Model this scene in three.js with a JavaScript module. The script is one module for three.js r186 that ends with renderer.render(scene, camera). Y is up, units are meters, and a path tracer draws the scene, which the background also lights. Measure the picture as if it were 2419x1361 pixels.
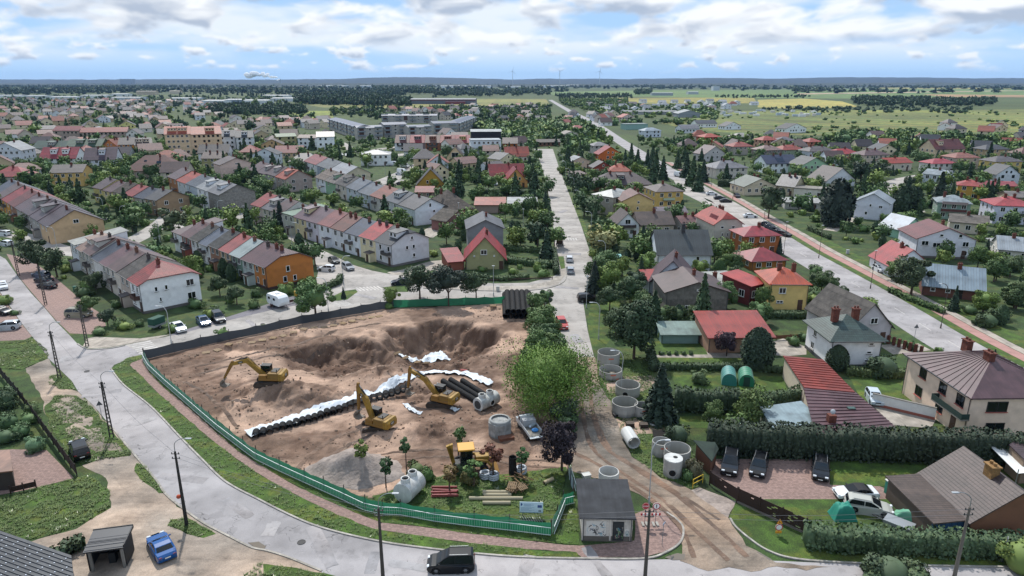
import*as THREE from 'three';
import{Sky}from 'three/addons/objects/Sky.js';
import{mergeGeometries,mergeVertices}from 'three/addons/utils/BufferGeometryUtils.js';
import{TessellateModifier}from 'three/addons/modifiers/TessellateModifier.js';
import{RoundedBoxGeometry}from 'three/addons/geometries/RoundedBoxGeometry.js';

// ---------- camera, sky, sun, exposure ----------
const scene=new THREE.Scene();
const EYE=43,FOC=1613,PITCH=Math.atan(488.5 / FOC);
const camera=new THREE.PerspectiveCamera(2*Math.atan(680.5 / FOC)*180 / Math.PI,1024 / 576,1,40000);
camera.position.set(0,EYE,0);camera.rotation.x=-PITCH;
const renderer=new THREE.WebGLRenderer({antialias:true});
renderer.toneMapping=THREE.LinearToneMapping;
renderer.toneMappingExposure=1.32;
renderer.shadowMap.enabled=true;
const SUN=new THREE.Vector3(-0.3,0,-0.95).normalize().multiplyScalar(Math.cos(0.92)).setY(Math.sin(0.92));
const sun=new THREE.DirectionalLight(new THREE.Color(1,0.965,0.91),3.5);
sun.position.copy(SUN).multiplyScalar(900).add(new THREE.Vector3(0,0,-200));sun.target.position.set(0,0,-200);
sun.castShadow=true;sun.shadow.radius=3;sun.shadow.mapSize.set(4096,4096);
Object.assign(sun.shadow.camera,{left:-400,right:400,top:400,bottom:-400,near:100,far:2500});
scene.add(sun,sun.target);
scene.fog=new THREE.FogExp2(new THREE.Color(0.36,0.6,1.0),0.000035);

// ---------- seeded randomness and noise ----------
let _s=12345;
const rseed=(n)=>{_s=n>>>0;};
const rnd=()=>{_s=(_s + 0x6d2b79f5)|0;let t=Math.imul(_s ^(_s>>>15),1|_s);t=(t + Math.imul(t ^(t>>>7),61|t))^ t;return((t ^(t>>>14))>>>0)/ 4294967296;};
const rr=(a,b)=>a +(b - a)*rnd();
const pick=(a)=>a[Math.floor(rnd()*a.length)];
const hash=(x,y)=>{let h=Math.imul(x,374761393)+ Math.imul(y,668265263);h=Math.imul(h ^(h>>>13),1274126177);return((h ^(h>>>16))>>>0)/ 4294967296;};
const sm=(t)=>t*t*(3 - 2*t);
const md=(a,p)=>p?((a % p)+ p)% p:a;
function vn(x,y,p=0){
  const ix=Math.floor(x),iy=Math.floor(y),u=sm(x - ix),v=sm(y - iy);
  const a=hash(md(ix,p),md(iy,p)),b=hash(md(ix + 1,p),md(iy,p)),c=hash(md(ix,p),md(iy + 1,p)),d=hash(md(ix + 1,p),md(iy + 1,p));
  return a +(b - a)*u +(c - a)*v +(a - b - c + d)*u*v;
}
function fbm(x,y,o=4,p=0){let s=0,a=0.5,n=0;for(let i=0;i<o;i++){s +=a*vn(x,y,p);n +=a;x*=2;y*=2;p*=2;a*=0.5;}return s / n;}
const cl=(x,a=0,b=1)=>Math.min(b,Math.max(a,x));
const ss=(a,b,x)=>sm(cl((x - a)/(b - a)));
const lp=(a,b,t)=>a +(b - a)*t;

// ---------- sky: pale blue air with broken white and grey cloud ----------
{
  const W=4096,Hh=2048,data=new Float32Array(W*Hh*4);
  for(let j=0;j<Hh;j++){
    const el=((j + 0.5)/ Hh - 0.5)*Math.PI,deg=el*180 / Math.PI;
    for(let i=0;i<W;i++){
      const k=(j*W + i)*4;let r,g,b;
      if(deg<-0.2){r=0.24;g=0.29;b=0.33;}
      else if(deg>40&&(i&7||j&7)){const k2=((j -(j&7))*W + i -(i&7))*4;r=data[k2];g=data[k2 + 1];b=data[k2 + 2];}
      else{
        const az=(i + 0.5)/ W*2*Math.PI,h=Math.max(deg,0),ca=Math.cos(az),sa=Math.sin(az);
        const up=1 - Math.exp(-h / 8),mixc=(R,G,B,a)=>{r=lp(r,R,a);g=lp(g,G,a);b=lp(b,B,a);};
        r=lp(0.42,0.24,up);g=lp(0.61,0.43,up);b=lp(0.84,0.72,up);
        const D=az*57.3,veil=ss(0.4,0.7,fbm(D / 9 + 50,h / 1.6 + 20,5))*0.9*ss(0.5,3,h);mixc(0.7,0.75,0.8,veil);
        // heaped clouds in two sizes, smaller towards the horizon: lit tops, flat grey undersides
        for(const[sx,sy,h0,h1,h2,h3,th,sd]of[[1.7,0.55,0.5,1.1,2.6,4.2,0.56,4],[4.2,1.5,2.2,3.4,18,40,0.4,17],[12,6,14,24,200,300,0.46,31]]){
          const win=ss(h0,h1,h)*(1 - ss(h2,h3,h));if(win<=0)continue;
          const wx=fbm(D / sx*0.8 + sd,h / sy*0.8 + 5,3)- 0.5,X=D / sx + wx*1.1 + sd*9,Y=h / sy + wx*0.5;
          const c=fbm(X,Y,6),below=fbm(X,Y - 0.55,5),above=fbm(X,Y + 0.55,5),dens=ss(th,th + 0.17,c)*win,core=ss(th + 0.06,th + 0.24,c),lit=cl(0.92 - core*0.42 +(below - above)*1.9 -(above - c)*1.6);
          mixc(lp(0.36,0.80,lit),lp(0.42,0.815,lit),lp(0.52,0.83,lit),dens*0.95);
       }
        const hz=Math.exp(-h / 0.7)*0.75;mixc(0.42,0.6,0.82,hz);
     }
      data[k]=r;data[k + 1]=g;data[k + 2]=b;data[k + 3]=1;
   }
 }
  const t=new THREE.DataTexture(data,W,Hh,THREE.RGBAFormat,THREE.FloatType);
  t.mapping=THREE.EquirectangularReflectionMapping;t.magFilter=t.minFilter=THREE.LinearFilter;t.needsUpdate=true;
  scene.background=t;scene.environment=t;
}

// ---------- survey: a point of the photograph at a known height above the ground -> metres east (x) and south (z) ----------
const V2=(x,y)=>new THREE.Vector2(x,y);
const V3=(x,y,z)=>new THREE.Vector3(x,y,z);
const CP=Math.cos(PITCH),SP=Math.sin(PITCH);
function P(px,py,h=0){const v=(py - 680.5)/ FOC,t=(EYE - h)/(v*CP + SP);return V2((px - 1209.5)/ FOC*t,-t*(CP - v*SP));}
const distOf=(p)=>-p.y*CP + EYE*SP;// metres along the lens axis
const inPoly=(p,poly)=>{let c=false;for(let i=0,j=poly.length - 1;i<poly.length;j=i++){const a=poly[i],b=poly[j];if((a.y>p.y)!==(b.y>p.y)&&p.x<(b.x - a.x)*(p.y - a.y)/(b.y - a.y)+ a.x)c=!c;}return c;};

// ---------- naming ----------
const used={};
const numbered=(n)=>{const k=used[n]=(used[n]??-1)+ 1;return k?n + '_' + String(k).padStart(3,'0'):n;};
function tag(o,label,category,group,kind){
  o.userData.label=label;if(category)o.userData.category=category;if(group)o.userData.group=group;if(kind)o.userData.kind=kind;return o;
}
function shadow(o){o.castShadow=true;o.receiveShadow=true;return o;}
function mesh(name,geo,mat,parent){const m=shadow(new THREE.Mesh(geo,mat));m.name=name;if(parent)parent.add(m);return m;}
function thing(name,label,category,x,y,z,turn=0,group){const g=new THREE.Group();g.name=numbered(name);g.position.set(x,y,z);g.rotation.y=turn;scene.add(g);return tag(g,label,category,group);}
function solo(name,geo,mat,label,category,group,kind){const m=mesh(numbered(name),geo,mat,scene);return tag(m,label,category,group,kind);}

// ---------- geometry helpers ----------
const bx=(w,h,d,x=0,y=0,z=0,ry=0,rz=0,rx=0)=>{const g=new THREE.BoxGeometry(w,h,d);if(rx)g.rotateX(rx);if(rz)g.rotateZ(rz);if(ry)g.rotateY(ry);return g.translate(x,y,z);};
const rb=(w,h,d,r,x=0,y=0,z=0)=>new RoundedBoxGeometry(w,h,d,2,r).translate(x,y,z);
const cy=(r1,r2,h,n=12,x=0,y=0,z=0)=>new THREE.CylinderGeometry(r1,r2,h,n).translate(x,y,z);
const merge=(a)=>mergeGeometries(a.map((g)=>{const q=g.index?g.toNonIndexed():g;for(const k of Object.keys(q.attributes))if(!['position','normal','uv'].includes(k))q.deleteAttribute(k);return q;}));
function bar(a,b,r,n=6,r2=r){const d=b.clone().sub(a),g=new THREE.CylinderGeometry(r2,r,d.length(),n);g.translate(0,d.length()/ 2,0);g.applyQuaternion(new THREE.Quaternion().setFromUnitVectors(V3(0,1,0),d.clone().normalize()));return g.translate(a.x,a.y,a.z);}
function beam(a,b,w,h){const d=b.clone().sub(a),l=d.length(),g=new THREE.BoxGeometry(l,h,w);g.translate(l / 2,0,0);const hor=Math.hypot(d.x,d.z);g.rotateZ(Math.atan2(d.y,hor));g.rotateY(Math.atan2(-d.z,d.x));return g.translate(a.x,a.y,a.z);}
const tube=(pts,r,n=6,seg=24)=>new THREE.TubeGeometry(new THREE.CatmullRomCurve3(pts),seg,r,n);
function extrude(pts,depth,bevel=0){const s=new THREE.Shape(pts.map((p)=>V2(p[0],p[1])));const g=new THREE.ExtrudeGeometry(s,{depth:depth - 2*bevel,bevelEnabled:bevel>0,bevelSize:bevel,bevelThickness:bevel,bevelSegments:2,bevelOffset:-bevel,curveSegments:8});return g.translate(0,0,-depth / 2 + bevel);}
// a sheet of polygons given real thickness; uv in metres along and up each face
function slab(polys,th){
  const pos=[],uv=[],edges=new Map(),key=(p)=>p.x.toFixed(3)+ ',' + p.y.toFixed(3)+ ',' + p.z.toFixed(3);
  const tri=(a,b,c,h,w)=>{for(const p of[a,b,c]){pos.push(p.x,p.y,p.z);uv.push(p.dot(h),p.dot(w));}};
  for(const poly of polys){
    let n=V3(0,0,0);for(let i=0;i<poly.length;i++){const a=poly[i],b=poly[(i + 1)% poly.length];n.add(V3((a.y - b.y)*(a.z + b.z),(a.z - b.z)*(a.x + b.x),(a.x - b.x)*(a.y + b.y)));}
    n.normalize();const q=n.y<0?poly.slice().reverse():poly;if(n.y<0)n.negate();
    const h=Math.abs(n.y)>0.999?V3(1,0,0):V3(0,1,0).cross(n).normalize(),w=n.clone().cross(h);
    const lo=q.map((p)=>p.clone().setY(p.y - th));
    for(let i=1;i + 1<q.length;i++){tri(q[0],q[i],q[i + 1],h,w);tri(lo[0],lo[i + 1],lo[i],h,w);}
    for(let i=0;i<q.length;i++){const a=q[i],b=q[(i + 1)% q.length],k=key(a)+ '|' + key(b),r=key(b)+ '|' + key(a);if(edges.has(r))edges.delete(r);else edges.set(k,[a,b,lo[i],lo[(i + 1)% q.length]]);}
 }
  for(const[a,b,la,lb]of edges.values()){const h=b.clone().sub(a).normalize(),w=V3(0,1,0);tri(a,la,lb,h,w);tri(a,lb,b,h,w);}
  const g=new THREE.BufferGeometry();g.setAttribute('position',new THREE.Float32BufferAttribute(pos,3));g.setAttribute('uv',new THREE.Float32BufferAttribute(uv,2));g.computeVertexNormals();return g;
}
// box-projected uv in metres for walls
function wallUV(g){const q=g.index?g.toNonIndexed():g;q.computeVertexNormals();const p=q.attributes.position,n=q.attributes.normal,uv=new Float32Array(p.count*2);for(let i=0;i<p.count;i++){const ax=Math.abs(n.getX(i)),ay=Math.abs(n.getY(i)),az=Math.abs(n.getZ(i));if(ay>ax&&ay>az){uv[2*i]=p.getX(i);uv[2*i + 1]=p.getZ(i);}else{uv[2*i]=ax>az?p.getZ(i):p.getX(i);uv[2*i + 1]=p.getY(i);}}q.setAttribute('uv',new THREE.BufferAttribute(uv,2));return q;}

// ---------- textures (what surfaces are made of) and materials ----------
function tex(n,fn,srgb=true){
  const d=new Uint8Array(n*n*4);
  for(let j=0;j<n;j++)for(let i=0;i<n;i++){const c=fn(i / n,j / n),k=(j*n + i)*4;if(c.length){d[k]=cl(c[0],0,255);d[k + 1]=cl(c[1],0,255);d[k + 2]=cl(c[2],0,255);}else d[k]=d[k + 1]=d[k + 2]=cl(c,0,255);d[k + 3]=255;}
  const t=new THREE.DataTexture(d,n,n);t.wrapS=t.wrapT=THREE.RepeatWrapping;t.magFilter=t.minFilter=THREE.LinearFilter;if(srgb)t.colorSpace=THREE.SRGBColorSpace;t.needsUpdate=true;return t;
}
const scl=(t,m,my=m)=>{const c=t.clone();c.repeat.set(1 / m,1 / my);c.needsUpdate=true;return c;};
const T={};
T.grass=tex(512,(u,v)=>{const a=fbm(u*8,v*8,5,8),b=vn(u*128,v*128,128),c=fbm(u*4 + 9,v*4,3,4),y=ss(0.5,0.72,c),k=0.66 + a*0.42 +(b - 0.5)*0.4;const fl=b>0.965&&a>0.5?70:0;return[lp(178,232,y)*k + fl,lp(205,222,y)*k + fl,lp(150,165,y)*k + fl];});
T.asphalt=tex(1024,(u,v)=>{const a=fbm(u*5,v*5,5,5),b=vn(u*512,v*512,512),c=fbm(u*12 + 3,v*12,4,12);const cr=Math.abs(fbm(u*6 + 1.7,v*6 + 4,4,6)- 0.5)<0.005&&c>0.45?52:0,st=ss(0.6,0.74,c)*16;const k=216 +(a - 0.5)*70 +(b - 0.5)*24 - cr - st;return[k,k*0.985,k*0.985];});
T.sand=tex(512,(u,v)=>{const a=fbm(u*6,v*6,6,6),b=vn(u*160,v*160,160),s=fbm(u*3,v*24,4,3*8);const k=206 +(a - 0.5)*80 +(b - 0.5)*30 +(s - 0.5)*30;return[k,k*0.96,k*0.92];});
T.sandBump=tex(512,(u,v)=>255*fbm(u*9,v*9,6,9),false);
T.brick=tex(256,(u,v)=>{const i=Math.floor(v*16),x=u*8 +(i&1)*0.5,h=hash(md(Math.floor(x),8),i),e=(x % 1<0.07||(v*16)% 1<0.12)?0.8:1,k=(205 +(h - 0.5)*46 +(vn(u*64,v*64,64)- 0.5)*30)*e;return[k,k,k];});
T.plain=tex(256,(u,v)=>{const k=240 +(fbm(u*4,v*4,5,4)- 0.5)*44 +(vn(u*128,v*128,128)- 0.5)*10;return[k,k,k];});
T.stain=tex(512,(u,v)=>{const a=fbm(u*5,v*2.0,5,1),s=fbm(u*32,v*2,4,32),k=215 +(fbm(u*6,v*6,5,6)- 0.5)*90 +(s - 0.5)*40;return[k,k*0.985,k*0.96];});
T.tile=tex(512,(u,v)=>{const r=(v*16)% 1,c=(u*16)% 1,h=hash(Math.floor(u*16),Math.floor(v*16));const k=222 +(h - 0.5)*30 +(fbm(u*5,v*5,5,5)- 0.5)*90 -(r<0.16?52:0)-(c<0.1?20:0);return[k,k,k];});
T.tileB=tex(512,(u,v)=>{const r=(v*16)% 1,c=(u*16)% 1;return 255*(0.25 + 0.5*(1 - r)+ 0.25*Math.sin(c*Math.PI));},false);
T.seam=tex(512,(u,v)=>{const c=(u*16)% 1,k=228 -(c<0.1?58:0)+(c>0.1&&c<0.16?16:0)+(fbm(u*6,v*4,5,2)- 0.5)*70 +(hash(Math.floor(u*16),3)- 0.5)*18;return[k,k,k];});
T.seamB=tex(512,(u)=>{const c=(u*16)% 1;return c<0.12?255:30;},false);
T.corr=tex(256,(u,v)=>{const r=(v*3)% 1,m=fbm(u*6,v*6,5,6),k=206 +(m - 0.5)*110 + Math.sin(u*24*Math.PI*2)*14 -(r<0.05?40:0);return[k,k*0.98,k*0.95];});
T.corrB=tex(256,(u)=>127 + 127*Math.sin(u*24*Math.PI*2),false);
T.wood=tex(256,(u,v)=>{const k=205 +(fbm(u*3,v*40,4,3)- 0.5)*70;return[k,k*0.95,k*0.88];});
const mats=new Map();
function M(hex,rough=0.8,o={}){
  const k=hex + '|' + rough + '|' +(o.t||'')+(o.m||0)+ '|' +(o.metal||0)+(o.coat||0)+(o.vc?'v':'')+(o.tr||0);
  if(mats.has(k))return mats.get(k);
  const m=o.coat||o.tr?new THREE.MeshPhysicalMaterial():new THREE.MeshStandardMaterial();
  m.color.set(hex);m.roughness=rough;m.metalness=o.metal||0;if(o.vc)m.vertexColors=true;if(o.coat){m.clearcoat=o.coat*0.6;m.specularIntensity=0.3;m.clearcoatRoughness=0.06;}if(o.tr){m.transmission=o.tr;m.thickness=0;}m.side=THREE.DoubleSide;
  if(o.t){m.map=scl(T[o.t],o.m||2);if(o.b){m.bumpMap=scl(T[o.b],o.m||2);m.bumpScale=o.bs||0.02;}}
  mats.set(k,m);return m;
}
const lighter=(hex,k,sat=1)=>{const c=[1,3,5].map((i)=>parseInt(hex.slice(i,i + 2),16)),m=(c[0]+ c[1]+ c[2])/ 3;return '#' + c.map((v)=>cl(Math.round((m +(v - m)*sat)*k),8,240).toString(16).padStart(2,'0')).join('');};
const wallM=(hex)=>M(lighter(hex,1.12,1.1),0.92,{t:'plain',m:4});
const concM=(hex)=>M(hex,0.9,{t:'stain',m:3});
const ROOF={tile:['tile',5.6,'tileB',0.04,0.6],metal:['seam',8.0,'seamB',0.03,0.45],corr:['corr',4,'corrB',0.03,0.9],felt:['stain',6,null,0,0.95],sheet:['stain',7,null,0,0.5]};
const roofM=(hex,kind='tile')=>{const[t,m,b,bs,ro]=ROOF[kind];return M(lighter(hex,0.84,1.35),ro,{t,m,b,bs});};
const GLASS=M('#0d1216',0.06),FRAME=M('#e8e8e6',0.5),DARKFRAME=M('#2b2725',0.5),BRICK=M('#7e4636',0.9,{t:'brick',m:1.2}),METAL=M('#8d9092',0.45,{metal:0.6}),STEEL=M('#4b4c4e',0.6,{metal:0.3}),BLACK=M('#121212',0.7),RUBBER=M('#161617',0.85);

// ---------- ground, roads, paving ----------
const vcMat=(t,m,hex='#ffffff',rough=0.95,b,bs)=>{const k=new THREE.MeshStandardMaterial({color:hex,roughness:rough,vertexColors:true,side:THREE.DoubleSide});k.map=scl(T[t],m);if(b){k.bumpMap=scl(T[b],m / 2);k.bumpScale=bs;}return k;};
const G={grass:vcMat('grass',9,'#556340'),lawn:vcMat('grass',7,'#627438'),asphalt:vcMat('asphalt',14,'#adabab',0.9),dark:vcMat('asphalt',9,'#828086',0.9),conc:vcMat('asphalt',11,'#b5b1aa',0.9),sand:vcMat('sand',12,'#b7a498',1,'sandBump',0.14),brick:vcMat('brick',1.7,'#a98c82',0.9),redpath:vcMat('plain',5,'#a37d75',0.9),dirt:vcMat('sand',8,'#9d9287',1,'sandBump',0.16),dust:vcMat('sand',9,'#b3a99f',1,'sandBump',0.1),patchA:vcMat('asphalt',5,'#a6a4a4',0.92),patchB:vcMat('asphalt',5,'#b2b0af',0.92),rut:vcMat('sand',4,'#837267',1,'sandBump',0.1),pale:vcMat('stain',6,'#b3aca4',0.9),gravel:vcMat('sand',3,'#b0a9a6',1,'sandBump',0.06),field:vcMat('grass',60,'#c9c08c'),crop:vcMat('grass',90,'#8ea86a'),paint:vcMat('asphalt',3,'#d8d6d0',0.85)};
const roads=[],sites=[],tufts=[];
const px=(a,h=0)=>a.map(([x,y])=>P(x,y,h));
const TESS=new Map();
function macro(g,amp,sc=9){// broad uneven tone of the material itself: wear, dryness, dirt
  const p=g.attributes.position,c=new Float32Array(p.count*3);
  for(let i=0;i<p.count;i++){const x=p.getX(i),z=p.getZ(i),n=fbm(x / sc + 70,z / sc + 30,4)- 0.5,m=fbm(x / sc / 3 + 9,z / sc / 3,3)- 0.5,k=1 + amp*(n*1.4 + m);c[3*i]=k*(1 + m*amp*0.35);c[3*i + 1]=k;c[3*i + 2]=k*(1 - m*amp*0.3);}
  g.setAttribute('color',new THREE.BufferAttribute(c,3));return g;
}
function wobble(poly,amp,step){const out=[];for(let i=0;i<poly.length;i++){const a=poly[i],b=poly[(i + 1)% poly.length],l=a.distanceTo(b),n=Math.max(1,Math.ceil(l / step)),q=V2(-(b.y - a.y),b.x - a.x).normalize();for(let k=0;k<n;k++){const p=a.clone().lerp(b,k / n),w=k||amp<0.2?(fbm(p.x*0.6 + 5,p.y*0.6,3)- 0.5)*2*amp:0;out.push(p.addScaledVector(q,w));}}return out;}
function flat(poly,y,edge){
  const s=new THREE.Shape(poly.map((p)=>V2(p.x,-p.y)));let g=new THREE.ShapeGeometry(s);g.rotateX(-Math.PI / 2);
  if(edge)g=new TessellateModifier(edge,edge<1.6?9:6).modify(g);else g=g.toNonIndexed();
  const p=g.attributes.position,uv=new Float32Array(p.count*2),n=new Float32Array(p.count*3);
  for(let i=0;i<p.count;i++){p.setY(i,y);uv[2*i]=p.getX(i);uv[2*i + 1]=p.getZ(i);n[3*i + 1]=1;}
  g.setAttribute('uv',new THREE.BufferAttribute(uv,2));g.setAttribute('normal',new THREE.BufferAttribute(n,3));return g;
}
function patch(name,label,pts,mat,y,{amp=0.3,wob=0,step=1.2,edge=5,sc=9,world,road,lump=0}={}){
  let poly=world?pts:px(pts);if(wob)poly=wobble(poly,wob,step);
  if(road)roads.push(poly);
  if(mat===G.lawn&&!world&&distOf(poly[0])<125&&/verge|plot|site_grass|storage/.test(name))tufts.push([poly,26]);
  const fg=flat(poly,y,edge);if(lump){const q=fg.attributes.position;for(let i=0;i<q.count;i++){const x=q.getX(i),z=q.getZ(i);q.setY(i,y + lump*Math.min(1,polyD(V2(x,z),poly)/ 1.2)*(fbm(x*0.7,z*0.7,4)+ 0.25*vn(x*2.6,z*2.6)));}fg.deleteAttribute('normal');fg.computeVertexNormals();}
  const o=solo(name,macro(fg,amp,sc),mat,label,name.replace(/_/g,' '),null,'structure');o.userData.poly=undefined;return poly;
}
function ribbonPoly(line,w){const c=new THREE.SplineCurve(line),n=Math.max(8,line.length*6),L=[],R=[];for(let i=0;i<=n;i++){const p=c.getPoint(i / n),t=c.getTangent(i / n),q=V2(-t.y,t.x);L.push(p.clone().addScaledVector(q,w / 2));R.push(p.clone().addScaledVector(q,-w / 2));}return L.concat(R.reverse());}
function kerb(pts,label,hex='#b5b2ad',h=0.14,w=0.2,curved=true){
  const line=px(pts),c=curved?new THREE.SplineCurve(line):null,n=line.length*8,q=c?c.getPoints(n):line;const L=[],R=[];
  for(let i=0;i<q.length;i++){const t=q[Math.min(i + 1,q.length - 1)].clone().sub(q[Math.max(i - 1,0)]).normalize();L.push(V3(q[i].x - t.y*w / 2,h,q[i].y + t.x*w / 2));R.push(V3(q[i].x + t.y*w / 2,h,q[i].y - t.x*w / 2));}
  const polys=[];for(let i=0;i + 1<q.length;i++)polys.push([L[i],L[i + 1],R[i + 1],R[i]]);
  solo('kerb',slab(polys,h + 0.05),concM(hex),label,'kerb',null,'structure');
}
// building site outline and its dug and heaped earth
const sitePx=[[342,852],[412,830],[476,815],[606,788],[715,763],[806,747],[900,731],[1100,724],[1283,712],[1300,780],[1318,850],[1338,930],[1352,1000],[1345,1060],[1335,1105],[1300,1112],[1180,1120],[1020,1125],[930,1150],[880,1170],[800,1160],[719,1135],[655,1108],[600,1080],[565,1056],[520,1018],[440,950],[395,912]];
const site=px(sitePx);sites.push(site);
const segD=(p,a,b)=>{const d=b.clone().sub(a),t=cl(p.clone().sub(a).dot(d)/ d.lengthSq());return p.distanceTo(a.clone().addScaledVector(d,t));};
const polyD=(p,poly)=>{let m=1e9;for(let i=0;i<poly.length;i++)m=Math.min(m,segD(p,poly[i],poly[(i + 1)% poly.length]));return m;};
const bumps=[// centre in the photograph, half widths in metres, height, squareness of the flank
 [1045,806,12.5,11.5,-4.2,1.5],[985,838,7,4.5,-0.4,2],[795,836,11,7.5,-3.0,1.5],[715,820,5,4,-0.5,1],[1085,838,5.5,3.4,1.5,1],[640,935,8,4.5,1.3,1],[735,948,9,4,2.0,1],[565,972,7,3.5,1.0,1],[1010,1022,6,3,1.3,1],[985,925,9,4.0,-0.9,1.6],[880,892,6,2.6,0.9,1],[930,875,6,3,0.7,1],[760,862,5,3,0.6,1],[1120,1000,5,4,0.4,1],[740,785,16,1.6,0.5,1],[560,822,10,1.2,0.6,1],[450,850,5,2,0.5,1],[1190,830,6,9,0.5,1],[690,1045,8,2,0.35,1],[960,730,12,2,0.9,1]
].map(([x,y,rx,rz,h,q])=>{const c=P(x,y);return{x:c.x,z:c.y,rx,rz,h,q};});
function siteH(x,z,fine=true){
  const p=V2(x,z),inside=inPoly(p,site),d=polyD(p,site);if(!inside)return d>0.6?-0.4:0.015;
  let h=0.012;const m=ss(0,3.5,d);
  for(const b of bumps){const open=b.q>1.4&&z>b.z,r=Math.hypot((x - b.x)/ b.rx,(z - b.z)/(open?b.rz*1.25:b.rz)),w=(fbm(x*0.22 + b.x,z*0.22,3)- 0.5)*0.5;h +=b.h*(1 -(open?ss(0.1,1.1,r + w*0.6):b.q>1.2?ss(0.5,1.02,r + w*1.2):ss(0.2,1.1,r + w)))*m;}
  if(fine){const n=fbm(x*0.35,z*0.35,5)- 0.5,rg=1 - Math.abs(fbm(x*0.5 + 20,z*0.3 + 8,4)- 0.5)*4,tk=Math.sin((x*0.55 + z*0.83 + fbm(x*0.07,z*0.07,2)*16)*1.9);const cl1=1 - Math.abs(2*fbm(x*0.55 + 3,z*0.55 + 1,4)- 1);h +=m*((cl1 - 0.75)*0.7*ss(0.3,0.9,Math.abs(h))+ n*(0.3 + 0.5*ss(0.2,0.9,Math.abs(h)))+(fbm(x*1.3 + 9,z*1.3,3)- 0.5)*0.3 - Math.abs(fbm(x*0.8 + 61,z*0.8,4)- 0.5)*1.6*ss(0.35,1.0,Math.abs(h))+ rg*0.2*ss(0.45,0.6,fbm(x*0.11,z*0.11,2))+ tk*0.05*ss(0.42,0.55,fbm(x*0.06 + 4,z*0.06,2)));}
  return h;
}
{// the wide ground sheet: gardens and rough grass near, open country to the horizon; lowered out of the way under the dug site
  const lines=(a,b,s,far,k)=>{const o=[];for(let v=a;v<=b;v +=s)o.push(v);let q=s,v=b;while(v<far){q*=k;v +=q;o.push(Math.min(v,far));}return o;};
  const xs=[...lines(90,90,3,9000,1.16).map((v)=>-v).reverse(),...lines(-87,57,3,9000,1.16)],zs=lines(20,210,3,14500,1.1).map((v)=>-v);
  const pos=[],col=[],uv=[],idx=[],nx=xs.length;
  for(const z of zs)for(const x of xs){
    const p=V2(x,z);let y=0;if(x>-95&&x<40&&z>-165&&z<-50&&inPoly(p,site)&&polyD(p,site)>0.4)y=-7;
    pos.push(x,y - 0.0,z);uv.push(x,z);const far=ss(250,900,-z),n=fbm(x / 22,z / 22,4),m=fbm(x / 180 + 3,z / 180,4),k=0.55 + n*0.85;
    col.push(k*lp(0.92,0.85 + m*0.75,far),k*lp(0.98,0.95 + m*0.35,far),k*lp(0.85,0.8 + m*0.2,far));
 }
  for(let j=0;j + 1<zs.length;j++)for(let i=0;i + 1<nx;i++){const a=j*nx + i;idx.push(a,a + 1,a + nx,a + 1,a + nx + 1,a + nx);}
  const g=new THREE.BufferGeometry();g.setAttribute('position',new THREE.Float32BufferAttribute(pos,3));g.setAttribute('color',new THREE.Float32BufferAttribute(col,3));g.setAttribute('uv',new THREE.Float32BufferAttribute(uv,2));g.setIndex(idx);g.computeVertexNormals();
  solo('ground',g,G.grass,'rough green ground of gardens and open country reaching the horizon','ground',null,'structure');
}
{// bare earth of the site
  const b=new THREE.Box2().setFromPoints(site).expandByScalar(1.2),st=0.3,nx=Math.ceil((b.max.x - b.min.x)/ st),nz=Math.ceil((b.max.y - b.min.y)/ st),pos=[],col=[],uv=[],idx=[],ok=[];
  for(let j=0;j<=nz;j++)for(let i=0;i<=nx;i++){
    const x=b.min.x + i*st,z=b.min.y + j*st,p=V2(x,z),o=inPoly(p,site)||polyD(p,site)<0.9,y=o?siteH(x,z):-0.5;ok.push(o);pos.push(x,y,z);uv.push(x,z);
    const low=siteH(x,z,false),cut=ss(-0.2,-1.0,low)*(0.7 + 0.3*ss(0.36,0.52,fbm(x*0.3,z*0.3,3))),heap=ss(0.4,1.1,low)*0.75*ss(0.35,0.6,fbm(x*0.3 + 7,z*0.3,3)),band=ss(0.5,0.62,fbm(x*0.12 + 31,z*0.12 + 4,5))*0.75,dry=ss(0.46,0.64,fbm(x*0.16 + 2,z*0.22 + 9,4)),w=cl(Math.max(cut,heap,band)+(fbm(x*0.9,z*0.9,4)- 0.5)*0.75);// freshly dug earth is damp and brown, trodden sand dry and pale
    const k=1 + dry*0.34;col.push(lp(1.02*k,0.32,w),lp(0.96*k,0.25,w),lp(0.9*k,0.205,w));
 }
  for(let j=0;j<nz;j++)for(let i=0;i<nx;i++){const a=j*(nx + 1)+ i,c=a + nx + 1;if(ok[a]||ok[a + 1]||ok[c]||ok[c + 1])idx.push(a,c,a + 1,a + 1,c,c + 1);}
  const g=new THREE.BufferGeometry();g.setAttribute('position',new THREE.Float32BufferAttribute(pos,3));g.setAttribute('color',new THREE.Float32BufferAttribute(col,3));g.setAttribute('uv',new THREE.Float32BufferAttribute(uv,2));g.setIndex(idx);g.computeVertexNormals();
  solo('excavated_earth',g,G.sand,'dug and heaped bare sandy earth of the building site','earth',null,'structure');
}
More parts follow.
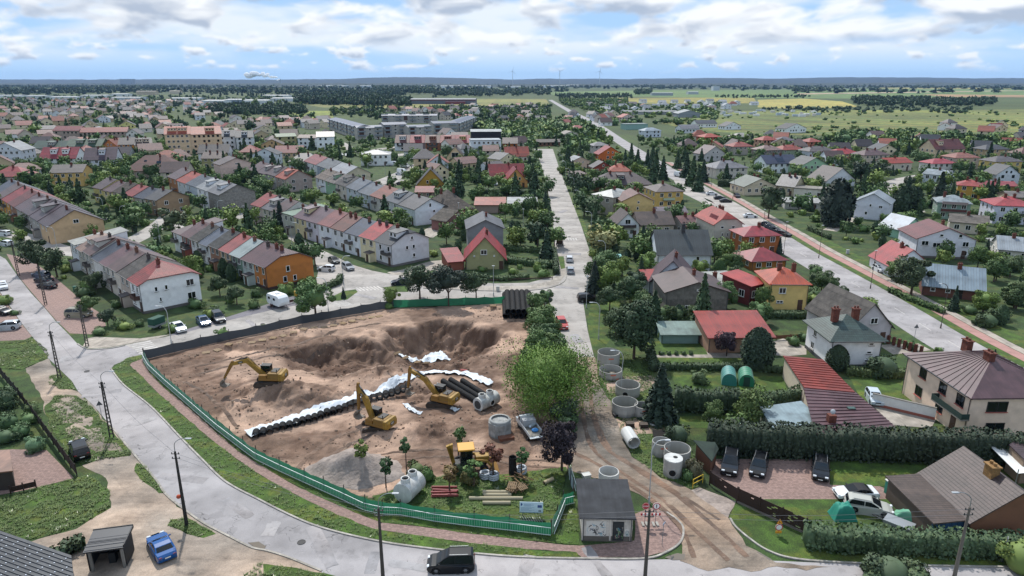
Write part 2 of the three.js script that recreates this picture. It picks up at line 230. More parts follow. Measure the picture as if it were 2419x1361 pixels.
// foreground road and its left-hand continuation
patch('asphalt_road','worn pale asphalt road curving past the green fence',[[-60,560],[0,605],[13,612],[45,657],[74,694],[103,725],[132,760],[161,789],[183,813],[212,826],[259,822],[296,815],[339,838],[300,850],[270,862],[262,872],[291,910],[357,963],[423,1032],[480,1090],[533,1140],[613,1183],[687,1220],[745,1244],[812,1263],[894,1281],[980,1294],[1121,1310],[1244,1319],[1378,1323],[1521,1323],[1700,1320],[1980,1332],[2192,1339],[2480,1343],[2600,1500],[820,1500],[760,1352],[682,1318],[631,1302],[594,1294],[541,1268],[480,1236],[436,1205],[391,1168],[368,1134],[314,1071],[265,1011],[220,958],[185,926],[169,900],[114,847],[103,831],[77,797],[48,760],[21,720],[0,690],[-60,640]],G.asphalt,0.03,{amp:0.16,edge:4,road:1});
patch('asphalt_street','pale street running behind the dark fence of the site',[[212,824],[259,822],[296,815],[370,800],[415,791],[480,774],[540,757],[640,733],[680,724],[735,700],[745,672],[752,640],[742,612],[700,575],[640,540],[560,505],[590,500],[680,545],[760,590],[830,625],[880,640],[935,650],[1050,662],[1170,670],[1250,668],[1310,652],[1322,635],[1420,640],[1385,712],[1290,708],[1100,716],[930,718],[850,728],[760,745],[700,757],[600,778],[500,800],[400,824],[339,845],[280,858]],G.conc,0.018,{amp:0.14,road:1,edge:6});
patch('parking_bay','darker asphalt parking bay beside the white end house',[[398,793],[415,786],[560,742],[690,700],[750,712],[640,733],[540,757],[470,777],[415,792]],G.dark,0.024,{amp:0.2,road:1});
patch('asphalt_avenue','long pale straight street leading away up the middle',[[1262,352],[1306,352],[1322,400],[1345,460],[1372,530],[1395,600],[1410,650],[1378,715],[1388,780],[1405,850],[1345,852],[1328,800],[1296,712],[1318,650],[1312,590],[1304,500],[1288,420],[1272,370]],G.conc,0.02,{amp:0.12,road:1,edge:6});
patch('dirt_road','rutted brown dirt track leading to the site entrance',[[1340,845],[1406,845],[1416,900],[1440,945],[1452,985],[1472,1040],[1492,1080],[1560,1130],[1632,1158],[1722,1226],[1762,1290],[1832,1330],[1985,1340],[1905,1349],[1835,1339],[1775,1352],[1722,1341],[1672,1350],[1630,1334],[1606,1326],[1612,1290],[1614,1249],[1586,1219],[1545,1193],[1490,1160],[1440,1140],[1345,1112],[1345,1060],[1352,1000],[1346,930]],G.dirt,0.05,{amp:0.8,wob:0.5,edge:1.1,sc:2,road:1,lump:0.07});
patch('gravel_drive','pale gravel drive in front of the brown slatted gate',[[1652,1152],[1738,1186],[1712,1238],[1690,1230],[1640,1180],[1625,1160]],G.gravel,0.04,{amp:0.25,wob:0.25,edge:2,sc:2});
patch('footpath','narrow red brick footpath along the green fence',[[318,850],[335,846],[352,880],[392,920],[440,958],[500,1012],[560,1064],[610,1096],[680,1138],[760,1177],[840,1212],[900,1235],[990,1244],[1100,1259],[1250,1278],[1330,1288],[1370,1290],[1500,1278],[1500,1215],[1545,1200],[1586,1219],[1604,1234],[1614,1255],[1608,1280],[1575,1303],[1521,1318],[1378,1318],[1360,1306],[1240,1298],[1090,1281],[960,1262],[880,1250],[800,1219],[700,1170],[620,1126],[560,1086],[490,1032],[430,980],[372,928],[335,890],[305,862]],G.brick,0.03,{amp:0.2,wob:0.15,edge:3,sc:4});
patch('verge','green weedy verge between the road and brick footpath',[[262,872],[300,846],[338,838],[335,848],[310,858],[305,864],[335,890],[372,928],[430,980],[490,1032],[560,1086],[620,1126],[700,1170],[800,1219],[880,1250],[960,1262],[1090,1281],[1240,1298],[1360,1306],[1370,1318],[1244,1316],[1121,1307],[980,1291],[894,1278],[812,1260],[745,1241],[687,1217],[613,1180],[533,1137],[480,1087],[423,1029],[357,960],[291,907]],G.lawn,0.036,{amp:0.35,wob:0.18,step:0.6,edge:3,sc:3});
patch('inner_verge','strip of grass between brick footpath and fence',[[340,848],[360,868],[400,908],[450,950],[530,1012],[590,1062],[660,1104],[730,1138],[820,1180],[905,1212],[1030,1230],[1200,1252],[1330,1266],[1356,1150],[1365,1230],[1370,1288],[1250,1278],[1100,1259],[990,1244],[900,1235],[840,1212],[760,1177],[680,1138],[610,1096],[560,1064],[500,1012],[440,958],[392,920],[352,880],[338,856]],G.lawn,0.042,{amp:0.4,wob:0.12,step:0.6,edge:3,sc:3});
patch('site_grass','weedy grass where pipes are stored inside the fence',[[880,1172],[905,1212],[1030,1230],[1200,1250],[1298,1258],[1328,1176],[1338,1104],[1290,1108],[1180,1122],[1060,1125],[960,1145]],G.lawn,0.046,{amp:0.5,wob:0.4,step:0.8,edge:3,sc:2.5});
// left-hand corner: dirt forecourt, grass, paved yard
patch('dirt_forecourt','trodden sandy forecourt beside the road at lower left',[[114,847],[150,905],[185,926],[220,958],[265,1011],[314,1071],[368,1134],[436,1205],[500,1250],[631,1304],[745,1342],[825,1370],[800,1500],[-100,1500],[-100,1240],[60,1285],[180,1250],[262,1200],[250,1130],[190,1095],[120,1010],[95,930],[62,880],[60,870]],G.dust,0.012,{amp:0.7,wob:0.5,edge:1.5,sc:2.2,lump:0.03});
patch('grass_plot','grass bank with white flowers beside the paved yard',[[-60,1190],[50,1165],[180,1128],[222,1130],[255,1155],[262,1195],[220,1225],[150,1255],[70,1275],[-60,1290]],G.lawn,0.03,{amp:0.5,wob:0.5,edge:2.5,sc:2.5});
patch('grass_plot','grass by the roadside where the black hatchback stands',[[105,960],[128,935],[180,935],[218,962],[262,1014],[310,1075],[304,1078],[250,1086],[225,1090],[190,1100],[150,1060],[120,1010]],G.lawn,0.03,{amp:0.5,wob:0.4,edge:2.5,sc:2.5});
patch('grass_plot','triangular grass plot left of the lattice pole',[[-40,812],[55,805],[78,797],[112,830],[112,845],[92,856],[50,874],[-40,868]],G.lawn,0.03,{amp:0.4,wob:0.4,edge:2.5,sc:2.5});
patch('grass_plot','small grass patch at the foot of the lattice pole',[[118,888],[150,884],[172,905],[180,922],[140,920],[115,905]],G.lawn,0.032,{amp:0.4,wob:0.4,edge:2.5,sc:2.5});
patch('grass_plot','grass scrap under the tall pole near the blue car',[[405,1228],[440,1224],[475,1243],[510,1262],[480,1272],[440,1262],[395,1242]],G.lawn,0.034,{amp:0.4,wob:0.3,edge:2.5,sc:2.5});
patch('grass_plot','rough grass at the bottom edge left of the dark pole',[[575,1361],[610,1332],[700,1342],[790,1361],[900,1420],[600,1420]],G.lawn,0.034,{amp:0.4,wob:0.3,edge:2.5,sc:2.5});
patch('grass_plot','grass shoulder along the road below the black hatchback',[[322,1095],[338,1098],[372,1140],[390,1165],[375,1166],[340,1140],[318,1115]],G.lawn,0.034,{amp:0.4,wob:0.25,edge:2.5,sc:2.5});
patch('paved_yard','mauve brick paved yard behind the lower left fence',[[-80,1080],[28,1062],[110,1064],[175,1130],[90,1152],[-80,1186]],G.brick,0.034,{amp:0.2,edge:3,sc:4});
patch('paved_bay','red brick parking bays beside the left road',[[15,600],[70,612],[135,660],[205,720],[245,745],[250,770],[215,790],[165,788],[132,757],[74,690],[45,655]],G.brick,0.022,{amp:0.25,edge:4,sc:5,road:1});
patch('paved_bay','brick forecourt at the left edge across the road',[[-80,690],[0,692],[20,722],[48,762],[75,795],[60,803],[-80,810]],G.brick,0.022,{amp:0.25,edge:4,sc:5});
patch('sidewalk','beige corner pavement by the leaning lattice pole',[[205,800],[225,796],[330,800],[405,790],[370,800],[296,814],[259,821],[212,823],[196,818]],G.pale,0.026,{amp:0.2});
// right-hand side: lawns, parking court, gardens
patch('brick_court','mauve brick parking court below the tall hedge',[[1650,1085],[1960,1085],[1960,1145],[2075,1148],[2105,1160],[2100,1180],[1965,1180],[1762,1180],[1690,1140]],G.brick,0.024,{amp:0.22,edge:3,sc:4});
patch('front_lawn','mown lawn corner with warning sign and slatted fence',[[1738,1188],[1790,1205],[1900,1260],[2000,1290],[2200,1300],[2450,1310],[2450,1338],[2192,1336],[1980,1328],[1870,1318],[1810,1298],[1770,1272],[1735,1240],[1722,1225]],G.lawn,0.036,{amp:0.3,edge:3,sc:4});
patch('garden_lawn','lawn beyond the slatted fence around the parked trailer',[[1765,1180],[1965,1180],[2100,1180],[2130,1240],[2000,1280],[1900,1250]],G.lawn,0.03,{amp:0.35,edge:3,sc:4});
patch('garden_lawn','bright lawn below the hedge beside the brown-roofed house',[[1960,1090],[2140,1090],[2450,1100],[2450,1215],[2300,1160],[2100,1150],[1962,1146]],G.lawn,0.03,{amp:0.3,edge:3,sc:4});
patch('garden_lawn','bright square lawn with clipped balls along its edge',[[1527,806],[1652,808],[1676,838],[1532,838]],G.lawn,0.03,{amp:0.2,edge:3,sc:4});
patch('garden_lawn','narrow mown lawn strip below the garden path',[[1532,845],[1760,842],[1770,868],[1540,866]],G.lawn,0.03,{amp:0.2,edge:3,sc:4});
patch('garden_lawn','lawn with two green tunnel greenhouses',[[1585,885],[1850,890],[1860,925],[1600,925]],G.lawn,0.03,{amp:0.35,edge:3,sc:4});
patch('garden_lawn','shaded lawn between the two tall hedges',[[1590,985],[1780,980],[1800,1010],[1600,1012]],G.lawn,0.03,{amp:0.3,edge:3,sc:4});
patch('garden_lawn','lawn with white estate car behind the villa wall',[[2000,880],[2150,880],[2160,950],[2040,955]],G.lawn,0.03,{amp:0.4,edge:3,sc:4});
patch('courtyard','pale paved court between villa and garages',[[2060,958],[2215,985],[2200,1012],[2110,1005]],G.pale,0.03,{amp:0.25,edge:3});
patch('garden_path','pale slab path in front of the pink outbuilding',[[1535,839],[1672,838],[1652,790],[1662,788],[1690,832],[1770,838],[1765,846],[1535,845]],G.pale,0.034,{amp:0.15,edge:3});
patch('driveway','pale paved drive beside the green-roofed white house',[[1785,820],[1850,800],[1905,820],[1905,838],[1860,842],[1780,836]],G.pale,0.03,{amp:0.15,edge:3});
patch('driveway','white slab forecourt between green-roofed house and main road',[[2075,815],[2170,812],[2200,828],[2110,838]],G.pale,0.03,{amp:0.15,edge:3});
patch('storage_grass','grass strip where big concrete rings are stored',[[1408,850],[1470,830],[1530,850],[1560,930],[1600,1000],[1640,1080],[1650,1150],[1630,1156],[1560,1126],[1496,1080],[1474,1040],[1454,985],[1442,945],[1418,900]],G.lawn,0.028,{amp:0.5,wob:0.3,edge:3,sc:3});
patch('sand_pad','sandy trampled pad between the stored concrete rings',[[1416,893],[1540,888],[1560,905],[1520,925],[1440,930]],G.sand,0.032,{amp:0.3,wob:0.3,edge:2.5,sc:3});
patch('sand_pad','sandy pad under the pallets and loose ring',[[1456,990],[1580,985],[1600,1020],[1500,1028],[1470,1038]],G.sand,0.032,{amp:0.3,wob:0.3,edge:2.5,sc:3});
// main road on the right with brick cycle path and verges
const mainLine=px([[1300,236],[1345,262],[1384,281],[1420,302],[1460,330],[1520,368],[1580,405],[1640,440],[1700,476],[1760,516],[1820,553],[1880,592],[1950,632],[2040,684],[2130,738],[2230,800],[2340,862],[2450,922],[2600,1010]]);
{const poly=ribbonPoly(mainLine,9.5);patch('main_road','wide grey main road with dashed centre line at right',poly,G.asphalt,0.02,{world:1,amp:0.14,road:1,edge:8});}
patch('road_lay_by','paved lay-by with parked cars beside the main road',[[1590,420],[1650,438],[1740,480],[1800,515],[1870,555],[1850,575],[1790,545],[1700,500],[1600,450]],G.conc,0.023,{amp:0.12,road:1});
{const c=new THREE.SplineCurve(mainLine);c.arcLengthDivisions=800;const L=c.getLength(),mk=[];
  for(let s=0.55*L;s<L;s +=9){const a=c.getPointAt(s / L),b=c.getPointAt(Math.min(1,(s + 4)/ L)),d=b.clone().sub(a).normalize(),q=V2(-d.y,d.x).multiplyScalar(0.07);mk.push(flat([a.clone().add(q),b.clone().add(q),b.clone().sub(q),a.clone().sub(q)],0.03));}
  solo('lane_marking',macro(merge(mk),0.2),G.paint,'dashed white centre line on the main road','road marking',null,'structure');}
const sideRibbon=(off,w,from,mat,y,name,label)=>{const c=new THREE.SplineCurve(mainLine),pts=[];for(let i=0;i<=60;i++){const t=lp(from,1,i / 60),p=c.getPoint(t),d=c.getTangent(t);pts.push(p.add(V2(-d.y,d.x).multiplyScalar(off)));}patch(name,label,ribbonPoly(pts,w),mat,y,{world:1,amp:0.14,road:1,edge:6});};
sideRibbon(-7.4,2.2,0.3,G.redpath,0.032,'cycle_path','red brick cycle path beside the main road');
sideRibbon(-9.5,1.7,0.3,G.pale,0.028,'sidewalk','grey pavement beside the red cycle path');
sideRibbon(-5.3,1.9,0.55,G.lawn,0.026,'road_verge','thin grass verge between main road and cycle path');
sideRibbon(-12.3,3.4,0.55,G.lawn,0.022,'road_verge','grass strip between pavement and the gardens at right');
// side streets among the houses
const street=(pts,w,label,mat=G.conc)=>patch('side_street',label,ribbonPoly(px(pts),w),mat,0.014,{world:1,amp:0.12,road:1,edge:10});
street([[880,440],[940,415],[990,392],[1010,372],[985,362],[900,372]],9,'pale side street with parked white vans');
street([[790,405],[850,425],[900,440],[960,425]],7,'pale lane below the modern white house');
street([[2160,500],[2120,460],[2100,440],[2130,425],[2200,412]],7,'narrow lane between hip-roofed houses at right');
street([[1960,545],[2010,520],[2060,512]],4,'garden lane behind the red cycle path',G.pale);
street([[-30,545],[60,560],[130,585],[200,600],[260,590],[330,560],[390,520],[420,480]],6,'street between terraces at left');
street([[420,640],[470,600],[440,560],[410,530]],4,'garden lane behind the left terrace');
street([[800,335],[850,360],[900,352],[960,345]],7,'access road of the long flats');
street([[540,520],[600,500],[660,480],[700,470]],5,'lane between the middle terraces');
street([[1000,560],[1060,525],[1100,520]],6,'yard lane beside the grey house',G.pale);
street([[930,650],[980,640],[1040,622],[1060,640],[1060,662]],6,'curved drive beside the red-roofed cottage',G.pale);
patch('sidewalk','broad pale pavement around the cottage corner',[[1000,668],[1090,674],[1170,677],[1250,675],[1300,664],[1318,650],[1316,600],[1330,605],[1336,650],[1318,672],[1260,684],[1160,686],[1000,680]],G.pale,0.032,{amp:0.15});
patch('traffic_island','small grass island with conifer at the junction',[[783,702],[812,688],[840,684],[845,690],[820,708],[795,712]],G.lawn,0.05,{amp:0.2});
patch('traffic_island','grass island in front of the black car',[[902,680],[935,675],[965,676],[965,690],[925,690]],G.lawn,0.05,{amp:0.2});
patch('street_verge','small grass strip beside the parked cars in the avenue',[[1318,606],[1332,606],[1335,634],[1325,636]],G.lawn,0.05,{amp:0.2});
patch('street_verge','lawn strips along the right side of the avenue',[[1334,440],[1352,440],[1420,640],[1480,740],[1430,820],[1395,820],[1388,760],[1400,690],[1418,650],[1390,570]],G.lawn,0.012,{amp:0.4});
patch('street_verge','weedy verge right of the green fence by the avenue',[[1284,712],[1298,712],[1330,800],[1346,850],[1346,900],[1325,860],[1302,790]],G.lawn,0.03,{amp:0.4});
// painted crossings
function zebra(a,b,c,n,label){const[p,q,r]=px([a,b,c]),u=q.clone().sub(p),w=r.clone().sub(p),gs=[];for(let i=0;i<n;i++){const s0=(i + 0.1)/ n,s1=(i + 0.6)/ n;gs.push(flat([p.clone().addScaledVector(u,s0),p.clone().addScaledVector(u,s1),p.clone().addScaledVector(u,s1).add(w),p.clone().addScaledVector(u,s0).add(w)],0.05));}solo('zebra_crossing',macro(merge(gs),0.2,2),G.paint,label,'crossing',null,'structure');}
zebra([306,815],[330,838],[354,805],6,'worn white zebra crossing at the left junction');
zebra([778,714],[800,727],[812,708],6,'worn white zebra crossing by the site fence');
zebra([838,680],[896,676],[850,688],7,'worn zebra crossing near the grass island');
zebra([1184,686],[1184,703],[1226,686],6,'white striped crossing beyond the green netting');
zebra([1320,563],[1364,563],[1322,568],7,'faint crossing in the avenue near the trailer');
patch('stop_line','white stop line across the avenue',[[1360,839],[1396,840],[1397,843],[1360,842]],G.paint,0.05,{amp:0.2});
kerb([[262,872],[291,909],[357,962],[423,1031],[480,1089],[533,1139],[613,1182],[687,1219],[745,1243],[812,1262],[894,1280],[980,1293],[1121,1309],[1244,1318],[1378,1321],[1521,1321],[1575,1305],[1608,1281],[1614,1250],[1600,1230],[1575,1212]],'old concrete kerb along the inner bend of the road');
kerb([[265,1011],[314,1071],[368,1134],[391,1168],[436,1205],[480,1236],[541,1268],[594,1294],[631,1302],[682,1318],[760,1350]],'broken pale kerb on the outer bend of the road','#b5b1aa',0.1);
kerb([[1725,1226],[1738,1246],[1772,1275],[1812,1301],[1870,1320],[1980,1330],[2192,1338],[2460,1342]],'pale kerb curving round the front lawn');
kerb([[183,813],[196,821],[212,826],[259,824],[296,817]],'dark kerb at the lattice pole corner');
kerb([[1000,682],[1160,688],[1260,686],[1320,673],[1338,651],[1332,604]],'kerb round the cottage pavement');
// puddles left on the road
function puddle(pts,label){const o=solo('puddle',flat(wobble(px(pts),0.15,0.4),0.06),M('#6b6256',0.04),label,'puddle',null,'structure');}
puddle([[585,1283],[612,1280],[628,1292],[622,1300],[600,1293]],'dark puddle at the outer kerb');
puddle([[1570,1318],[1600,1308],[1632,1312],[1628,1322],[1590,1324]],'grey puddle at the mouth of the dirt track');
puddle([[1764,1308],[1790,1306],[1822,1322],[1812,1330],[1775,1322]],'long puddle beside the lawn kerb');
puddle([[1714,1306],[1730,1304],[1748,1316],[1735,1320]],'small puddle in the rutted track');
puddle([[1690,1292],[1706,1290],[1708,1297],[1694,1298]],'tiny round puddle in the rutted track');

// mended places and covers in the road surface
rseed(55);[[150,850,3,1.4],[240,930,5,1.2],[200,840,6,0.8],[330,1000,4,1],[430,1130,6,1.3],[560,1200,5,1],[640,1250,2.4,1.4],[760,1290,7,1.2],[880,1330,3,1],[980,1340,5,0.9],[1240,1345,4,1.1],[1420,1340,6,1],[90,770,5,1.2],[1350,600,5,2],[1330,500,6,2],[1362,800,4,1.6],[600,770,8,1],[1340,680,5,1.4],[860,700,6,1.2]].forEach(([x,y,l,w],i)=>{const c=P(x,y),a=rr(0,3.1),u=V2(Math.cos(a),Math.sin(a)),v=V2(-u.y,u.x),q=[[-1,-1],[1,-1],[1,1],[-1,1]].map(([s,t])=>c.clone().addScaledVector(u,s*l / 2).addScaledVector(v,t*w / 2));patch('road_patch',`mended ${i % 3 ? 'grey' : 'pale'} strip of road surface, number ${i + 1} of the small repairs`.replace(/,number.*/,y<830?' in the far streets':' on the curving road'),wobble(q,0.25,0.7),i % 3?G.patchA:G.patchB,0.038 +(i % 4)*0.004,{world:1,amp:0.3,sc:2,edge:0});});
[[1082,1352],[205,878],[712,1282],[1345,560],[620,766]].forEach(([x,y],i)=>{const p=P(x,y),g=thing('manhole_cover',`iron manhole cover in the road ${['beside the black car', 'at the left junction', 'on the bend', 'of the avenue', 'behind the dark fence'][i]}`,'manhole',p.x,0.05,p.y);mesh('frame',new THREE.TorusGeometry(0.36,0.05,4,20).rotateX(Math.PI / 2),M('#4a4846',0.8),g);mesh('lid',cy(0.34,0.34,0.03,20),M('#3d3b3a',0.8),g);});
{// clods and stones lying on the dug earth
  rseed(404);const b=new THREE.Box2().setFromPoints(site),spots=[];while(spots.length<5200){const p=V2(rr(b.min.x,b.max.x),rr(b.min.y,b.max.y));if(inPoly(p,site)&&polyD(p,site)>1&&(Math.abs(siteH(p.x,p.y,false))>0.35||fbm(p.x*0.2,p.y*0.2,3)>0.52))spots.push(p);}
  const m=new THREE.InstancedMesh(new THREE.DodecahedronGeometry(1,0),M('#ffffff',1),spots.length),Q=new THREE.Matrix4(),c=new THREE.Color();spots.forEach((p,i)=>{const s=0.03 + 0.16*Math.pow(rnd(),4);Q.compose(V3(p.x,siteH(p.x,p.y)+ s*0.2,p.y),new THREE.Quaternion().setFromEuler(new THREE.Euler(rnd()*6,rnd()*6,0)),V3(s*rr(0.8,1.5),s*0.8,s));m.setMatrixAt(i,Q);m.setColorAt(i,c.set(pick(['#7a6656','#655244','#8c7868','#6f5c4e','#94816f'])));});m.name='clods';shadow(m);tag(m,'earth clods and stones strewn over the dug site','clods',null,'stuff');scene.add(m);
}

{// wheel ruts pressed into the track: damp darker earth
  const rut=(pts,w,label)=>patch('wheel_rut',label,wobble(ribbonPoly(px(pts),w),0.16,0.6),G.rut,0.105,{world:1,amp:0.7,sc:1.4,edge:1.2,lump:0.06});
  rut([[1366,862],[1372,930],[1380,1000],[1404,1066],[1480,1126],[1570,1186],[1650,1262],[1720,1326]],0.5,'left wheel rut of the dirt track');rut([[1384,862],[1394,930],[1406,1000],[1432,1058],[1505,1112],[1600,1172],[1690,1248],[1765,1318]],0.55,'right wheel rut of the dirt track');rut([[1395,960],[1420,1020],[1450,1070],[1530,1120],[1625,1182],[1700,1230]],0.4,'outer wheel rut near the stored rings');rut([[1352,1070],[1400,1092],[1470,1135],[1550,1190],[1610,1252],[1640,1320]],0.5,'wheel rut turning out of the site');
}

// ---------- houses ----------
const foot=[],marks=[];
const wgeo=new Map();
function windowGeo(w,h){const k=w.toFixed(2)+ h.toFixed(2);if(!wgeo.has(k)){const t=0.09,z=0.03;const bars=[bx(w,t,0.06,0,h / 2 - t / 2,z),bx(w,t,0.06,0,-h / 2 + t / 2,z),bx(t,h - 2*t,0.06,-w / 2 + t / 2,0,z),bx(t,h - 2*t,0.06,w / 2 - t / 2,0,z)];if(w>1)bars.push(bx(0.07,h - 2*t,0.055,0,0,z));wgeo.set(k,[merge(bars),bx(w - t,h - t,0.02,0,0,0.012),bx(w + 0.2,0.06,0.2,0,-h / 2 - 0.05,0.1),merge([bx(w - 0.3,h - 0.2,0.012,0,0,0.016)])]);}return wgeo.get(k);}
function addWindow(g,w,h,x,y,z,turn,detail,frame=FRAME,sill){
  const[fr,pane,sl]=windowGeo(w,h);const m=mesh('window',detail?fr:pane,detail?frame:GLASS,g);m.position.set(x,y,z);m.rotation.y=turn;
  if(detail){mesh('pane',pane,GLASS,m);if(detail>1)mesh('sill',sl,sill||M('#8a8680',0.8),m);}
  return m;
}
const chimGeo=merge([bx(0.75,1.6,0.55,0,0.2,0),bx(0.9,0.12,0.7,0,1.06,0),cy(0.11,0.11,0.3,8,-0.18,1.27,0),cy(0.11,0.11,0.3,8,0.18,1.27,0)]);
function roofTop(a,b,e,r,ov,type,oe,hh){
  const s=r / b,y0=e - s*ov,B=b + ov,top=e + r,out=[];
  if(type==='hip'){const A=a + ov,R=Math.max(0.01,a - b*0.95);out.push([V3(-A,y0,B),V3(A,y0,B),V3(R,top,0),V3(-R,top,0)],[V3(A,y0,-B),V3(-A,y0,-B),V3(-R,top,0),V3(R,top,0)],[V3(-A,y0,-B),V3(-A,y0,B),V3(-R,top,0)],[V3(A,y0,B),V3(A,y0,-B),V3(R,top,0)]);return out;}
  if(type==='mono'){const sl=r /(2*b),X0=-a - oe[0],X1=a + oe[1];return[[V3(X0,e - sl*ov,B),V3(X1,e - sl*ov,B),V3(X1,e + r + sl*ov,-B),V3(X0,e + r + sl*ov,-B)]];}
  const X0=-a - oe[0],X1=a + oe[1],cL=hh[0],cR=hh[1],F=[V3(X0,y0,B),V3(X1,y0,B)],K=[V3(X1,y0,-B),V3(X0,y0,-B)];
  const iL=cL?X0 + b*cL*0.9:X0,iR=cR?X1 - b*cR*0.9:X1;
  if(cR){F.push(V3(X1,top - r*cR,b*cR));}F.push(V3(iR,top,0),V3(iL,top,0));if(cL)F.push(V3(X0,top - r*cL,b*cL));
  if(cL)K.push(V3(X0,top - r*cL,-b*cL));K.push(V3(iL,top,0),V3(iR,top,0));if(cR)K.push(V3(X1,top - r*cR,-b*cR));
  out.push(F,K);if(cL)out.push([V3(X0,top - r*cL,-b*cL),V3(X0,top - r*cL,b*cL),V3(iL,top,0)]);if(cR)out.push([V3(X1,top - r*cR,b*cR),V3(X1,top - r*cR,-b*cR),V3(iR,top,0)]);
  return out;
}
function house(A,B,d,e,r,type,wall,roof,label,o={}){
  const W=A.distanceTo(B),mid=A.clone().lerp(B,0.5),turn=Math.atan2(-(B.y - A.y),B.x - A.x),dist=distOf(mid),det=o.det??(dist<175?2:dist<420?1:0);
  const g=thing(o.name||'house',label,o.cat||'house',mid.x,o.y||0,mid.y,turn,o.group);
  const back=V2(-Math.sin(turn),-Math.cos(turn)),q=(u,v)=>mid.clone().addScaledVector(V2(Math.cos(turn),-Math.sin(turn)),u*W).addScaledVector(back,v);
  foot.push([q(-0.5,-0.6),q(0.5,-0.6),q(0.5,d + 0.6),q(-0.5,d + 0.6)]);marks.push({p:q(0,d / 2),s:o.short||label.split(/ with|beside|behind|in|on|at|near|among /)[0],w:Math.max(W,d)});
  const wm=o.wm||wallM(wall),rk=o.rk||'tile',rm=roofM(roof,rk),along=type==='gz',t2=type==='gz'||type==='gx'?'gable':type;
  const a=along?d / 2:W / 2,b=along?W / 2:d / 2,rot=along?Math.PI / 2:0,fix=(geo)=>{if(rot)geo.rotateY(rot);return geo.translate(0,0,-d / 2);};
  const ov=o.ov??0.5,oe=o.oe||[ov*0.7,ov*0.7],hh=o.hh||[0,0],gs=[];
  const wt=e - 0.09;
  if(t2==='mono'){const pr=[[-b,0],[b,0],[b,e - 0.09],[-b,e + r - 0.09]];const s=extrude(pr,2*a);s.rotateY(-Math.PI / 2);gs.push(s.toNonIndexed());}
  else{gs.push(bx(2*a,wt,2*b,0,wt / 2,0).toNonIndexed());if(t2==='gable')for(const k of[0,1]){const c=hh[k],pr=c?[[-b,wt],[b,wt],[b*c,e + r*(1 - c)- 0.09],[-b*c,e + r*(1 - c)- 0.09]]:[[-b,wt],[b,wt],[0,e + r - 0.09]],s=extrude(pr,0.3);s.rotateY(-Math.PI / 2);s.translate((k?1:-1)*(a - 0.15),0,0);gs.push(s.toNonIndexed());}}
  const walls=mesh('wall',wallUV(fix(mergeGeometries(gs.map((x)=>{x.deleteAttribute('uv');return x;})))),wm,g);
  if(o.plinth)mesh('plinth',bx(W + 0.06,0.6,d + 0.06,0,0.3,-d / 2),concM(o.plinth),g);
  const rf=t2==='flat'?mesh('roof',bx(W + 0.3,0.35,d + 0.3,0,e + 0.12,-d / 2),rm,g):mesh('roof',fix(slab(roofTop(a,b,e,r,ov,t2,oe,hh),0.16)),rm,g);
  if(o.parapet)mesh('parapet',bx(W + 0.1,0.3,0.2,0,e + 0.4,0),wm,g);
  // ribs of standing seam sheet where the photograph shows them singly
  if(o.ribs&&t2 !=='flat'){const rg=new Map();for(const poly of roofTop(a,b,e,r,ov,t2,oe,hh)){if(poly.length !==4)continue;const n=Math.floor(poly[0].distanceTo(poly[1])/ o.ribs);for(let i=1;i<n;i++){const p0=poly[0].clone().lerp(poly[1],i / n),p1=poly[3].clone().lerp(poly[2],i / n);const m=mesh('roof_seam',fix(beam(p0.setY(p0.y + 0.03),p1.setY(p1.y + 0.03),0.06,0.09)),rm,rf);}}}
  if(det>0&&o.ch !==0){const n=o.ch??1 +(hash(Math.round(mid.x*10),Math.round(mid.y*10))>0.55?1:0);for(let i=0;i<n;i++){const u=(i + 0.5)/ n - 0.5 +(hash(i,Math.round(mid.x*7))- 0.5)*0.3,m=mesh('chimney',chimGeo,o.cm||BRICK,rf),lx=u*2*a*0.7,lz=b*0.12;const v=along?V3(lz,0,-lx):V3(lx,0,lz);m.position.set(v.x,e +(t2==='flat'?0.6:t2==='mono'?r*0.5 + 0.4:r*0.9 - 0.1),v.z - d / 2);m.rotation.y=rot;if(o.cs)m.scale.set(...o.cs);}}
  for(const[u,v,w,h]of o.sky||[]){const th=Math.atan2(r,b),sl=mesh('skylight',bx(w,0.08,h),GLASS,rf);sl.rotation.x=th;const x=u*a,z=v*b,y=e + r*(1 - v)+ 0.05;if(along){sl.rotation.set(0,Math.PI / 2,0);const hold=new THREE.Euler(th,Math.PI / 2,0,'YXZ');sl.rotation.copy(hold);sl.position.set(z,y,-x - d / 2);}else sl.position.set(x,y,z - d / 2);}
  for(const[u,w,fr]of o.dm||[]){// shed dormers on the front slope
    const z1=b*0.66,yb=e + r*0.34,yt=e + Math.max(r*0.86,r*0.34 + 1.35),hgt=yt - yb + 0.3,dz=z1 - b*0.1;const gq=(x)=>{if(rot)x.rotateY(rot);return x.translate(0,0,-d / 2);};
    const dw=mesh('dormer',gq(bx(w,hgt,dz,u*a,yb - 0.3 + hgt / 2,b*0.1 + dz / 2)),fr?wallM(fr):wm,g);mesh('dormer_roof',gq(slab([[V3(u*a - w / 2 - 0.2,yt,z1 + 0.35),V3(u*a + w / 2 + 0.2,yt,z1 + 0.35),V3(u*a + w / 2 + 0.2,yt + 0.45,b*0.02),V3(u*a - w / 2 - 0.2,yt + 0.45,b*0.02)]],0.14)),rm,dw);
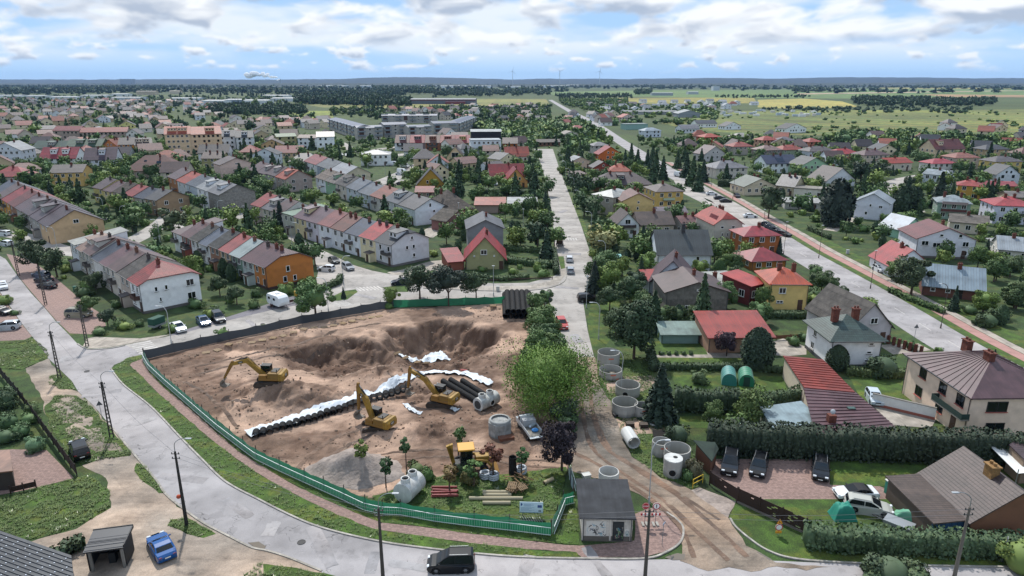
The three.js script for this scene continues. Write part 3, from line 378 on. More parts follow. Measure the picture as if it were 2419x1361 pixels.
    const n=Math.max(1,Math.round(w / 1.5));for(let i=0;i<n;i++){const wx=u*a +((i + 0.5)/ n - 0.5)*w;const m=mesh('window',windowGeo(0.95,0.95)[det?0:1],det?FRAME:GLASS,dw);const v=V3(wx,yb + hgt*0.42,z1);if(rot)v.set(v.z,v.y,-v.x);m.position.set(v.x,v.y,v.z - d / 2);m.rotation.y=rot;if(det)mesh('pane',windowGeo(0.95,0.95)[1],GLASS,m);}
 }
  for(const[f,x0,y,w,h]of o.win||[]){const L=f==='f'?W:d;if(f==='f')addWindow(g,w,h,x0*W,y,0,0,det,o.fm,o.sm);else if(f==='l')addWindow(g,w,h,-W / 2,y,-d / 2 + x0*d,-Math.PI / 2,det,o.fm,o.sm);else addWindow(g,w,h,W / 2,y,-d / 2 - x0*d,Math.PI / 2,det,o.fm,o.sm);}
  if(!o.win){const fl=Math.max(1,Math.round(e / 2.9)),ww=o.ww||1.35,wh=o.wh||Math.min(1.45,e*0.45),nf=o.nf??Math.max(1,Math.round(W / 3.3)),ns=o.ns??Math.max(1,Math.round(d / 4.2));rseed(Math.round(mid.x*31 + mid.y*17));
    const put=(L,n,fn)=>{for(let k=0;k<fl;k++)for(let i=0;i<n;i++){if(rnd()<0.12)continue;fn(((i + 0.5)/ n - 0.5)*L*0.9,e / fl*(k + 0.52));}};
    put(W,nf,(x,y)=>addWindow(g,ww,wh,x,y,0,0,det,o.fm,o.sm));if(!o.noL)put(d,ns,(x,y)=>addWindow(g,ww,wh,-W / 2,y,-d / 2 + x,-Math.PI / 2,det,o.fm,o.sm));if(!o.noR)put(d,ns,(x,y)=>addWindow(g,ww,wh,W / 2,y,-d / 2 - x,Math.PI / 2,det,o.fm,o.sm));
    if(along&&r>2.1&&!hh[0]&&!hh[1])for(const k of r>3.4&&W>8?[-0.1,0.1]:[0])addWindow(g,0.9,1.1,k*W,e + 0.75,0,0,det,o.fm);}
  if(det>0&&o.door !==0){const m=mesh('door',bx(0.95,2.05,0.08,(o.door??0.32)*W,1.03 +(o.plinth?0.2:0),0.03),M(o.doorHex||'#4a3226',0.6),g);if(det>1)mesh('handle',bx(0.04,0.12,0.06,(o.door??0.32)*W + 0.36,1.05,0.1),METAL,m);}
  if(det>1&&t2 !=='flat')for(const k of[-1,1]){if((k<0&&o.noL)||(k>0&&o.noR))continue;mesh('downpipe',bar(V3(k*(W / 2 - 0.12),0.1,0.09),V3(k*(W / 2 - 0.12),e - 0.2,0.09),0.05),STEEL,g);}
  if(det>1&&(t2==='gable'||t2==='hip')&&!along)mesh('gutter',bx(W,0.12,0.14,0,e -(r / b)*ov - 0.06,ov + 0.06),STEEL,rf);
  if(o.porch){const[u,w,hex]=o.porch,m=mesh('porch',bx(w,2.3,1.5,u*W,1.15,0.75),wm,g);mesh('porch_roof',bx(w + 0.4,0.14,1.9,u*W,2.38,0.85,0,0,0.12),M(hex,0.7),m);mesh('porch_door',bx(0.9,1.95,0.06,u*W,1.0,1.52),M('#4a3226',0.6),m);}
  for(const[u,y,w,hex]of o.bal||[]){const m=mesh('balcony',bx(w,0.16,1.1,u*W,y,0.56),concM('#8d8a86'),g);mesh('balcony_railing',merge([bx(w,0.75,0.05,u*W,y + 0.48,1.08),bx(0.05,0.75,1.0,u*W - w / 2 + 0.03,y + 0.48,0.55),bx(0.05,0.75,1.0,u*W + w / 2 - 0.03,y + 0.48,0.55)]),M(hex||'#3b3a3c',0.7),m);}
  if(o.solar)for(const[u,v,nx,ny]of o.solar)for(let i=0;i<nx;i++)for(let j=0;j<ny;j++){const th=Math.atan2(r,b),m=mesh('solar_panel',bx(0.95,0.05,1.55),M('#141c30',0.15),rf);const x=u*a + i*1.02,vv=v - j*1.62 / Math.hypot(r,b),y=e + r*(1 - vv)+ 0.1,z=vv*b;m.rotation.x=th;if(along){m.rotation.copy(new THREE.Euler(th,Math.PI / 2,0,'YXZ'));m.position.set(z,y,-x - d / 2);}else m.position.set(x,y,z - d / 2);}
  return g;
}
// H: facade line given by two points of the photograph (at height o.h above ground, normally its base)
const H=(x0,y0,x1,y1,d,e,r,type,wall,roof,label,o={})=>house(P(x0,y0,o.h||0),P(x1,y1,o.h||0),d,e,r,type,wall,roof,label,o);
const ORD=['nearest','second','third','fourth','fifth','sixth','seventh','eighth','ninth','tenth','eleventh'];
// row of attached houses, nearest unit first; the long facade runs from near point to far point
function row(nx,ny,fx,fy,W,e,r,name,units,o={}){
  const N=P(nx,ny),F=P(fx,fy),n=units.length,d=F.clone().sub(N).divideScalar(n);
  units.forEach(([rc,rn,rk,wc,wn,q={}],i)=>{
    const a=N.clone().addScaledVector(d,i + 0.997),b=N.clone().addScaledVector(d,i + 0.003),j=(hash(i,nx)- 0.5)*(o.jit??0.5),end=i===0,last=i===n - 1;
    house(a,b,W,e +(end?0:j),q.r||r + j*0.4,q.type||'gx',wc,rc,`${ORD[i]} house of ${name}, ${rn} roof, ${wn} walls`,{rk,name:'terrace_house',group:name,oe:[last?0.35:0,end?0.4:0],hh:[0,end?o.hh||0:0],noL:!last,noR:!end,nf:2,ns:2,ch:1,...(i % 3===1?{porch:[0.25,2.2,'#4a4444'],door:0}:i % 3===2?{bal:[[-0.2,2.75,2.6,'#55504e']]}:{}),cm:[BRICK,M('#4a4240',0.9),M('#6b4a3c',0.9),BRICK][i % 4],short:`${rn}-roofed ${wn} terrace house`,...q});
 });
}
row(341,743,176,628,11,6.1,2.7,'the leftmost front terrace',[
 ['#8e4240','red','tile','#e2e6ec','white',{type:'gx',plinth:'#6d6a6a',win:[['r',0.33,4.6,1.5,1.35],['r',-0.08,4.5,0.6,1],['r',-0.25,4.5,0.6,1],['r',0.33,1.9,1.6,1.4],['r',-0.2,2.3,0.45,0.9],['f',0.2,4.5,1.2,1.3],['f',-0.2,4.5,1.2,1.3],['f',-0.2,1.8,1.2,1.3]],bal:[[0.15,2.7,2.6,'#4a2f28']],hh:[0,0.75]}],
 ['#6e6c6c','grey','corr','#a59a90','beige'],['#6d5a5a','mauve','sheet','#b9b2a8','cream'],['#6b5254','brown','metal','#bdb8b0','white'],['#3c4350','dark blue','metal','#c4c2be','white'],['#5d4745','dark brown','metal','#a8a49e','grey',{dm:[[0,3.6]]}],['#a1897f','pinkish','tile','#b5b0a6','cream',{dm:[[0.1,3.5]]}],['#b9bab8','pale sheet','sheet','#cfd2d4','white',{type:'mono',r:1.6}]],{});
row(122,578,-14,486,13.5,5.2,3.6,'the brown terrace at far left',[['#4c3f44','dark brown','metal','#b59b7d','cream',{win:[['r',0,5.6,1.4,1.1],['f',0.2,3.8,1.1,1.2],['f',-0.2,3.8,1.1,1.2]]}],['#50434a','dark brown','metal','#8e8a86','grey',{dm:[[0,4]]}],['#534549','dark brown','metal','#8e8a86','grey',{dm:[[0,4]]}],['#5a474a','brown','metal','#a09a92','cream'],['#6b3b3b','red-brown','tile','#8c6a58','brown'],['#8b3a3e','red','tile','#b78642','ochre'],['#5c4a48','brown','metal','#b78642','ochre'],['#39404e','blue','metal','#9c9890','grey']]);
row(376,512,226,478,11,5.6,2.6,'the terrace behind the brown one',[['#56565a','grey','sheet','#8f7a64','brown'],['#2f3644','navy','metal','#bdb6ae','cream'],['#8a3638','red','tile','#b8a48c','sand'],['#5a5450','grey-brown','corr','#a09a92','grey'],['#5e4a4b','mauve','metal','#c0b68c','yellow'],['#57484a','brown','metal','#b3a970','olive']]);
row(634,686,415,592,11,5.4,2.7,'the terrace with the orange end',[['#5d4548','purple-brown','metal','#a26a38','orange',{ch:2,plinth:'#4f3836',hh:[0,0.4],win:[['r',-0.13,1.7,0.9,1.3],['r',0.08,1.6,0.8,1.2],['r',-0.05,3.9,0.9,1.3],['f',0.25,4,1,1.4],['f',-0.25,4,1,1.3],['f',0.25,1.5,1,1.4],['f',-0.25,1.5,0.9,1.4]]}],['#63494b','purple-brown','metal','#a7b0ae','pale teal',{door:0}],['#a9b3b2','pale sheet','metal','#6f8478','green'],['#9a5c58','faded red','metal','#b09a82','beige'],['#5f6062','grey','corr','#94725f','brick brown'],['#5f6672','blue-grey','metal','#c3c6c8','white'],['#616262','grey','corr','#c6c8ca','white'],['#67504f','brown','metal','#7d4a40','dark red',{bal:[[0,2.7,3]]}],['#5d494b','mauve','sheet','#cdcfd0','white',{type:'mono',r:2}]]);
row(928,632,600,524,11,5.8,2.8,'the grey-ended terrace',[['#35373c','dark grey','metal','#b7b8bc','pale grey',{hh:[0,0.3],dm:[[0.45,3.2]],plinth:'#77767a',bal:[[0.22,2.8,3]],win:[['r',-0.1,4.2,0.8,1],['r',0.08,4.2,0.8,1],['r',0.08,2,0.8,1],['r',0.04,6.4,0.7,0.9],['f',0.3,4.3,1,1.3],['f',-0.2,4.3,1,1.3],['f',-0.2,1.6,1,1.3]]}],['#a2333a','bright red','tile','#c9bfa2','cream',{ch:2}],['#2e3f56','navy blue','tile','#ccd0d4','white'],['#683a30','rusty','tile','#c0c2c6','white',{ch:2}],['#8a5f5c','pink','metal','#c8cbd0','white'],['#6c5a60','mauve','metal','#b4b0b8','lilac'],['#665056','purple','metal','#bdb08e','yellow',{dm:[[0.2,3]]}],['#5e8270','mint green','sheet','#a8a89c','grey',{type:'mono',r:1.2}],['#5c4a4c','brown','sheet','#b7b4b0','grey'],['#6a6a72','blue-grey','sheet','#b4aca4','beige',{dm:[[0,3.6]]}],['#8e3b3c','dark red','tile','#a89a94','pinkish']]);
row(982,534,748,448,11,5.4,2.8,'the blue-grey terrace in the middle',[['#5b5a5e','grey','sheet','#c7cdd2','white',{win:[['r',-0.02,6,0.8,1.2],['r',0.1,4,0.8,0.9],['r',0.25,1.4,0.6,0.6]]}],['#55585e','dark grey','metal','#a9acae','grey',{dm:[[0,4]]}],['#824a3c','red-brown','tile','#a8a5a2','grey'],['#626b78','blue-grey','sheet','#a6acb4','grey'],['#6a7380','slate','sheet','#acb2b8','pale grey'],['#77777a','grey','corr','#b5ada4','beige',{dm:[[0,4]]}],['#9a9696','pale grey','corr','#7f9a80','green',{dm:[[0,3]]}],['#98908c','pale brown','corr','#cfd2d4','white']]);
row(524,505,402,454,12,6.6,2.8,'the terrace with the bare block gable',[['#84868c','grey sheet','sheet','#a9a5a0','bare block',{wm:M('#a9a5a0',0.95,{t:'brick',m:3}),dm:[[0,4,'#cfd2d6']],win:[['f',0,1.8,1,1.2]]}],['#a8adb2','pale sheet','sheet','#c8ccd0','white',{dm:[[0,3.6]]}],['#4a5058','slate','metal','#9aa6b0','blue-grey'],['#96402f','orange red','tile','#b5b8bc','grey'],['#5e4c4c','brown','metal','#94694a','brown']]);
row(678,455,592,428,11,5.6,3,'the terrace with red dormers',[['#a2503c','orange red','tile','#9a8d88','taupe',{dm:[[0.2,3.4]]}],['#5b4d4e','brown','metal','#a8a4a2','grey',{dm:[[0,3.2]]}],['#594a4c','dark brown','metal','#a09894','grey',{dm:[[0,3.2]]}],['#604c4c','brown','metal','#948a84','taupe']]);
row(818,444,722,408,11,5.8,2.8,'the pale terrace below the white villa',[['#a6a8ac','silver sheet','metal','#b5ad98','cream'],['#6e7278','grey','sheet','#8f97a2','slate blue'],['#93585a','pink','tile','#c2c4c6','white']]);
// single houses in the middle
H(1101,637,1191,636,11,3.0,5.0,'gz','#8d8a68','#9a2f35','olive cottage with steep bright red gable roof at the corner',{win:[['f',-0.03,4.2,1.5,1.2],['f',-0.28,3.3,0.35,0.4],['f',0.24,3.3,0.35,0.4]],ch:1,door:0.42,det:2,ov:0.7,short:'red-roofed cottage'});
H(1060,640,1097,637,8,2.3,1.2,'mono','#6d4334','#8f2f34','red-roofed carport lean-to beside the corner cottage',{win:[],ch:0,name:'carport',cat:'carport',door:0});
H(1106,598,1189,596,12,6.6,2.2,'gz','#74757a','#66686e','grey unpainted house with grey roof behind the red-roofed cottage',{win:[],rk:'sheet',ch:1,door:0,short:'unpainted grey house'});
H(1048,528,1118,520,15,4.2,5.2,'hip','#8f6460','#76706c','old brick house under a big patched grey hipped roof',{rk:'corr',ch:2,short:'patched grey hipped house'});
H(1055,548,1110,534,6,3.4,2.4,'gz','#7b5a58','#77726e','small grey-roofed brick annex below the patched hipped house',{rk:'corr',ch:0});
H(1122,504,1193,504,9,3.0,1.0,'mono','#8e8078','#9c5642','low workshop with rusty red sheet roof by the avenue',{rk:'sheet',ch:0,win:[],name:'workshop',cat:'workshop'});
H(1200,503,1268,503,7,3.4,0.8,'mono','#4a4744','#b9bec2','open shed with pale and rusty sheet roof by the avenue',{rk:'sheet',ch:0,win:[],name:'shed',cat:'shed'});
H(985,451,1052,450,10,2.6,6.2,'gz','#9a7a36','#4d4a4c','yellow steep-gabled house with dark roof beside spruces',{win:[['f',-0.12,3.6,0.9,1.2],['f',0.14,3.6,0.9,1.2]],short:'yellow steep-gabled house'});
H(982,468,1024,468,6,2.6,1.6,'gx','#8a7a70','#8a3a3c','low red-roofed outbuilding below the yellow steep-gabled house',{ch:0});
H(1193,444,1246,443,10,2.8,5.2,'gz','#b08350','#8f2b33','orange gabled house with red roof beside the avenue',{win:[['f',-0.16,3.8,0.9,1.2],['f',0.16,3.8,0.9,1.2]],short:'orange gabled house'});
H(1158,432,1240,430,9,3.2,4.6,'gx','#b9b4ae','#962f37','pale house with large red roof behind the orange gable',{rk:'tile'});
H(1195,384,1250,383,10,3.6,4.6,'gx','#c2b8ae','#9c4430','white house with orange-red roof at the end of the avenue',{ch:1});
H(1056,379,1095,379,9,2.2,5.6,'gz','#c0a98c','#574a46','cream steep gable with dark window below the apartment row',{win:[['f',0,2.6,4,3.6]]});
H(853,392,922,391,13,6,1.6,'hip','#d3d5d6','#c2c5c8','modern white villa with pale hipped roof on the open plot',{rk:'sheet',ch:0,short:'modern white villa'});
H(683,397,756,396,11,3.6,3.4,'hip','#c9ccd0','#3d4148','white bungalow with dark hipped roof and big windows',{rk:'sheet',ww:2.4});
H(651,374,716,373,10,3.4,3.4,'gx','#b39f80','#853a3c','cream house with maroon roof above the white bungalow',{});
H(619,363,670,362,11,5.6,3,'gz','#a98f6c','#54473f','tan gabled house with dark balcony',{bal:[[0,2.8,8,'#3c2c24']]});
H(656,352,702,350,11,8,1.6,'gx','#8f8a68','#6c8266','olive block with green roof left of the tall white block',{});
H(705,352,750,352,11,7.4,1.6,'gx','#c2c6ca','#77635a','white block with brown roof left of the tall white block',{});
H(751,361,792,360,12,10,2.6,'gx','#cfd4d8','#33353c','tall white block with dark roof',{rk:'sheet'});
// left distance, singled out by colour
H(-14,394,56,393,14,8.5,4,'gz','#b9bcc2','#8f959e','big pale grey house with curved grey gable at the left edge',{rk:'sheet',nf:5});
H(97,394,182,393,12,4.6,5,'gx','#cfd0d2','#a04450','white house with pinkish red roof and dormers',{dm:[[-0.3,3],[0.35,3]],ww:1.6});
H(202,402,277,400,12,5.4,5.2,'gx','#bec0c8','#5e4d57','white house with steep mauve roof',{dm:[[0.1,2.6]]});
H(80,374,160,374,13,6,3.6,'gx','#8b8a86','#42584e','grey end of the long green-roofed building',{rk:'sheet',dm:[[0,4]]});
H(161,374,243,373,13,7,3.6,'gx','#4d5844','#46604f','dark green house with green roof and gables',{dm:[[-0.3,4],[0.4,4]]});
H(246,374,282,374,12,7,3.8,'gz','#a06a3c','#8c4a34','orange-brown townhouse with red roof',{});
H(284,374,320,373,12,8,3.4,'gx','#b07c34','#4a4242','ochre townhouse with dark roof',{nf:3});
H(322,373,364,371,12,7.6,3.4,'gx','#b3a48c','#4a4244','cream townhouse with dark roof and twin gables',{dm:[[-0.4,3],[0.4,3]]});
H(395,366,455,364,15,12.5,4,'gx','#c4ab90','#a85a42','left half of the cream apartment block with orange roof',{name:'apartment_block',cat:'apartments',nf:5,dm:[[-0.4,5],[0.4,5]],ww:1.4});
H(455.5,364,528,361,15,12,4,'gx','#c2a88e','#a4563f','right half of the cream apartment block with orange roof',{name:'apartment_block',cat:'apartments',nf:6,dm:[[0.3,5]],ww:1.4});
H(520,353,558,352,12,8.5,3.6,'gx','#c0c4ca','#3b4048','white townhouse with black roof beside the cream block',{nf:3,dm:[[0,3.4]]});
H(560,353,600,352,12,8,3.6,'gx','#c4c8ce','#3a3f47','white black-roofed townhouse, right one of the pair',{nf:3,dm:[[0,3.4]]});
H(470,382,541,381,11,5,4,'gx','#c0c2c6','#4a4648','white gabled house with dark brown roof below the cream block',{});
H(478,396,528,396,9,5,2.6,'gx','#8a8460','#5f4f4a','olive house partly behind the pink gable',{});
H(524,420,600,414,12,6,2.8,'gz','#c3aca4','#5e5254','pale pink house with grey roof and small gable window',{win:[['f',0,6,1.4,0.8]],ch:2,short:'pale pink gabled house'});
H(124,442,200,440,11,6.2,2.6,'gx','#b79a64','#5c5453','yellow ochre house with grey roof among dark trees',{});
H(-20,438,62,437,11,4,3.4,'hip','#b3a9a4','#9e4a4c','house with pinkish red hipped roof at left edge',{});
H(296,421,425,418,16,3.6,6,'hip','#a08f86','#69413a','large house under sprawling red-brown hipped roof',{sky:[[0.2,0.5,2,1.6],[-0.3,0.4,1.2,1]]});
H(128,330,190,330,12,7,3,'gx','#93857c','#813b41','long maroon roof behind the green building',{});
H(192,331,302,329,12,6,3,'gx','#93857c','#8c4338','long red-brown roof right of the maroon one',{});
H(283,312,321,311,12,6,3.4,'gz','#b9b47c','#4c4a4c','lemon yellow gabled house in the far estate',{});
H(200,320,254,319,12,4,2.6,'gz','#b6bcc4','#8e939a','pale low gabled hall in the far estate',{});
// long flats, red-roofed terrace and white-black block in the middle distance
const flats=(x0,y0,x1,y1,d,e,label)=>{const n=Math.max(3,Math.round(P(x0,y0).distanceTo(P(x1,y1))/ 7));const g=H(x0,y0,x1,y1,d,e,1.4,'gx','#9a9894','#51607c',label,{rk:'sheet',name:'apartment_block',cat:'apartments',nf:n,ww:1.7,wh:1.5,ch:0,det:1,noL:1});const W=P(x0,y0).distanceTo(P(x1,y1));for(let f=1;f<4;f++)for(let i=0;i<n;i +=2){const m=mesh('balcony',bx(W / n*0.9,0.9,1.3,((i + 0.5)/ n - 0.5)*W,f*3 + 0.3,0.7),M('#77818a',0.5),g);}for(let i=0;i<n;i +=3)mesh('facade_panel',bx(W / n*0.55,e - 3.2,0.12,((i + 0.5)/ n - 0.5)*W,3 +(e - 3.2)/ 2,0.06),M('#4c342c',0.8),g);};
[[845,331,905,329,9,'first'],[908,327,962,325,10.5,'second'],[966,329,1020,327,9,'third'],[1025,323,1080,321,10.5,'fourth']].forEach(([a,b,c,d,e,n])=>flats(a,b,c,d,13,e,`${n} block from left in the front wing of the blue-roofed flats`));
flats(778,306,843,330,13,9.5,'left wing of the blue-roofed flats');
flats(902,291,1032,291,13,8,'rear wing of the blue-roofed flats');
flats(1084,319,1124,300,13,9.5,'right wing of the blue-roofed flats');
[['#6f4a46','brown','#c2c6ca'],['#9c444c','red','#77696a'],['#7d5d52','tan','#7b5340'],['#a3605c','pink','#6e4434'],['#a8565c','rose','#a89c6c']].forEach(([rc,n,wc],i)=>H(933 + i*35.5,356,968 + i*35.5,356,12,5.4,4.2,'gx',wc,rc,`${n}-roofed house of the terrace below the blue-roofed flats`,{name:'terrace_house',dm:[[0,4]],group:'terrace below the flats',oe:[0,0],bal:[[0,2.8,6]]}));
H(1113,366,1184,365,14,8.5,1.6,'flat','#c3c8cc','#b8c0c6','white three-storey block with black top band',{name:'apartment_block',cat:'apartments',nf:6,ch:0});
H(1113,348,1184,347.5,11,10.5,1.2,'gx','#22242a','#a8b2ba','black upper storey block behind the white three-storey front',{rk:'sheet',win:[],name:'apartment_block',cat:'apartments',ch:2});
H(1188,361,1222,361,11,6,3,'gx','#9a5f36','#5a4a48','orange-brown house with dark roof right of the white block',{});
// right of the avenue
H(1552,646,1677,646,11,4.9,4.4,'gx','#c4c9ce','#4d5253','white house with broad dark grey sheet roof',{rk:'metal',win:[['f',0.25,3.6,0.8,1]],ch:1,cm:M('#2b2c30',0.6),cs:[1,1.8,1],door:0,short:'broad grey-roofed white house'});
H(1538,697,1632,704,10,3.6,4.2,'gz','#b9bec6','#56434a','half-timbered white house with brown roof above the concrete garage',{win:[['f',0.2,4.6,1,1.5]],ov:0.8,short:'half-timbered house'});
H(1571,745,1716,744,11,4.8,1.9,'gz','#8b8884','#574545','large bare concrete garage with brown roof',{rk:'sheet',win:[['f',-0.14,1.1,1.1,1.8],['f',0.02,0.9,2.4,1.6],['f',0.02,5,0.8,0.4]],wm:concM('#85827d'),ch:1,name:'garage',cat:'garage',door:0,short:'concrete garage'});
H(1532,692,1567,690,5,2.8,0.8,'mono','#a8adb2','#a3423e','small red-roofed porch left of the concrete garage',{ch:0,rk:'sheet'});
H(1668,712,1762,706,9,3.2,0.3,'mono','#93694c','#c4c8c6','flat outbuilding with white patched sheet roof',{rk:'sheet',ch:1,win:[['f',-0.3,1.6,1.2,1],['f',0.1,1.6,1.2,1]]});
H(1815,731,1904,732,9,5.5,2.0,'hip','#c2ac74','#b05a40','yellow cube house with orange hipped roof',{rk:'metal',win:[['f',-0.18,3.9,1.35,1.2],['f',-0.22,1.6,1.3,0.55]],ch:2,short:'yellow cube house'});
H(1768,722,1806,712,7,4.2,0.8,'mono','#5d2b2a','#b0504a','red-roofed porch wing of the yellow cube house',{ch:0,rk:'metal',door:0});
H(1775,640,1855,636,8,2.6,2,'hip','#8a5c2c','#97424c','low orange house with red hipped roof',{rk:'sheet',ch:0});
H(1755,603,1838,600,8,5.2,1.6,'hip','#8c5630','#a14550','taller orange house with flat red roof behind',{rk:'sheet',ch:1});
H(1684,582,1749,580,13,6.3,2.8,'gz','#aaa59c','#a44138','beige house with orange-red hipped roof and solar panels',{win:[['f',-0.22,5.2,0.9,0.7],['f',0.18,5.2,0.9,0.7],['f',-0.2,3.2,0.5,1],['f',0,3.2,0.5,1],['f',-0.2,1.4,0.6,0.6],['f',0,1.4,0.6,0.6]],hh:[0.55,0.55],ch:2,solar:[[-0.2,-0.75,5,1]],short:'beige house with solar panels'});
H(1614,560,1672,556,9,3.4,2,'gx','#9a958e','#7d5a5a','low house with mauve roof left of the solar panels',{});
H(1469,517,1541,516,11,6,2.4,'gz','#bfa777','#76544f','yellow gabled house with brown roof',{win:[['f',0.02,5.4,0.7,0.8],['f',0,3.4,0.7,1],['f',-0.14,1.4,0.8,1.2],['f',0.2,1.4,0.8,1.1]],ch:2,short:'yellow gabled house'});
H(1447,510,1500,500,9,6.4,1.6,'hip','#9b948c','#c2c6c8','grey house with white hipped sheet roof',{rk:'sheet'});
H(1549,492,1612,490,12,6,2,'hip','#b99d62','#6a5f5e','ochre cube house with brown hipped roof and balcony',{bal:[[-0.05,2.8,4,'#a8b8a0']]});
H(1553,522,1622,521,7,2.8,1.2,'gx','#a8947c','#7d7480','low pinkish outbuilding below the ochre cube house',{rk:'sheet',ch:1});
H(1455,562,1508,561,9,4,3.2,'gz','#c4c7ca','#5f5350','white gable with balcony and brown roof by the flowering tree',{win:[['f',0,4.6,1.6,1.4],['f',-0.2,1.7,1.2,1.3],['f',0.2,1.7,1.2,1.3]],bal:[[0,3,4.5,'#3a3030']],short:'white balconied gable'});
H(1508,560,1590,558,9,3.8,2.8,'gx','#a59a8e','#675a56','long grey-brown roofed wing of the white balconied gable',{rk:'sheet'});
H(1402,452,1540,452,14,3,3.8,'hip','#8a6a52','#4f4246','sprawling bungalow with dark purple-brown hipped roof',{dm:[[-0.05,3,'#3b2a28']],short:'dark-roofed bungalow'});
H(1440,424,1490,424,9,4,2.8,'hip','#c0bab4','#b0604a','white house with salmon hipped roof among spruces',{});
H(1360,438,1388,436,7,4.6,0.6,'mono','#7f7a76','#6d5a55','small grey block shed by the avenue trees',{ch:0});
H(1402,411,1447,410,8,3.2,2.6,'gz','#7d4034','#5d5a5c','dark brick house with grey sheet roof',{});
H(1345,398,1398,396,9,3.2,2.6,'gz','#c0a898','#9a9fa2','pinkish gabled house with pale sheet roof',{win:[['f',-0.15,3,0.7,1],['f',0.1,3,0.7,1]]});
H(1415,381,1468,380,10,4,4,'gz','#b0602f','#8f2f38','vivid orange house with red roof by the main road',{});
H(1402,363,1438,362,9,5,1.8,'hip','#a8a4a0','#8d8c90','small grey hipped house behind the vivid orange one',{});
H(1325,335,1374,333,9,4.6,3,'gz','#b5b0a8','#8d857e','pale gabled house among trees right of the avenue end',{});
H(1269,346,1323,345,7,3,1.6,'gx','#6a4c3c','#5e5750','long low brown shed at the end of the avenue',{ch:0,name:'shed',cat:'shed'});
H(1354,315,1383,314,9,4.4,2,'hip','#b08a80','#a85a5c','pink house with red hipped roof right of the avenue end',{});
H(1478,307,1530,306,12,5,0.6,'flat','#7f9a94','#9aa4a4','building shell wrapped in green netting',{win:[],ch:0,name:'building_shell',cat:'building'});
H(1522,325,1561,324,10,5.4,2,'hip','#b8c0ca','#aebdcc','pale blue hipped house beside the netted shell',{rk:'sheet'});
H(1469,288,1499,287,10,5,3.4,'gz','#b8aca4','#a2483c','white gabled house with red roof in front of the grey halls',{});
H(1610,315,1652,314,11,4,3,'gx','#c0c4c8','#8a8c92','white house with plain grey roof on the yellow meadow',{});
H(1646,302,1693,301,11,4,3,'gx','#cdd0d2','#5c6068','white house with solar roof on the yellow meadow',{});
H(1713,307,1750,306,11,3.4,3.6,'gz','#ced2d6','#3b3d44','white gabled house with black roof on the yellow meadow',{});
H(1663,342,1703,341,11,5.4,2,'hip','#9a4e36','#aa4c3c','brick orange house with red roof above the dark spruces',{});
H(1736,338,1777,337,10,4.6,2.2,'hip','#b5b2ac','#b9b7b4','pale hipped house in greenery right of the brick orange one',{rk:'sheet'});
H(1731,367,1777,366,10,5.4,2.2,'hip','#98928c','#9a5048','grey cube with red hipped roof near the dark spruces',{});
H(1663,382,1713,380,11,4.2,4.2,'gz','#a9a5a6','#6d5c60','grey gabled house with mauve roof',{});
H(1690,423,1764,420,12,5,2.6,'hip','#b7b2aa','#86868c','pale house with wide grey hipped roof above a hedge',{short:'wide grey hipped house'});
H(1757,462,1832,460,12,3.6,3,'gz','#b7ab98','#5e6a64','beige house with green roof and arched gable window',{rk:'sheet'});
H(1832,459,1874,464,9,4,3.6,'gx','#a59c86','#5c5c60','long house with dark slatted roof right of the arched gable',{rk:'metal'});
H(1874,467,1948,472,8,3.6,0.5,'flat','#bdb8ae','#a7a29a','long low white building behind the big spruce',{ch:0});
H(1853,494,1938,497,7,2.6,0.5,'mono','#9c9a96','#c0c2c2','low greenhouse shed with pale roof behind the lay-by tree',{ch:0,rk:'sheet',name:'shed',cat:'shed'});
H(2016,515,2096,523,10,5.8,2.8,'gz','#bfc1ca','#a3abb2','white house with pale sheet roof facing the gardens',{rk:'metal',win:[['f',-0.05,4.6,0.7,0.9],['f',0.25,4.4,1.1,0.9],['f',-0.15,2,0.8,1.1],['r',0,2.4,1,1.2]],ch:0,short:'white pale-roofed house'});
H(2210,516,2287,521,9,5.6,1.8,'hip','#7f9388','#a9b6be','grey-green house with pale hipped roof and dark balcony',{rk:'sheet',bal:[[0,2.6,7,'#542a26'],[0,5,7,'#8a7a78']],short:'grey-green balconied house'});
H(2343,528,2440,532,11,6,2,'hip','#bfc0cc','#b5575c','white house with pink hipped roof at right edge',{bal:[[0.1,2.8,4]]});
H(2258,468,2314,472,9,5.2,1.8,'hip','#b08c44','#ac5450','ochre house with pink hipped roof behind the spruce',{});
H(2176,440,2232,446,9,5.6,1.6,'gx','#b9c0c8','#a4b0ba','pale blue-roofed house behind the tall spruce',{rk:'sheet'});
H(2199,410,2256,409,9,5,1.8,'hip','#c5c2c0','#b25560','white house with rose hipped roof',{});
H(2253,400,2309,399,10,6,2,'hip','#a2948c','#a5736a','beige house with salmon hipped roof',{});
H(2346,413,2409,412,10,6.4,2,'hip','#b7a26a','#6f6a6c','yellow house with grey hipped roof near right edge',{});
H(2325,373,2381,372,10,5,2.2,'hip','#a89478','#4a4c54','tan house with dark grey hipped roof near right edge',{});
H(2207,374,2276,372,12,5.4,5,'gx','#c0ac94','#6d3a3c','large cream house with tall maroon roof',{dm:[[-0.5,3]]});
H(2096,405,2152,403,10,4.2,2,'gx','#b8b0a4','#a1493f','cream house with low red roof',{});
H(2039,390,2097,388,10,5.4,2.2,'hip','#b3a89c','#6a5458','cream cube with brown hipped roof',{});
H(1971,385,2028,383,10,5,2.2,'hip','#b07a78','#a63c44','pink cube with bright red hipped roof',{});
H(1910,380,1970,378,10,5.4,2.2,'hip','#bcc0c8','#6b6668','white cube with grey-brown hipped roof',{});
H(1847,374,1897,372,10,5,2.2,'hip','#7f8a78','#9a4c40','greenish cube with brick red hipped roof',{});
H(1800,377,1845,375,10,5.4,2.2,'hip','#7d726c','#9a8480','dark cube with pinkish grey hipped roof',{});
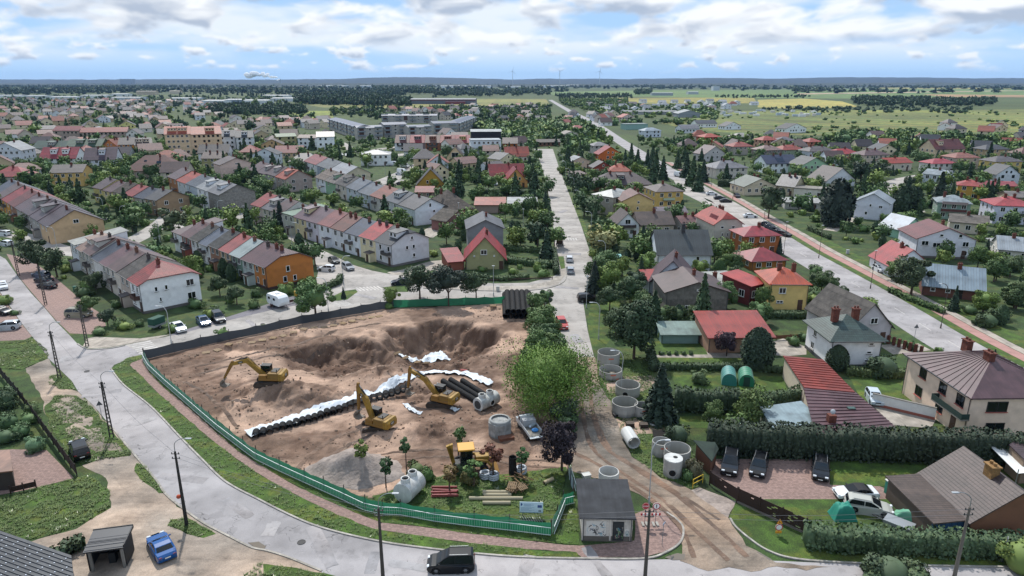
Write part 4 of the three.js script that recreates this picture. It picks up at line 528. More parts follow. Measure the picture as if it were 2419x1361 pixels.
H(1800,350,1836,349,10,5.4,2.2,'hip','#b08c78','#a65045','tan cube with red hipped roof',{});
H(1843,348,1878,347,10,4.6,2,'hip','#98928c','#77727a','grey cube with grey hipped roof behind the red ones',{});
H(1910,353,1940,352,10,5,2,'hip','#a8705c','#a4564c','brick-coloured cube with red hipped roof behind trees',{});
H(1808,410,1882,408,11,5,3.4,'gx','#cfd4d8','#3c4660','white house with dark blue solar roof',{rk:'sheet',solar:[[-0.2,0.8,4,2]],short:'solar-roofed white house'});
H(1892,415,1953,413,11,5,3.4,'gz','#8fab90','#55585a','mint green gabled house with grey roof',{});
H(1951,443,2018,440,12,3,5,'gz','#c0c2c8','#473d3f','white steep-gabled house with dark brown roof',{win:[['f',-0.1,3.2,0.8,1.2],['f',0.1,3.2,0.8,1.2]]});
H(1856,315,1904,313,12,4,4,'gz','#d2d6da','#33353a','white gabled house with black trim on the open meadow',{});
H(2300,455,2400,458,8,3.2,1.2,'gx','#a08050','#a4525a','long low house with pink roof near right edge',{});
H(2380,488,2440,490,9,3.6,1.4,'gx','#9a8a78','#8d8884','tan house with grey roof at right edge',{});
// right foreground
H(1957,870,2074,869,8.6,5.1,2.4,'hip','#e4e8ee','#4a5c58','white house with green tiled hipped roof and two brick chimneys',{ch:2,cs:[1.3,1.3,1.4],win:[['f',0.29,4.0,0.8,0.45],['f',0.27,2.6,0.8,0.45],['f',0.25,1.2,0.8,0.45],['l',-0.15,3.8,1.1,1.2],['l',-0.2,1.5,1.1,1.2]],door:0,plinth:'#5d6062',ov:0.7,short:'green-roofed white house'});
H(2000,817,2100,810,12,3.2,4.2,'gz','#a8a4a6','#767472','grey gabled house with weathered roof behind the green-roofed one',{rk:'corr',win:[['f',0.06,4.2,1.4,1.1]],ch:0,short:'weathered grey gabled house'});
H(2148,833,2299,932,12,6.3,2.6,'hip','#c9b5a4','#6a545a','large villa with speckled mauve sheet roof at right edge',{h:6.3,rk:'sheet',ribs:1.1,ch:2,cs:[1.6,1,1.4],ov:0.6,win:[['f',-0.22,4.8,1.5,1.4],['f',-0.24,2.0,1.5,1.4],['f',0.1,4.6,1.5,1.5],['f',0.36,4.6,1.5,1.5],['f',0.1,1.9,1.5,1.4],['r',-0.22,4.6,2.6,1.4],['r',0.2,4.6,0.9,2],['r',-0.2,1.7,2.4,1.4]],sm:M('#a85c50',0.7),fm:DARKFRAME,bal:[[0.3,2.9,6,'#20352f']],door:0.32,short:'speckled-roof villa'});
H(2172,1119,2296,1229,9,2.5,3.1,'gx','#6b4b38','#5b4d4b','wooden house with brown tiled gable roof at lower right',{h:2.5,rk:'tile',ch:1,cm:M('#a8804c',0.85,{t:'brick',m:1.2}),cs:[1.5,1,1.5],win:[],door:0,ov:0.35,short:'brown-roofed wooden house'});
H(2177,697,2321,713,9.5,2.5,3.4,'gx','#5e4036','#a4b2bc','long brown brick bungalow with pale blue sheet roof',{rk:'metal',ch:1,win:[['f',-0.33,1.5,0.9,0.8],['f',-0.08,1.5,0.9,0.8]],door:0.12,doorHex:'#1d1512',short:'pale-blue-roofed bungalow'});
H(2057,601,2104,625,9,2.9,3.6,'gx','#c9ccd0','#9d3439','small white house with plain red roof by the cycle path',{h:2.9,rk:'metal',win:[['f',-0.2,1.4,0.8,1.1],['r',0.1,1.5,0.9,1.1]],door:0,short:'small red-roofed white house'});
H(2160,609,2298,614,12,5.2,2.8,'gz','#c4c4ca','#6e3c3e','big grey-white house with maroon roof and ochre side',{rk:'metal',win:[['f',-0.36,3.9,1.7,1.2],['f',-0.16,3.5,1.8,1.2],['f',0.33,3.9,1.5,1.3],['f',0.33,1.6,1.4,1.2],['f',0.22,6,0.9,0.9],['f',-0.1,6,0.9,0.7],['f',0.12,3.2,0.9,2]],plinth:'#77736e',short:'maroon-roofed grey house'});
H(2128,566,2178,562,8,3,3,'gz','#8fb3a0','#9fb0c6','mint cottage with pale blue roof',{rk:'sheet',ch:0,win:[],door:0});
H(2240,548,2330,556,9,3.4,1.6,'gx','#b3aa9c','#8c8884','low grey-roofed house behind the maroon roof',{rk:'corr'});
H(2355,612,2440,620,10,2.8,2.4,'gx','#b7b3ae','#a9b0b6','low house with pale sheet roof at right edge',{rk:'metal',ch:1});
H(2330,585,2356,600,6,2.6,0.6,'mono','#a8a6a4','#c9cacc','white-roofed lean-to right of the maroon roof',{rk:'sheet',ch:0,win:[],door:0});
H(1672,834,1822,832,8,2.9,1.5,'mono','#957765','#9d4a42','pink outbuilding with long red sheet roof behind purple tree',{rk:'metal',ch:0,win:[['f',-0.25,1.5,0.9,1]],name:'outbuilding',cat:'outbuilding',short:'pink outbuilding'});
H(1562,812,1650,812,3.5,1.9,0.7,'mono','#6f8480','#93a8a4','low glasshouse with pale roof behind the square lawn',{rk:'sheet',ch:0,win:[],door:0,name:'glasshouse',cat:'greenhouse'});
// roofs given by their four corners: [x, y, height] each, from far left clockwise
function quadShed(name,label,cat,c,wall,roof,rk,o={}){
  const w=c.map(([x,y,h])=>{const p=P(x,y,h);return V3(p.x,h,p.y);}),m=w.reduce((a,b)=>a.clone().add(b)).multiplyScalar(0.25),g=thing(name,label,cat,m.x,0,m.z),l=w.map((p)=>V3(p.x - m.x,p.y,p.z - m.z)),k=o.in??0.94,rm=roofM(roof,rk);
  foot.push(w.map((p)=>V2(p.x,p.z)));marks.push({p:V2(m.x,m.z),s:o.short||label,w:8});
  const pos=[],up=l.map((p)=>V3(p.x*k,p.y - 0.1,p.z*k)),q=(a,b,cc,d)=>{for(const p of[a,b,cc,a,cc,d])pos.push(p.x,p.y,p.z);};
  for(let i=0;i<4;i++){const a=up[i],b=up[(i + 1)% 4];q(a.clone().setY(0),a,b,b.clone().setY(0));}q(up[0],up[1],up[2],up[3]);
  const wg=new THREE.BufferGeometry();wg.setAttribute('position',new THREE.Float32BufferAttribute(pos,3));mesh('wall',wallUV(wg),o.wm||wallM(wall),g);
  const rf=mesh('roof',slab([l],0.14),rm,g);if(o.ribs){const[e0,e1,e2,e3]=o.swap?[l[1],l[2],l[3],l[0]]:l,n=Math.round(e0.distanceTo(e1)/ o.ribs);for(let i=1;i<n;i++){const p0=e0.clone().lerp(e1,i / n),p1=e3.clone().lerp(e2,i / n);mesh('roof_seam',beam(p0.setY(p0.y + 0.03),p1.setY(p1.y + 0.03),0.07,0.1),rm,rf);}}
  if(o.front)mesh('front_cladding',beam(V3(l[3].x*k,1.1,l[3].z*k),V3(l[2].x*k,1.1,l[2].z*k),0.1,2.1),o.front,g);
  return[g,rf,l];
}
quadShed('outbuilding','long outbuilding with red sheet roof above the brown one','outbuilding',[[1850,840,3.4],[1944,849,3.0],[2020,926,3.0],[1900,915,3.4]],'#b3a897','#94483f','sheet',{ribs:0.9,swap:1});
{const[g,rf,l]=quadShed('outbuilding','wide outbuilding with mauve-brown sheet roof and brick chimney','outbuilding',[[1898,914,3.3],[2022,927,2.9],[2116,1008,2.9],[1926,1026,3.3]],'#b3a897','#6d555c','sheet',{ribs:0.75,swap:1});const m=mesh('chimney',bx(0.9,1.1,0.8,0,0.5,0),BRICK,rf);const p=P(1963,996,3.2);m.position.set(p.x - g.position.x,3.1,p.y - g.position.z);mesh('satellite_dish',new THREE.SphereGeometry(0.42,14,6,0,6.3,0,0.9).rotateX(1.2).translate(-0.1,1.5,0.1),M('#a9aaac',0.5),m);mesh('skylight',bx(0.9,0.16,0.6,8,0,0),M('#2f4a44',0.4),rf).position.set(P(2011,967,3).x - g.position.x - 8,3.16,P(2011,967,3).y - g.position.z);}
quadShed('outbuilding','flat pale blue sheet roof shed above the tall hedge','outbuilding',[[1795,961,2.8],[1893,947,2.8],[1948,998,2.8],[1826,1012,2.8]],'#8d8f86','#a9bcc6','sheet',{});
quadShed('outbuilding','brown shingled lean-to beside the wooden house','outbuilding',[[2091,1124,2.5],[2172,1119,2.5],[2294,1228,2.35],[2206,1237,2.35]],'#4a4038','#635650','tile',{in:0.9,front:M('#2f5a86',0.8,{t:'seam',m:3})});
quadShed('shed','small tool shed with dark green felt roof by the hedge','shed',[[1638,1040,2.6],[1690,1045,2.5],[1698,1060,2.1],[1682,1090,2.1]],'#5a3c2c','#3c4a44','felt',{in:0.8});
quadShed('shed','dark flat-roofed house corner at the right edge','shed',[[2384,1050,3.4],[2440,1020,3.6],[2480,1080,3.2],[2420,1085,3.2]],'#7a6a5c','#5a4c50','tile',{});
{const[g]=quadShed('warehouse','near grey standing seam roof with bolts at lower left corner','building',[[-120,1215,5],[0,1256,5],[168,1310,4.6],[178,1440,3.8]],'#77797c','#5e6268','sheet',{ribs:0,short:'grey seam roof'});scene.remove(g);used.warehouse=-1;}
{// the large sheet roof in the lower left corner: trapezoid sheet on a low wall, raised seams, rows of fixing caps
  const a=P(168,1312,4.4),b=P(0,1254,4.4),dirU=b.clone().sub(a).normalize(),dirV=P(176,1380,4.0).sub(a).normalize();const g=thing('warehouse','large building with grey standing seam roof and bolt caps, lower left corner','building',a.x,0,a.y);const L=26,D=16,q=(u,v,y)=>V3(dirU.x*u + dirV.x*v,y,dirU.y*u + dirV.y*v),yr=(v)=>4.4 - 0.05*v,rm=roofM('#5f636a','sheet');
  foot.push([[0,0],[L,0],[L,D],[0,D]].map(([u,v])=>V2(a.x + dirU.x*u + dirV.x*v,a.y + dirU.y*u + dirV.y*v)));
  const wg=[];for(const[p0,p1]of[[q(0.4,0.4,0),q(L,0.4,0)],[q(0.4,0.4,0),q(0.4,D,0)]]){const w=beam(p0.clone().setY(2.1),p1.clone().setY(2.1),0.25,4.1);wg.push(w);}mesh('wall',wallUV(merge(wg)),wallM('#55575a'),g);
  const rf=mesh('roof',slab([[q(0,0,yr(0)),q(L,0,yr(0)),q(L,D,yr(D)),q(0,D,yr(D))]],0.18),rm,g);
  for(let v=0.5;v<D;v +=0.62)mesh('roof_seam',beam(q(0,v,yr(v)+ 0.03),q(L,v,yr(v)+ 0.03),0.05,0.09),rm,rf);
  const cap=cy(0.05,0.06,0.06,6);for(let v=0.8,k=0;v<8;v +=0.62,k++)for(let u=0.7 +(k&1)*0.55;u<13;u +=1.5){const m=mesh('bolt_cap',cap,M('#c9ced4',0.4),rf);m.position.copy(q(u,v,yr(v)+ 0.04));}
}

// ---------- vegetation ----------
const leafMats=new Map();
function leafM(hex){if(!leafMats.has(hex))leafMats.set(hex,new THREE.MeshStandardMaterial({color:hex,roughness:0.75,vertexColors:true,side:THREE.DoubleSide}));return leafMats.get(hex);}
const BARK=M('#4d4036',0.95),PALEBARK=M('#8a8078',0.95);
class Leaves{// collects leaf faces with a normal that leans outwards and a slightly different green each
  constructor(){this.p=[];this.n=[];this.c=[];this.i=[];}
  leaf(c,out,s,tone,len=1){
    const a=V3(rr(-1,1),rr(-1,1),rr(-1,1)).normalize(),b=V3(rr(-1,1),rr(-1,1),rr(-1,1)).cross(a).normalize(),nn=a.clone().cross(b),fl=nn.dot(out)<0;if(fl)nn.negate();const n=out.clone().multiplyScalar(0.75).add(nn.multiplyScalar(0.6)).normalize();
    const k=this.p.length / 3,t=tone*rr(0.84,1.16),y=rr(-0.08,0.12);
    for(const[u,v]of[[-1,-len],[1,-len*0.7],[0.8,len],[-0.7,len*0.8]]){this.p.push(c.x +(a.x*u + b.x*v)*s,c.y +(a.y*u + b.y*v)*s,c.z +(a.z*u + b.z*v)*s);this.n.push(n.x,n.y,n.z);this.c.push(t*(1 + y),t,t*(1 - y));}
    if(fl)this.i.push(k,k + 2,k + 1,k,k + 3,k + 2);else this.i.push(k,k + 1,k + 2,k,k + 2,k + 3);
 }
  core(fn,w=10,h=7){const k=this.p.length / 3;for(let j=0;j<=h;j++)for(let i=0;i<w;i++){const d=V3(Math.sin(j / h*Math.PI)*Math.cos(i / w*6.2832),Math.cos(j / h*Math.PI),Math.sin(j / h*Math.PI)*Math.sin(i / w*6.2832)),q=fn(d);this.p.push(q.x,q.y,q.z);this.n.push(d.x,d.y,d.z);const t=rr(0.8,1.1);this.c.push(t,t,t);}for(let j=0;j<h;j++)for(let i=0;i<w;i++){const a=k + j*w + i,b=k + j*w +(i + 1)% w;this.i.push(a,b,a + w,b,b + w,a + w);}}
  geo(){const g=new THREE.BufferGeometry();g.setAttribute('position',new THREE.Float32BufferAttribute(this.p,3));g.setAttribute('normal',new THREE.Float32BufferAttribute(this.n,3));g.setAttribute('color',new THREE.Float32BufferAttribute(this.c,3));g.setIndex(this.i);return g;}
}
// crowns are built for a plant 1 m tall and scaled up
function broad(seed,n,leaf,{r=0.36,y0=0.18,clumps=18,core=0.58,squash=1}={}){
  rseed(seed);const L=new Leaves(),cyy=(1 + y0)/ 2,ry=(1 - y0)/ 2,cs=[];
  for(let i=0;i<clumps;i++){const d=V3(rr(-1,1),rr(-0.9,1),rr(-1,1)).normalize(),k=rr(0.42,0.95)*(0.72 + 0.5*vn(d.x*1.6 + seed,d.z*1.6 + d.y*1.3));cs.push([V3(d.x*r*k,cyy + d.y*ry*k*squash,d.z*r*k),rr(0.2,0.5)*r,rr(0.8,1.2)]);}
  if(core)L.core((d)=>V3(d.x*r*core*rr(0.8,1),cyy + d.y*ry*core*rr(0.85,1),d.z*r*core*rr(0.8,1)));
  for(let i=0;i<n;i++){const[c,q,t]=cs[i % clumps],d=V3(rr(-1,1),rr(-1,1),rr(-1,1)).normalize(),p=c.clone().addScaledVector(d,q*(0.55 + 0.5*Math.sqrt(rnd())));const o=p.clone().sub(V3(0,cyy,0)).normalize().multiplyScalar(0.5).add(d).normalize();L.leaf(p,o,leaf*rr(0.7,1.2),t);}
  return L.geo();
}
function spruce(seed,n,leaf,{r=0.22,y0=0.04,tiers=9}={}){
  rseed(seed);const L=new Leaves();L.core((d)=>{const y=(d.y + 1)/ 2,k=(1 - y)*r*0.62 + 0.004;return V3(d.x*k,y0 + y*(0.95 - y0),d.z*k);},8,8);
  for(let i=0;i<n;i++){const f=Math.pow(rnd(),1.35),ti=Math.floor(f*tiers),fr=f*tiers - ti,y=y0 +(ti + fr*0.75)/ tiers*(1 - y0),env=(1 -(y - y0)/(1 - y0))*r,arm=env*(1.08 - fr*0.45),a=rnd()*6.283,br=Math.round(a / 0.7)*0.7 +(a % 0.7)*0.4,q=arm*Math.sqrt(rr(0.3,1));L.leaf(V3(Math.cos(br)*q,y - q*0.25,Math.sin(br)*q),V3(Math.cos(br)*0.8,0.55,Math.sin(br)*0.8).normalize(),leaf*rr(0.6,1.2)*(0.55 + 0.6*(1 - y)),rr(0.8,1.15),1.3);}
  return L.geo();
}
function thuja(seed,n,leaf,{r=0.2,p=0.75}={}){
  rseed(seed);const L=new Leaves(),prof=(y)=>r*Math.pow(Math.sin(Math.min(1,(y*0.86 + 0.14))*Math.PI),p)+ 0.01;L.core((d)=>{const y=(d.y + 1)/ 2*0.96;const k=prof(y)*0.86;const h=Math.hypot(d.x,d.z)||1;return V3(d.x / h*k*(Math.abs(d.y)>0.98?0:1),y,d.z / h*k*(Math.abs(d.y)>0.98?0:1));},10,9);
  for(let i=0;i<n;i++){const y=rnd()*0.98 + 0.01,a=rnd()*6.283,k=prof(y)*rr(0.84,1.08);L.leaf(V3(Math.cos(a)*k,y,Math.sin(a)*k),V3(Math.cos(a),0.5,Math.sin(a)).normalize(),leaf*rr(0.6,1.2),rr(0.82,1.18),1.4);}
  return L.geo();
}
const trunkGeo=(()=>{const g=[new THREE.CylinderGeometry(0.012,0.026,0.5,7).translate(0,0.25,0)];for(const[a,t]of[[0.4,0.5],[2.4,0.45],[4.3,0.55],[5.6,0.4]])g.push(bar(V3(0,0.26 + t*0.12,0),V3(Math.cos(a)*0.17,0.42 + t*0.3,Math.sin(a)*0.17),0.01,5,0.004));return merge(g);})();
const stemGeo=new THREE.CylinderGeometry(0.006,0.02,0.9,6).translate(0,0.45,0);
const PRO={};
const LOD=(near,mid,far,mk)=>[near,mid,far].map(([n,l,v])=>Array.from({length:v},(_,i)=>mk(100 + i*7 + n,n,l)));
PRO.broad=LOD([5200,0.016,4],[900,0.034,4],[130,0.085,3],(s,n,l)=>broad(s,n,l));
PRO.round=LOD([5200,0.017,3],[800,0.036,3],[130,0.09,2],(s,n,l)=>broad(s,n,l,{r:0.42,y0:0.3,clumps:20,core:0.6}));
PRO.airy=LOD([2600,0.016,3],[800,0.03,3],[120,0.08,2],(s,n,l)=>broad(s,n,l,{r:0.3,y0:0.16,clumps:22,core:0.45}));
PRO.shrub=LOD([1700,0.035,4],[380,0.07,4],[70,0.17,3],(s,n,l)=>broad(s,n,l,{r:0.62,y0:-0.2,clumps:12,core:0.8}));
PRO.spruce=LOD([2600,0.026,3],[700,0.046,3],[150,0.09,2],(s,n,l)=>spruce(s,n,l));
PRO.thuja=LOD([1500,0.022,3],[380,0.042,3],[90,0.08,2],(s,n,l)=>thuja(s,n,l));
PRO.egg=LOD([3200,0.02,2],[700,0.04,2],[120,0.08,1],(s,n,l)=>thuja(s,n,l,{r:0.36,p:0.6}));
PRO.sapling=LOD([420,0.026,4],[200,0.04,2],[60,0.07,1],(s,n,l)=>broad(s,n,l,{r:0.17,y0:0.34,clumps:9,core:0}));
const GREENS=['#4d6135','#435936','#586a35','#405431','#61713a','#4b633b'].map((h)=>lighter(h,1.08,1.15)),DARKG=['#32452f','#384b34','#2f4130','#3d5035'].map((h)=>lighter(h,1.05,1.15)),SHRUBG=['#4d6234','#425733','#5b6c38','#3f5230','#66743c','#52683a'].map((h)=>lighter(h,1.1,1.15));
const KIND={broad:['tree','leafy tree','leafy green tree'],round:['tree','round_tree','round-crowned green tree'],airy:['tree','slender_tree','slender light tree'],shrub:['shrub','shrub','green shrub'],spruce:['tree','spruce_tree','dark conical spruce'],thuja:['tree','thuja_tree','narrow columnar thuja'],egg:['tree','conifer','dense egg-shaped conifer'],sapling:['tree','sapling','thin young sapling']};
const plants={tree:[],shrub:[]};let plantSeed=0;
const relName=(p)=>{let b=null,bd=1e9;for(const m of marks){const d=m.p.distanceTo(p)- m.w*0.4;if(d<bd){bd=d;b=m;}}if(!b)return 'in the gardens';const dx=(p.x / -p.y - b.p.x / -b.p.y)*-b.p.y,dz=p.y - b.p.y,r=bd>25?'some way ':'';return r +(Math.abs(dx)>Math.abs(dz)?(dx<0?'left of':'right of'):(dz>0?'in front of':'behind'))+ ' the ' + b.s.split(' ').slice(0,6).join(' ').replace(/(and|with|of|the|a)$/,'');};
function plant(kind,p,h,o={}){
  const d=distOf(p),lod=d<165?0:d<420?1:2,k=++plantSeed,hx=hash(k,77),set=PRO[kind][lod],geo=set[Math.floor(hx*set.length)],[cat,nm]=KIND[kind];
  const hex=o.hex||(kind==='spruce'||kind==='thuja'||kind==='egg'?DARKG[k % 4]:kind==='shrub'?SHRUBG[k % 6]:GREENS[k % 6]);
  const g=thing(o.name||(cat==='tree'&&nm==='leafy tree'?'leafy_tree':nm),o.label||`${h > (cat === 'tree' ? 7 : 1.8) ? 'tall' : h < (cat === 'tree' ? 4 : 1) ? 'low' : 'mid-sized'} ${KIND[kind][2]} ${relName(p)}`,cat,p.x,o.y||0,p.y,hx*6.28);
  if(!o.label)g.userData.auto=1;
  const w=o.w||1;g.scale.set(h*w,h,h*w);
  if(lod<2&&kind !=='shrub'&&kind !=='thuja'&&kind !=='egg')mesh('trunk',kind==='spruce'||kind==='sapling'?stemGeo:trunkGeo,o.bark||BARK,g);
  mesh(kind==='shrub'?'foliage':'crown',geo,leafM(hex),g);return g;
}
const PL=(kind,x,y,h,o)=>plant(kind,P(x,y),h,o);
// trees that can be singled out
PL('round',992,706,7.2,{label:'leftmost of three round trees behind the green netting',hex:'#3a4d33',w:1.15});
PL('round',1060,722,8,{label:'middle and darkest of three trees behind the green netting',hex:'#26362a',w:1.1});
PL('round',1125,710,6,{label:'rightmost of three round trees behind the green netting',hex:'#3d5233',w:1.05});
const bigTree=[];
{const g=PL('broad',1291,966,9.2,{label:'huge spreading yellow-green tree beside the flatbed truck',hex:'#6d7a2c',w:1.0});g.clear();rseed(99);const gs=[];mesh('trunk',trunkGeo,BARK,g);mesh('crown',broad(991,34000,0.0085,{r:0.66,y0:0.12,clumps:90,core:0.62}),leafM('#5d7a2e'),g);}
{const g=PL('broad',1497,848,10,{label:'tall dark leafy tree by the avenue lamp',hex:'#33472f'});g.clear();mesh('trunk',trunkGeo,BARK,g);mesh('crown',broad(551,9000,0.015,{r:0.36,y0:0.2,clumps:30,core:0.55}),leafM('#34492e'),g);}
PL('spruce',1403,694,7.4,{label:'grey-green spruce at the corner of the avenue',hex:'#2f3d33',w:1.35});
PL('spruce',1556,992,8.2,{label:'big dense spruce behind the stored concrete rings',hex:'#26392a',w:1.5});
PL('egg',1786,868,6.6,{label:'tall dense egg-shaped conifer beside the garden path',hex:'#2d3f2c'});
PL('round',1716,842,4.3,{label:'small purple-leaved tree in front of the pink outbuilding',hex:'#3b2b35',w:1.05});
PL('broad',1327,1112,6.6,{label:'black-purple plum tree beside the green netting end',hex:'#241a22',w:0.95});
PL('sapling',856,1122,4.6,{label:'light green sapling in the gravel heap',hex:'#6b7b3c',w:1.1});
PL('sapling',912,1152,4.0,{label:'dark sapling beside the white concrete tank',hex:'#34502c',w:1.2});
PL('sapling',960,1108,4.2,{label:'sapling standing alone on pale sand',hex:'#3f5a34'});
PL('sapling',1083,1078,4.2,{label:'pale sapling behind the yellow loader',hex:'#5f7a45',w:1.2});
PL('sapling',1165,1128,4.4,{label:'rusty brown sapling right of the yellow loader',hex:'#6a4232',w:1.6});
PL('sapling',1232,1130,4,{label:'feathery green sapling beside the black upright pipe',hex:'#4a6a3c',w:1.2});
PL('sapling',1062,1165,3.6,{label:'brownish sapling above the red pipes',hex:'#6b5a32',w:1.6});
PL('sapling',1120,1150,3.4,{label:'leafy young sapling between tank and loader',hex:'#47632f',w:1.8});
PL('shrub',985,1128,2.0,{label:'olive shrub behind the white concrete tank',hex:'#4a5a2c'});
PL('shrub',1010,1135,1.6,{label:'green shrub right of the white concrete tank',hex:'#45632f'});
PL('shrub',1105,1140,1.8,{label:'brownish shrub in front of the yellow loader',hex:'#5c5a30'});
PL('shrub',1090,1122,1.7,{label:'dark shrub hiding the loader wheels',hex:'#3a4d2c'});
PL('round',1422,606,7.6,{label:'cream-flowering round tree beside the avenue',hex:'#8a8a5c',w:1.3});
PL('broad',1270,592,8.4,{label:'broad dark tree in the garden corner by the avenue',hex:'#33482f',w:1.05});
PL('airy',1213,590,6,{label:'yellow-green slender tree beside the grey unpainted house',hex:'#6f7f38'});
PL('broad',1815,516,11,{label:'tall multi-stemmed tree in the lay-by of the main road',hex:'#36482c',w:0.95});
PL('egg',1972,534,14.5,{label:'tallest dark conifer in the gardens at right',hex:'#233228',w:0.85});
PL('egg',2128,508,9.5,{label:'left one of two broad yew-green conifers',hex:'#2c4028'});PL('egg',2152,502,9,{label:'right one of two broad yew-green conifers',hex:'#2f432a'});
PL('spruce',2214,492,13,{label:'tall spruce between the hipped houses at right',hex:'#2a3b2a',w:1.15});PL('spruce',2246,478,8,{label:'smaller spruce behind the grey-green balconied house',w:1.1});
PL('broad',2152,696,8.4,{label:'spreading dark tree beside the pale-blue-roofed bungalow',hex:'#3b4a2e',w:1.25});
PL('broad',2032,432,10,{label:'left one of the big dark trees above the gardens',hex:'#2f4030',w:1.2});PL('broad',2075,430,9,{label:'right one of the big dark trees above the gardens',hex:'#33452f',w:1.1});
PL('round',2145,452,6,{label:'round dark tree at the bend of the narrow lane',hex:'#33462f'});
PL('broad',92,640,8,{label:'dark leafy tree at the head of the red parking bay',hex:'#37482c',w:1.2});PL('airy',135,655,7.6,{label:'drooping birch before the left terrace',hex:'#3f5234',w:1.2});
PL('airy',410,560,9,{label:'large willow behind the left terrace',hex:'#4a573a',w:1.5});
PL('spruce',665,545,9,{label:'spruce in the street between the terraces',hex:'#2d3d33',w:1.2});
PL('round',958,555,5.4,{label:'round bushy tree beside the white gable of the blue-grey terrace',hex:'#4b5f33'});
PL('shrub',2082,885,3.4,{label:'spreading bush in front of the green-roofed white house',hex:'#3e5236',w:1.3});PL('egg',1975,872,4,{label:'clipped round conifer at the corner of the green-roofed white house',hex:'#33452c',w:1.1});
PL('spruce',1490,392,12,{label:'front spruce of the dark clump by the main road'});
for(const[x,y,h]of[[1476,400,10],[1505,405,11],[1528,412,12],[1548,420,13],[1565,425,11],[1540,400,12],[1620,420,12],[1635,440,13],[1648,452,11],[1600,398,9],[1660,430,10],[1678,412,9],[1340,402,12],[1352,425,9],[1005,425,9],[1040,420,11],[1085,430,10],[1130,432,11],[1150,420,8],[1258,432,9],[1262,458,9],[1255,470,8],[1266,450,8]])PL('spruce',x,y,h,{w:rr(1,1.3)});
// garden trees of the near right and around the terraces
for(const[k,x,y,h,w,hex]of[['broad',1455,790,5,1.3,'#3c5030'],['broad',1530,760,5.4,1.2,'#455a34'],['broad',1560,770,4.4,1.2,'#4c6136'],['broad',1600,772,4.4,1.2,'#40552f'],['broad',1640,765,3.6,1.1,'#4b5f33'],['broad',1490,720,6,1.2,'#39502f'],['broad',1440,735,5,1.3,'#3a4f30'],['broad',1500,690,5,1.2,'#33472f'],['airy',1525,655,6,1.2,'#66803c'],['shrub',1450,620,2.4,1.2,'#3a4d2c'],['egg',1480,612,2.6,1,'#35482d'],['egg',1505,612,2.6,1,'#35482d'],['egg',1528,613,2.6,1,'#35482d'],['broad',1940,690,4.6,1.2,'#465c33'],['broad',1965,698,4.2,1.2,'#43582f'],['broad',1985,712,3.6,1.3,'#3d5230'],['shrub',1925,665,2.2,1.2,'#3f5330'],['egg',1697,655,4,1,'#41602f'],['broad',1735,665,3.4,1.2,'#3c5230'],['broad',1762,690,4,1.2,'#40572f'],['airy',1380,510,8,1.3,'#3a5230'],['broad',1400,520,7,1.2,'#3b5030'],['broad',1375,470,9,1.1,'#33482e'],['broad',1352,450,8,1,'#3b5030'],['broad',1785,600,3.4,1.3,'#4a6236'],['spruce',1840,600,4.6,1,'#2d3d33'],['spruce',2345,860,2.6,1.2,'#2f4038'],['spruce',812,705,2.6,1.1,'#33443a'],['broad',2400,730,6,1.3,'#4a5c36'],['shrub',2330,770,2.6,1.4,'#405432'],['shrub',2290,740,1.8,1.4,'#4a6037'],['shrub',2360,755,2.4,1.4,'#465b34'],['shrub',2390,640,3,1.4,'#44583a'],['broad',2385,655,5,1.2,'#50633e'],['shrub',1600,1045,2.6,1,'#3a4c34'],['shrub',1650,905,2,1.2,'#4c5f3a'],['shrub',1640,1128,2.2,0.9,'#4c4a34'],['shrub',1625,1135,1.3,1,'#3f5a2f'],['shrub',1730,1030,3,1,'#4c6434'],['airy',1765,1010,5.6,1.3,'#566a36'],['broad',1680,1010,3.6,1,'#4a6030'],['broad',520,700,4.4,1.2,'#3c5030'],['broad',560,720,4,1.3,'#46593a'],['thuja',530,655,4.6,1.2,'#2e4428'],['thuja',548,665,4.2,1.2,'#30462a'],['thuja',470,640,5,1.3,'#2f452b'],['shrub',600,728,1.8,1.2,'#4d6334'],['shrub',505,745,1.8,1.2,'#46593a'],['broad',228,690,4.4,1.2,'#3d5030'],['broad',215,745,4,1.3,'#4d6436'],['broad',255,770,3.2,1.3,'#3a4d38'],['shrub',200,700,2.2,1.2,'#40542f'],['shrub',285,775,1.7,1.3,'#4c6136'],['shrub',235,790,1.4,1.5,'#4a6235'],['shrub',330,770,1.2,1.4,'#4c6136'],['broad',2385,1100,4,1.2,'#3a4a32'],['shrub',84,1065,1.9,1.1,'#5d7a55'],['shrub',20,1010,2,1.3,'#3f5a35'],['shrub',50,1030,1.7,1.4,'#46633a'],['shrub',70,1000,1.5,1.2,'#55703f'],['shrub',15,1045,1.8,1.2,'#3d5633'],['shrub',75,975,1.4,1.3,'#586b40'],['shrub',10,960,2.6,1.2,'#3a5032'],['broad',-10,1000,4,1.1,'#3d5430'],['shrub',2412,1350,3.4,1,'#66783a'],['shrub',2100,1380,3,1.2,'#44553a'],['shrub',2160,1392,2.4,1.2,'#4a5c3c'],['shrub',2060,1390,2,1,'#4a5c3c']])PL(k,x,y,h,{w,hex});
for(const[x,y,h]of[[1275,800,4.4],[1292,830,4],[1268,775,3.4],[1310,862,3.2],[1285,862,4.6],[1250,868,2.6],[1262,845,2.8],[1300,800,3],[1272,742,3.4],[1305,840,3.4],[1240,890,2.2],[1330,1010,3],[1340,1030,2.4]])PL('broad',x,y,h*1.3,{w:1.35,hex:pick(['#3f5833','#4d6635','#35492f'])});
for(let i=0;i<6;i++)PL('shrub',1545 + i*17.5,839,0.75,{hex:'#3c5230',label:'clipped box ball in the row edging the square lawn',name:'box_ball'}).userData.group='box balls along the lawn';
for(let i=0;i<5;i++)PL('shrub',1562 + i*26,800,1.5,{hex:pick(['#66803c','#3f5833','#7a8f4c'])});
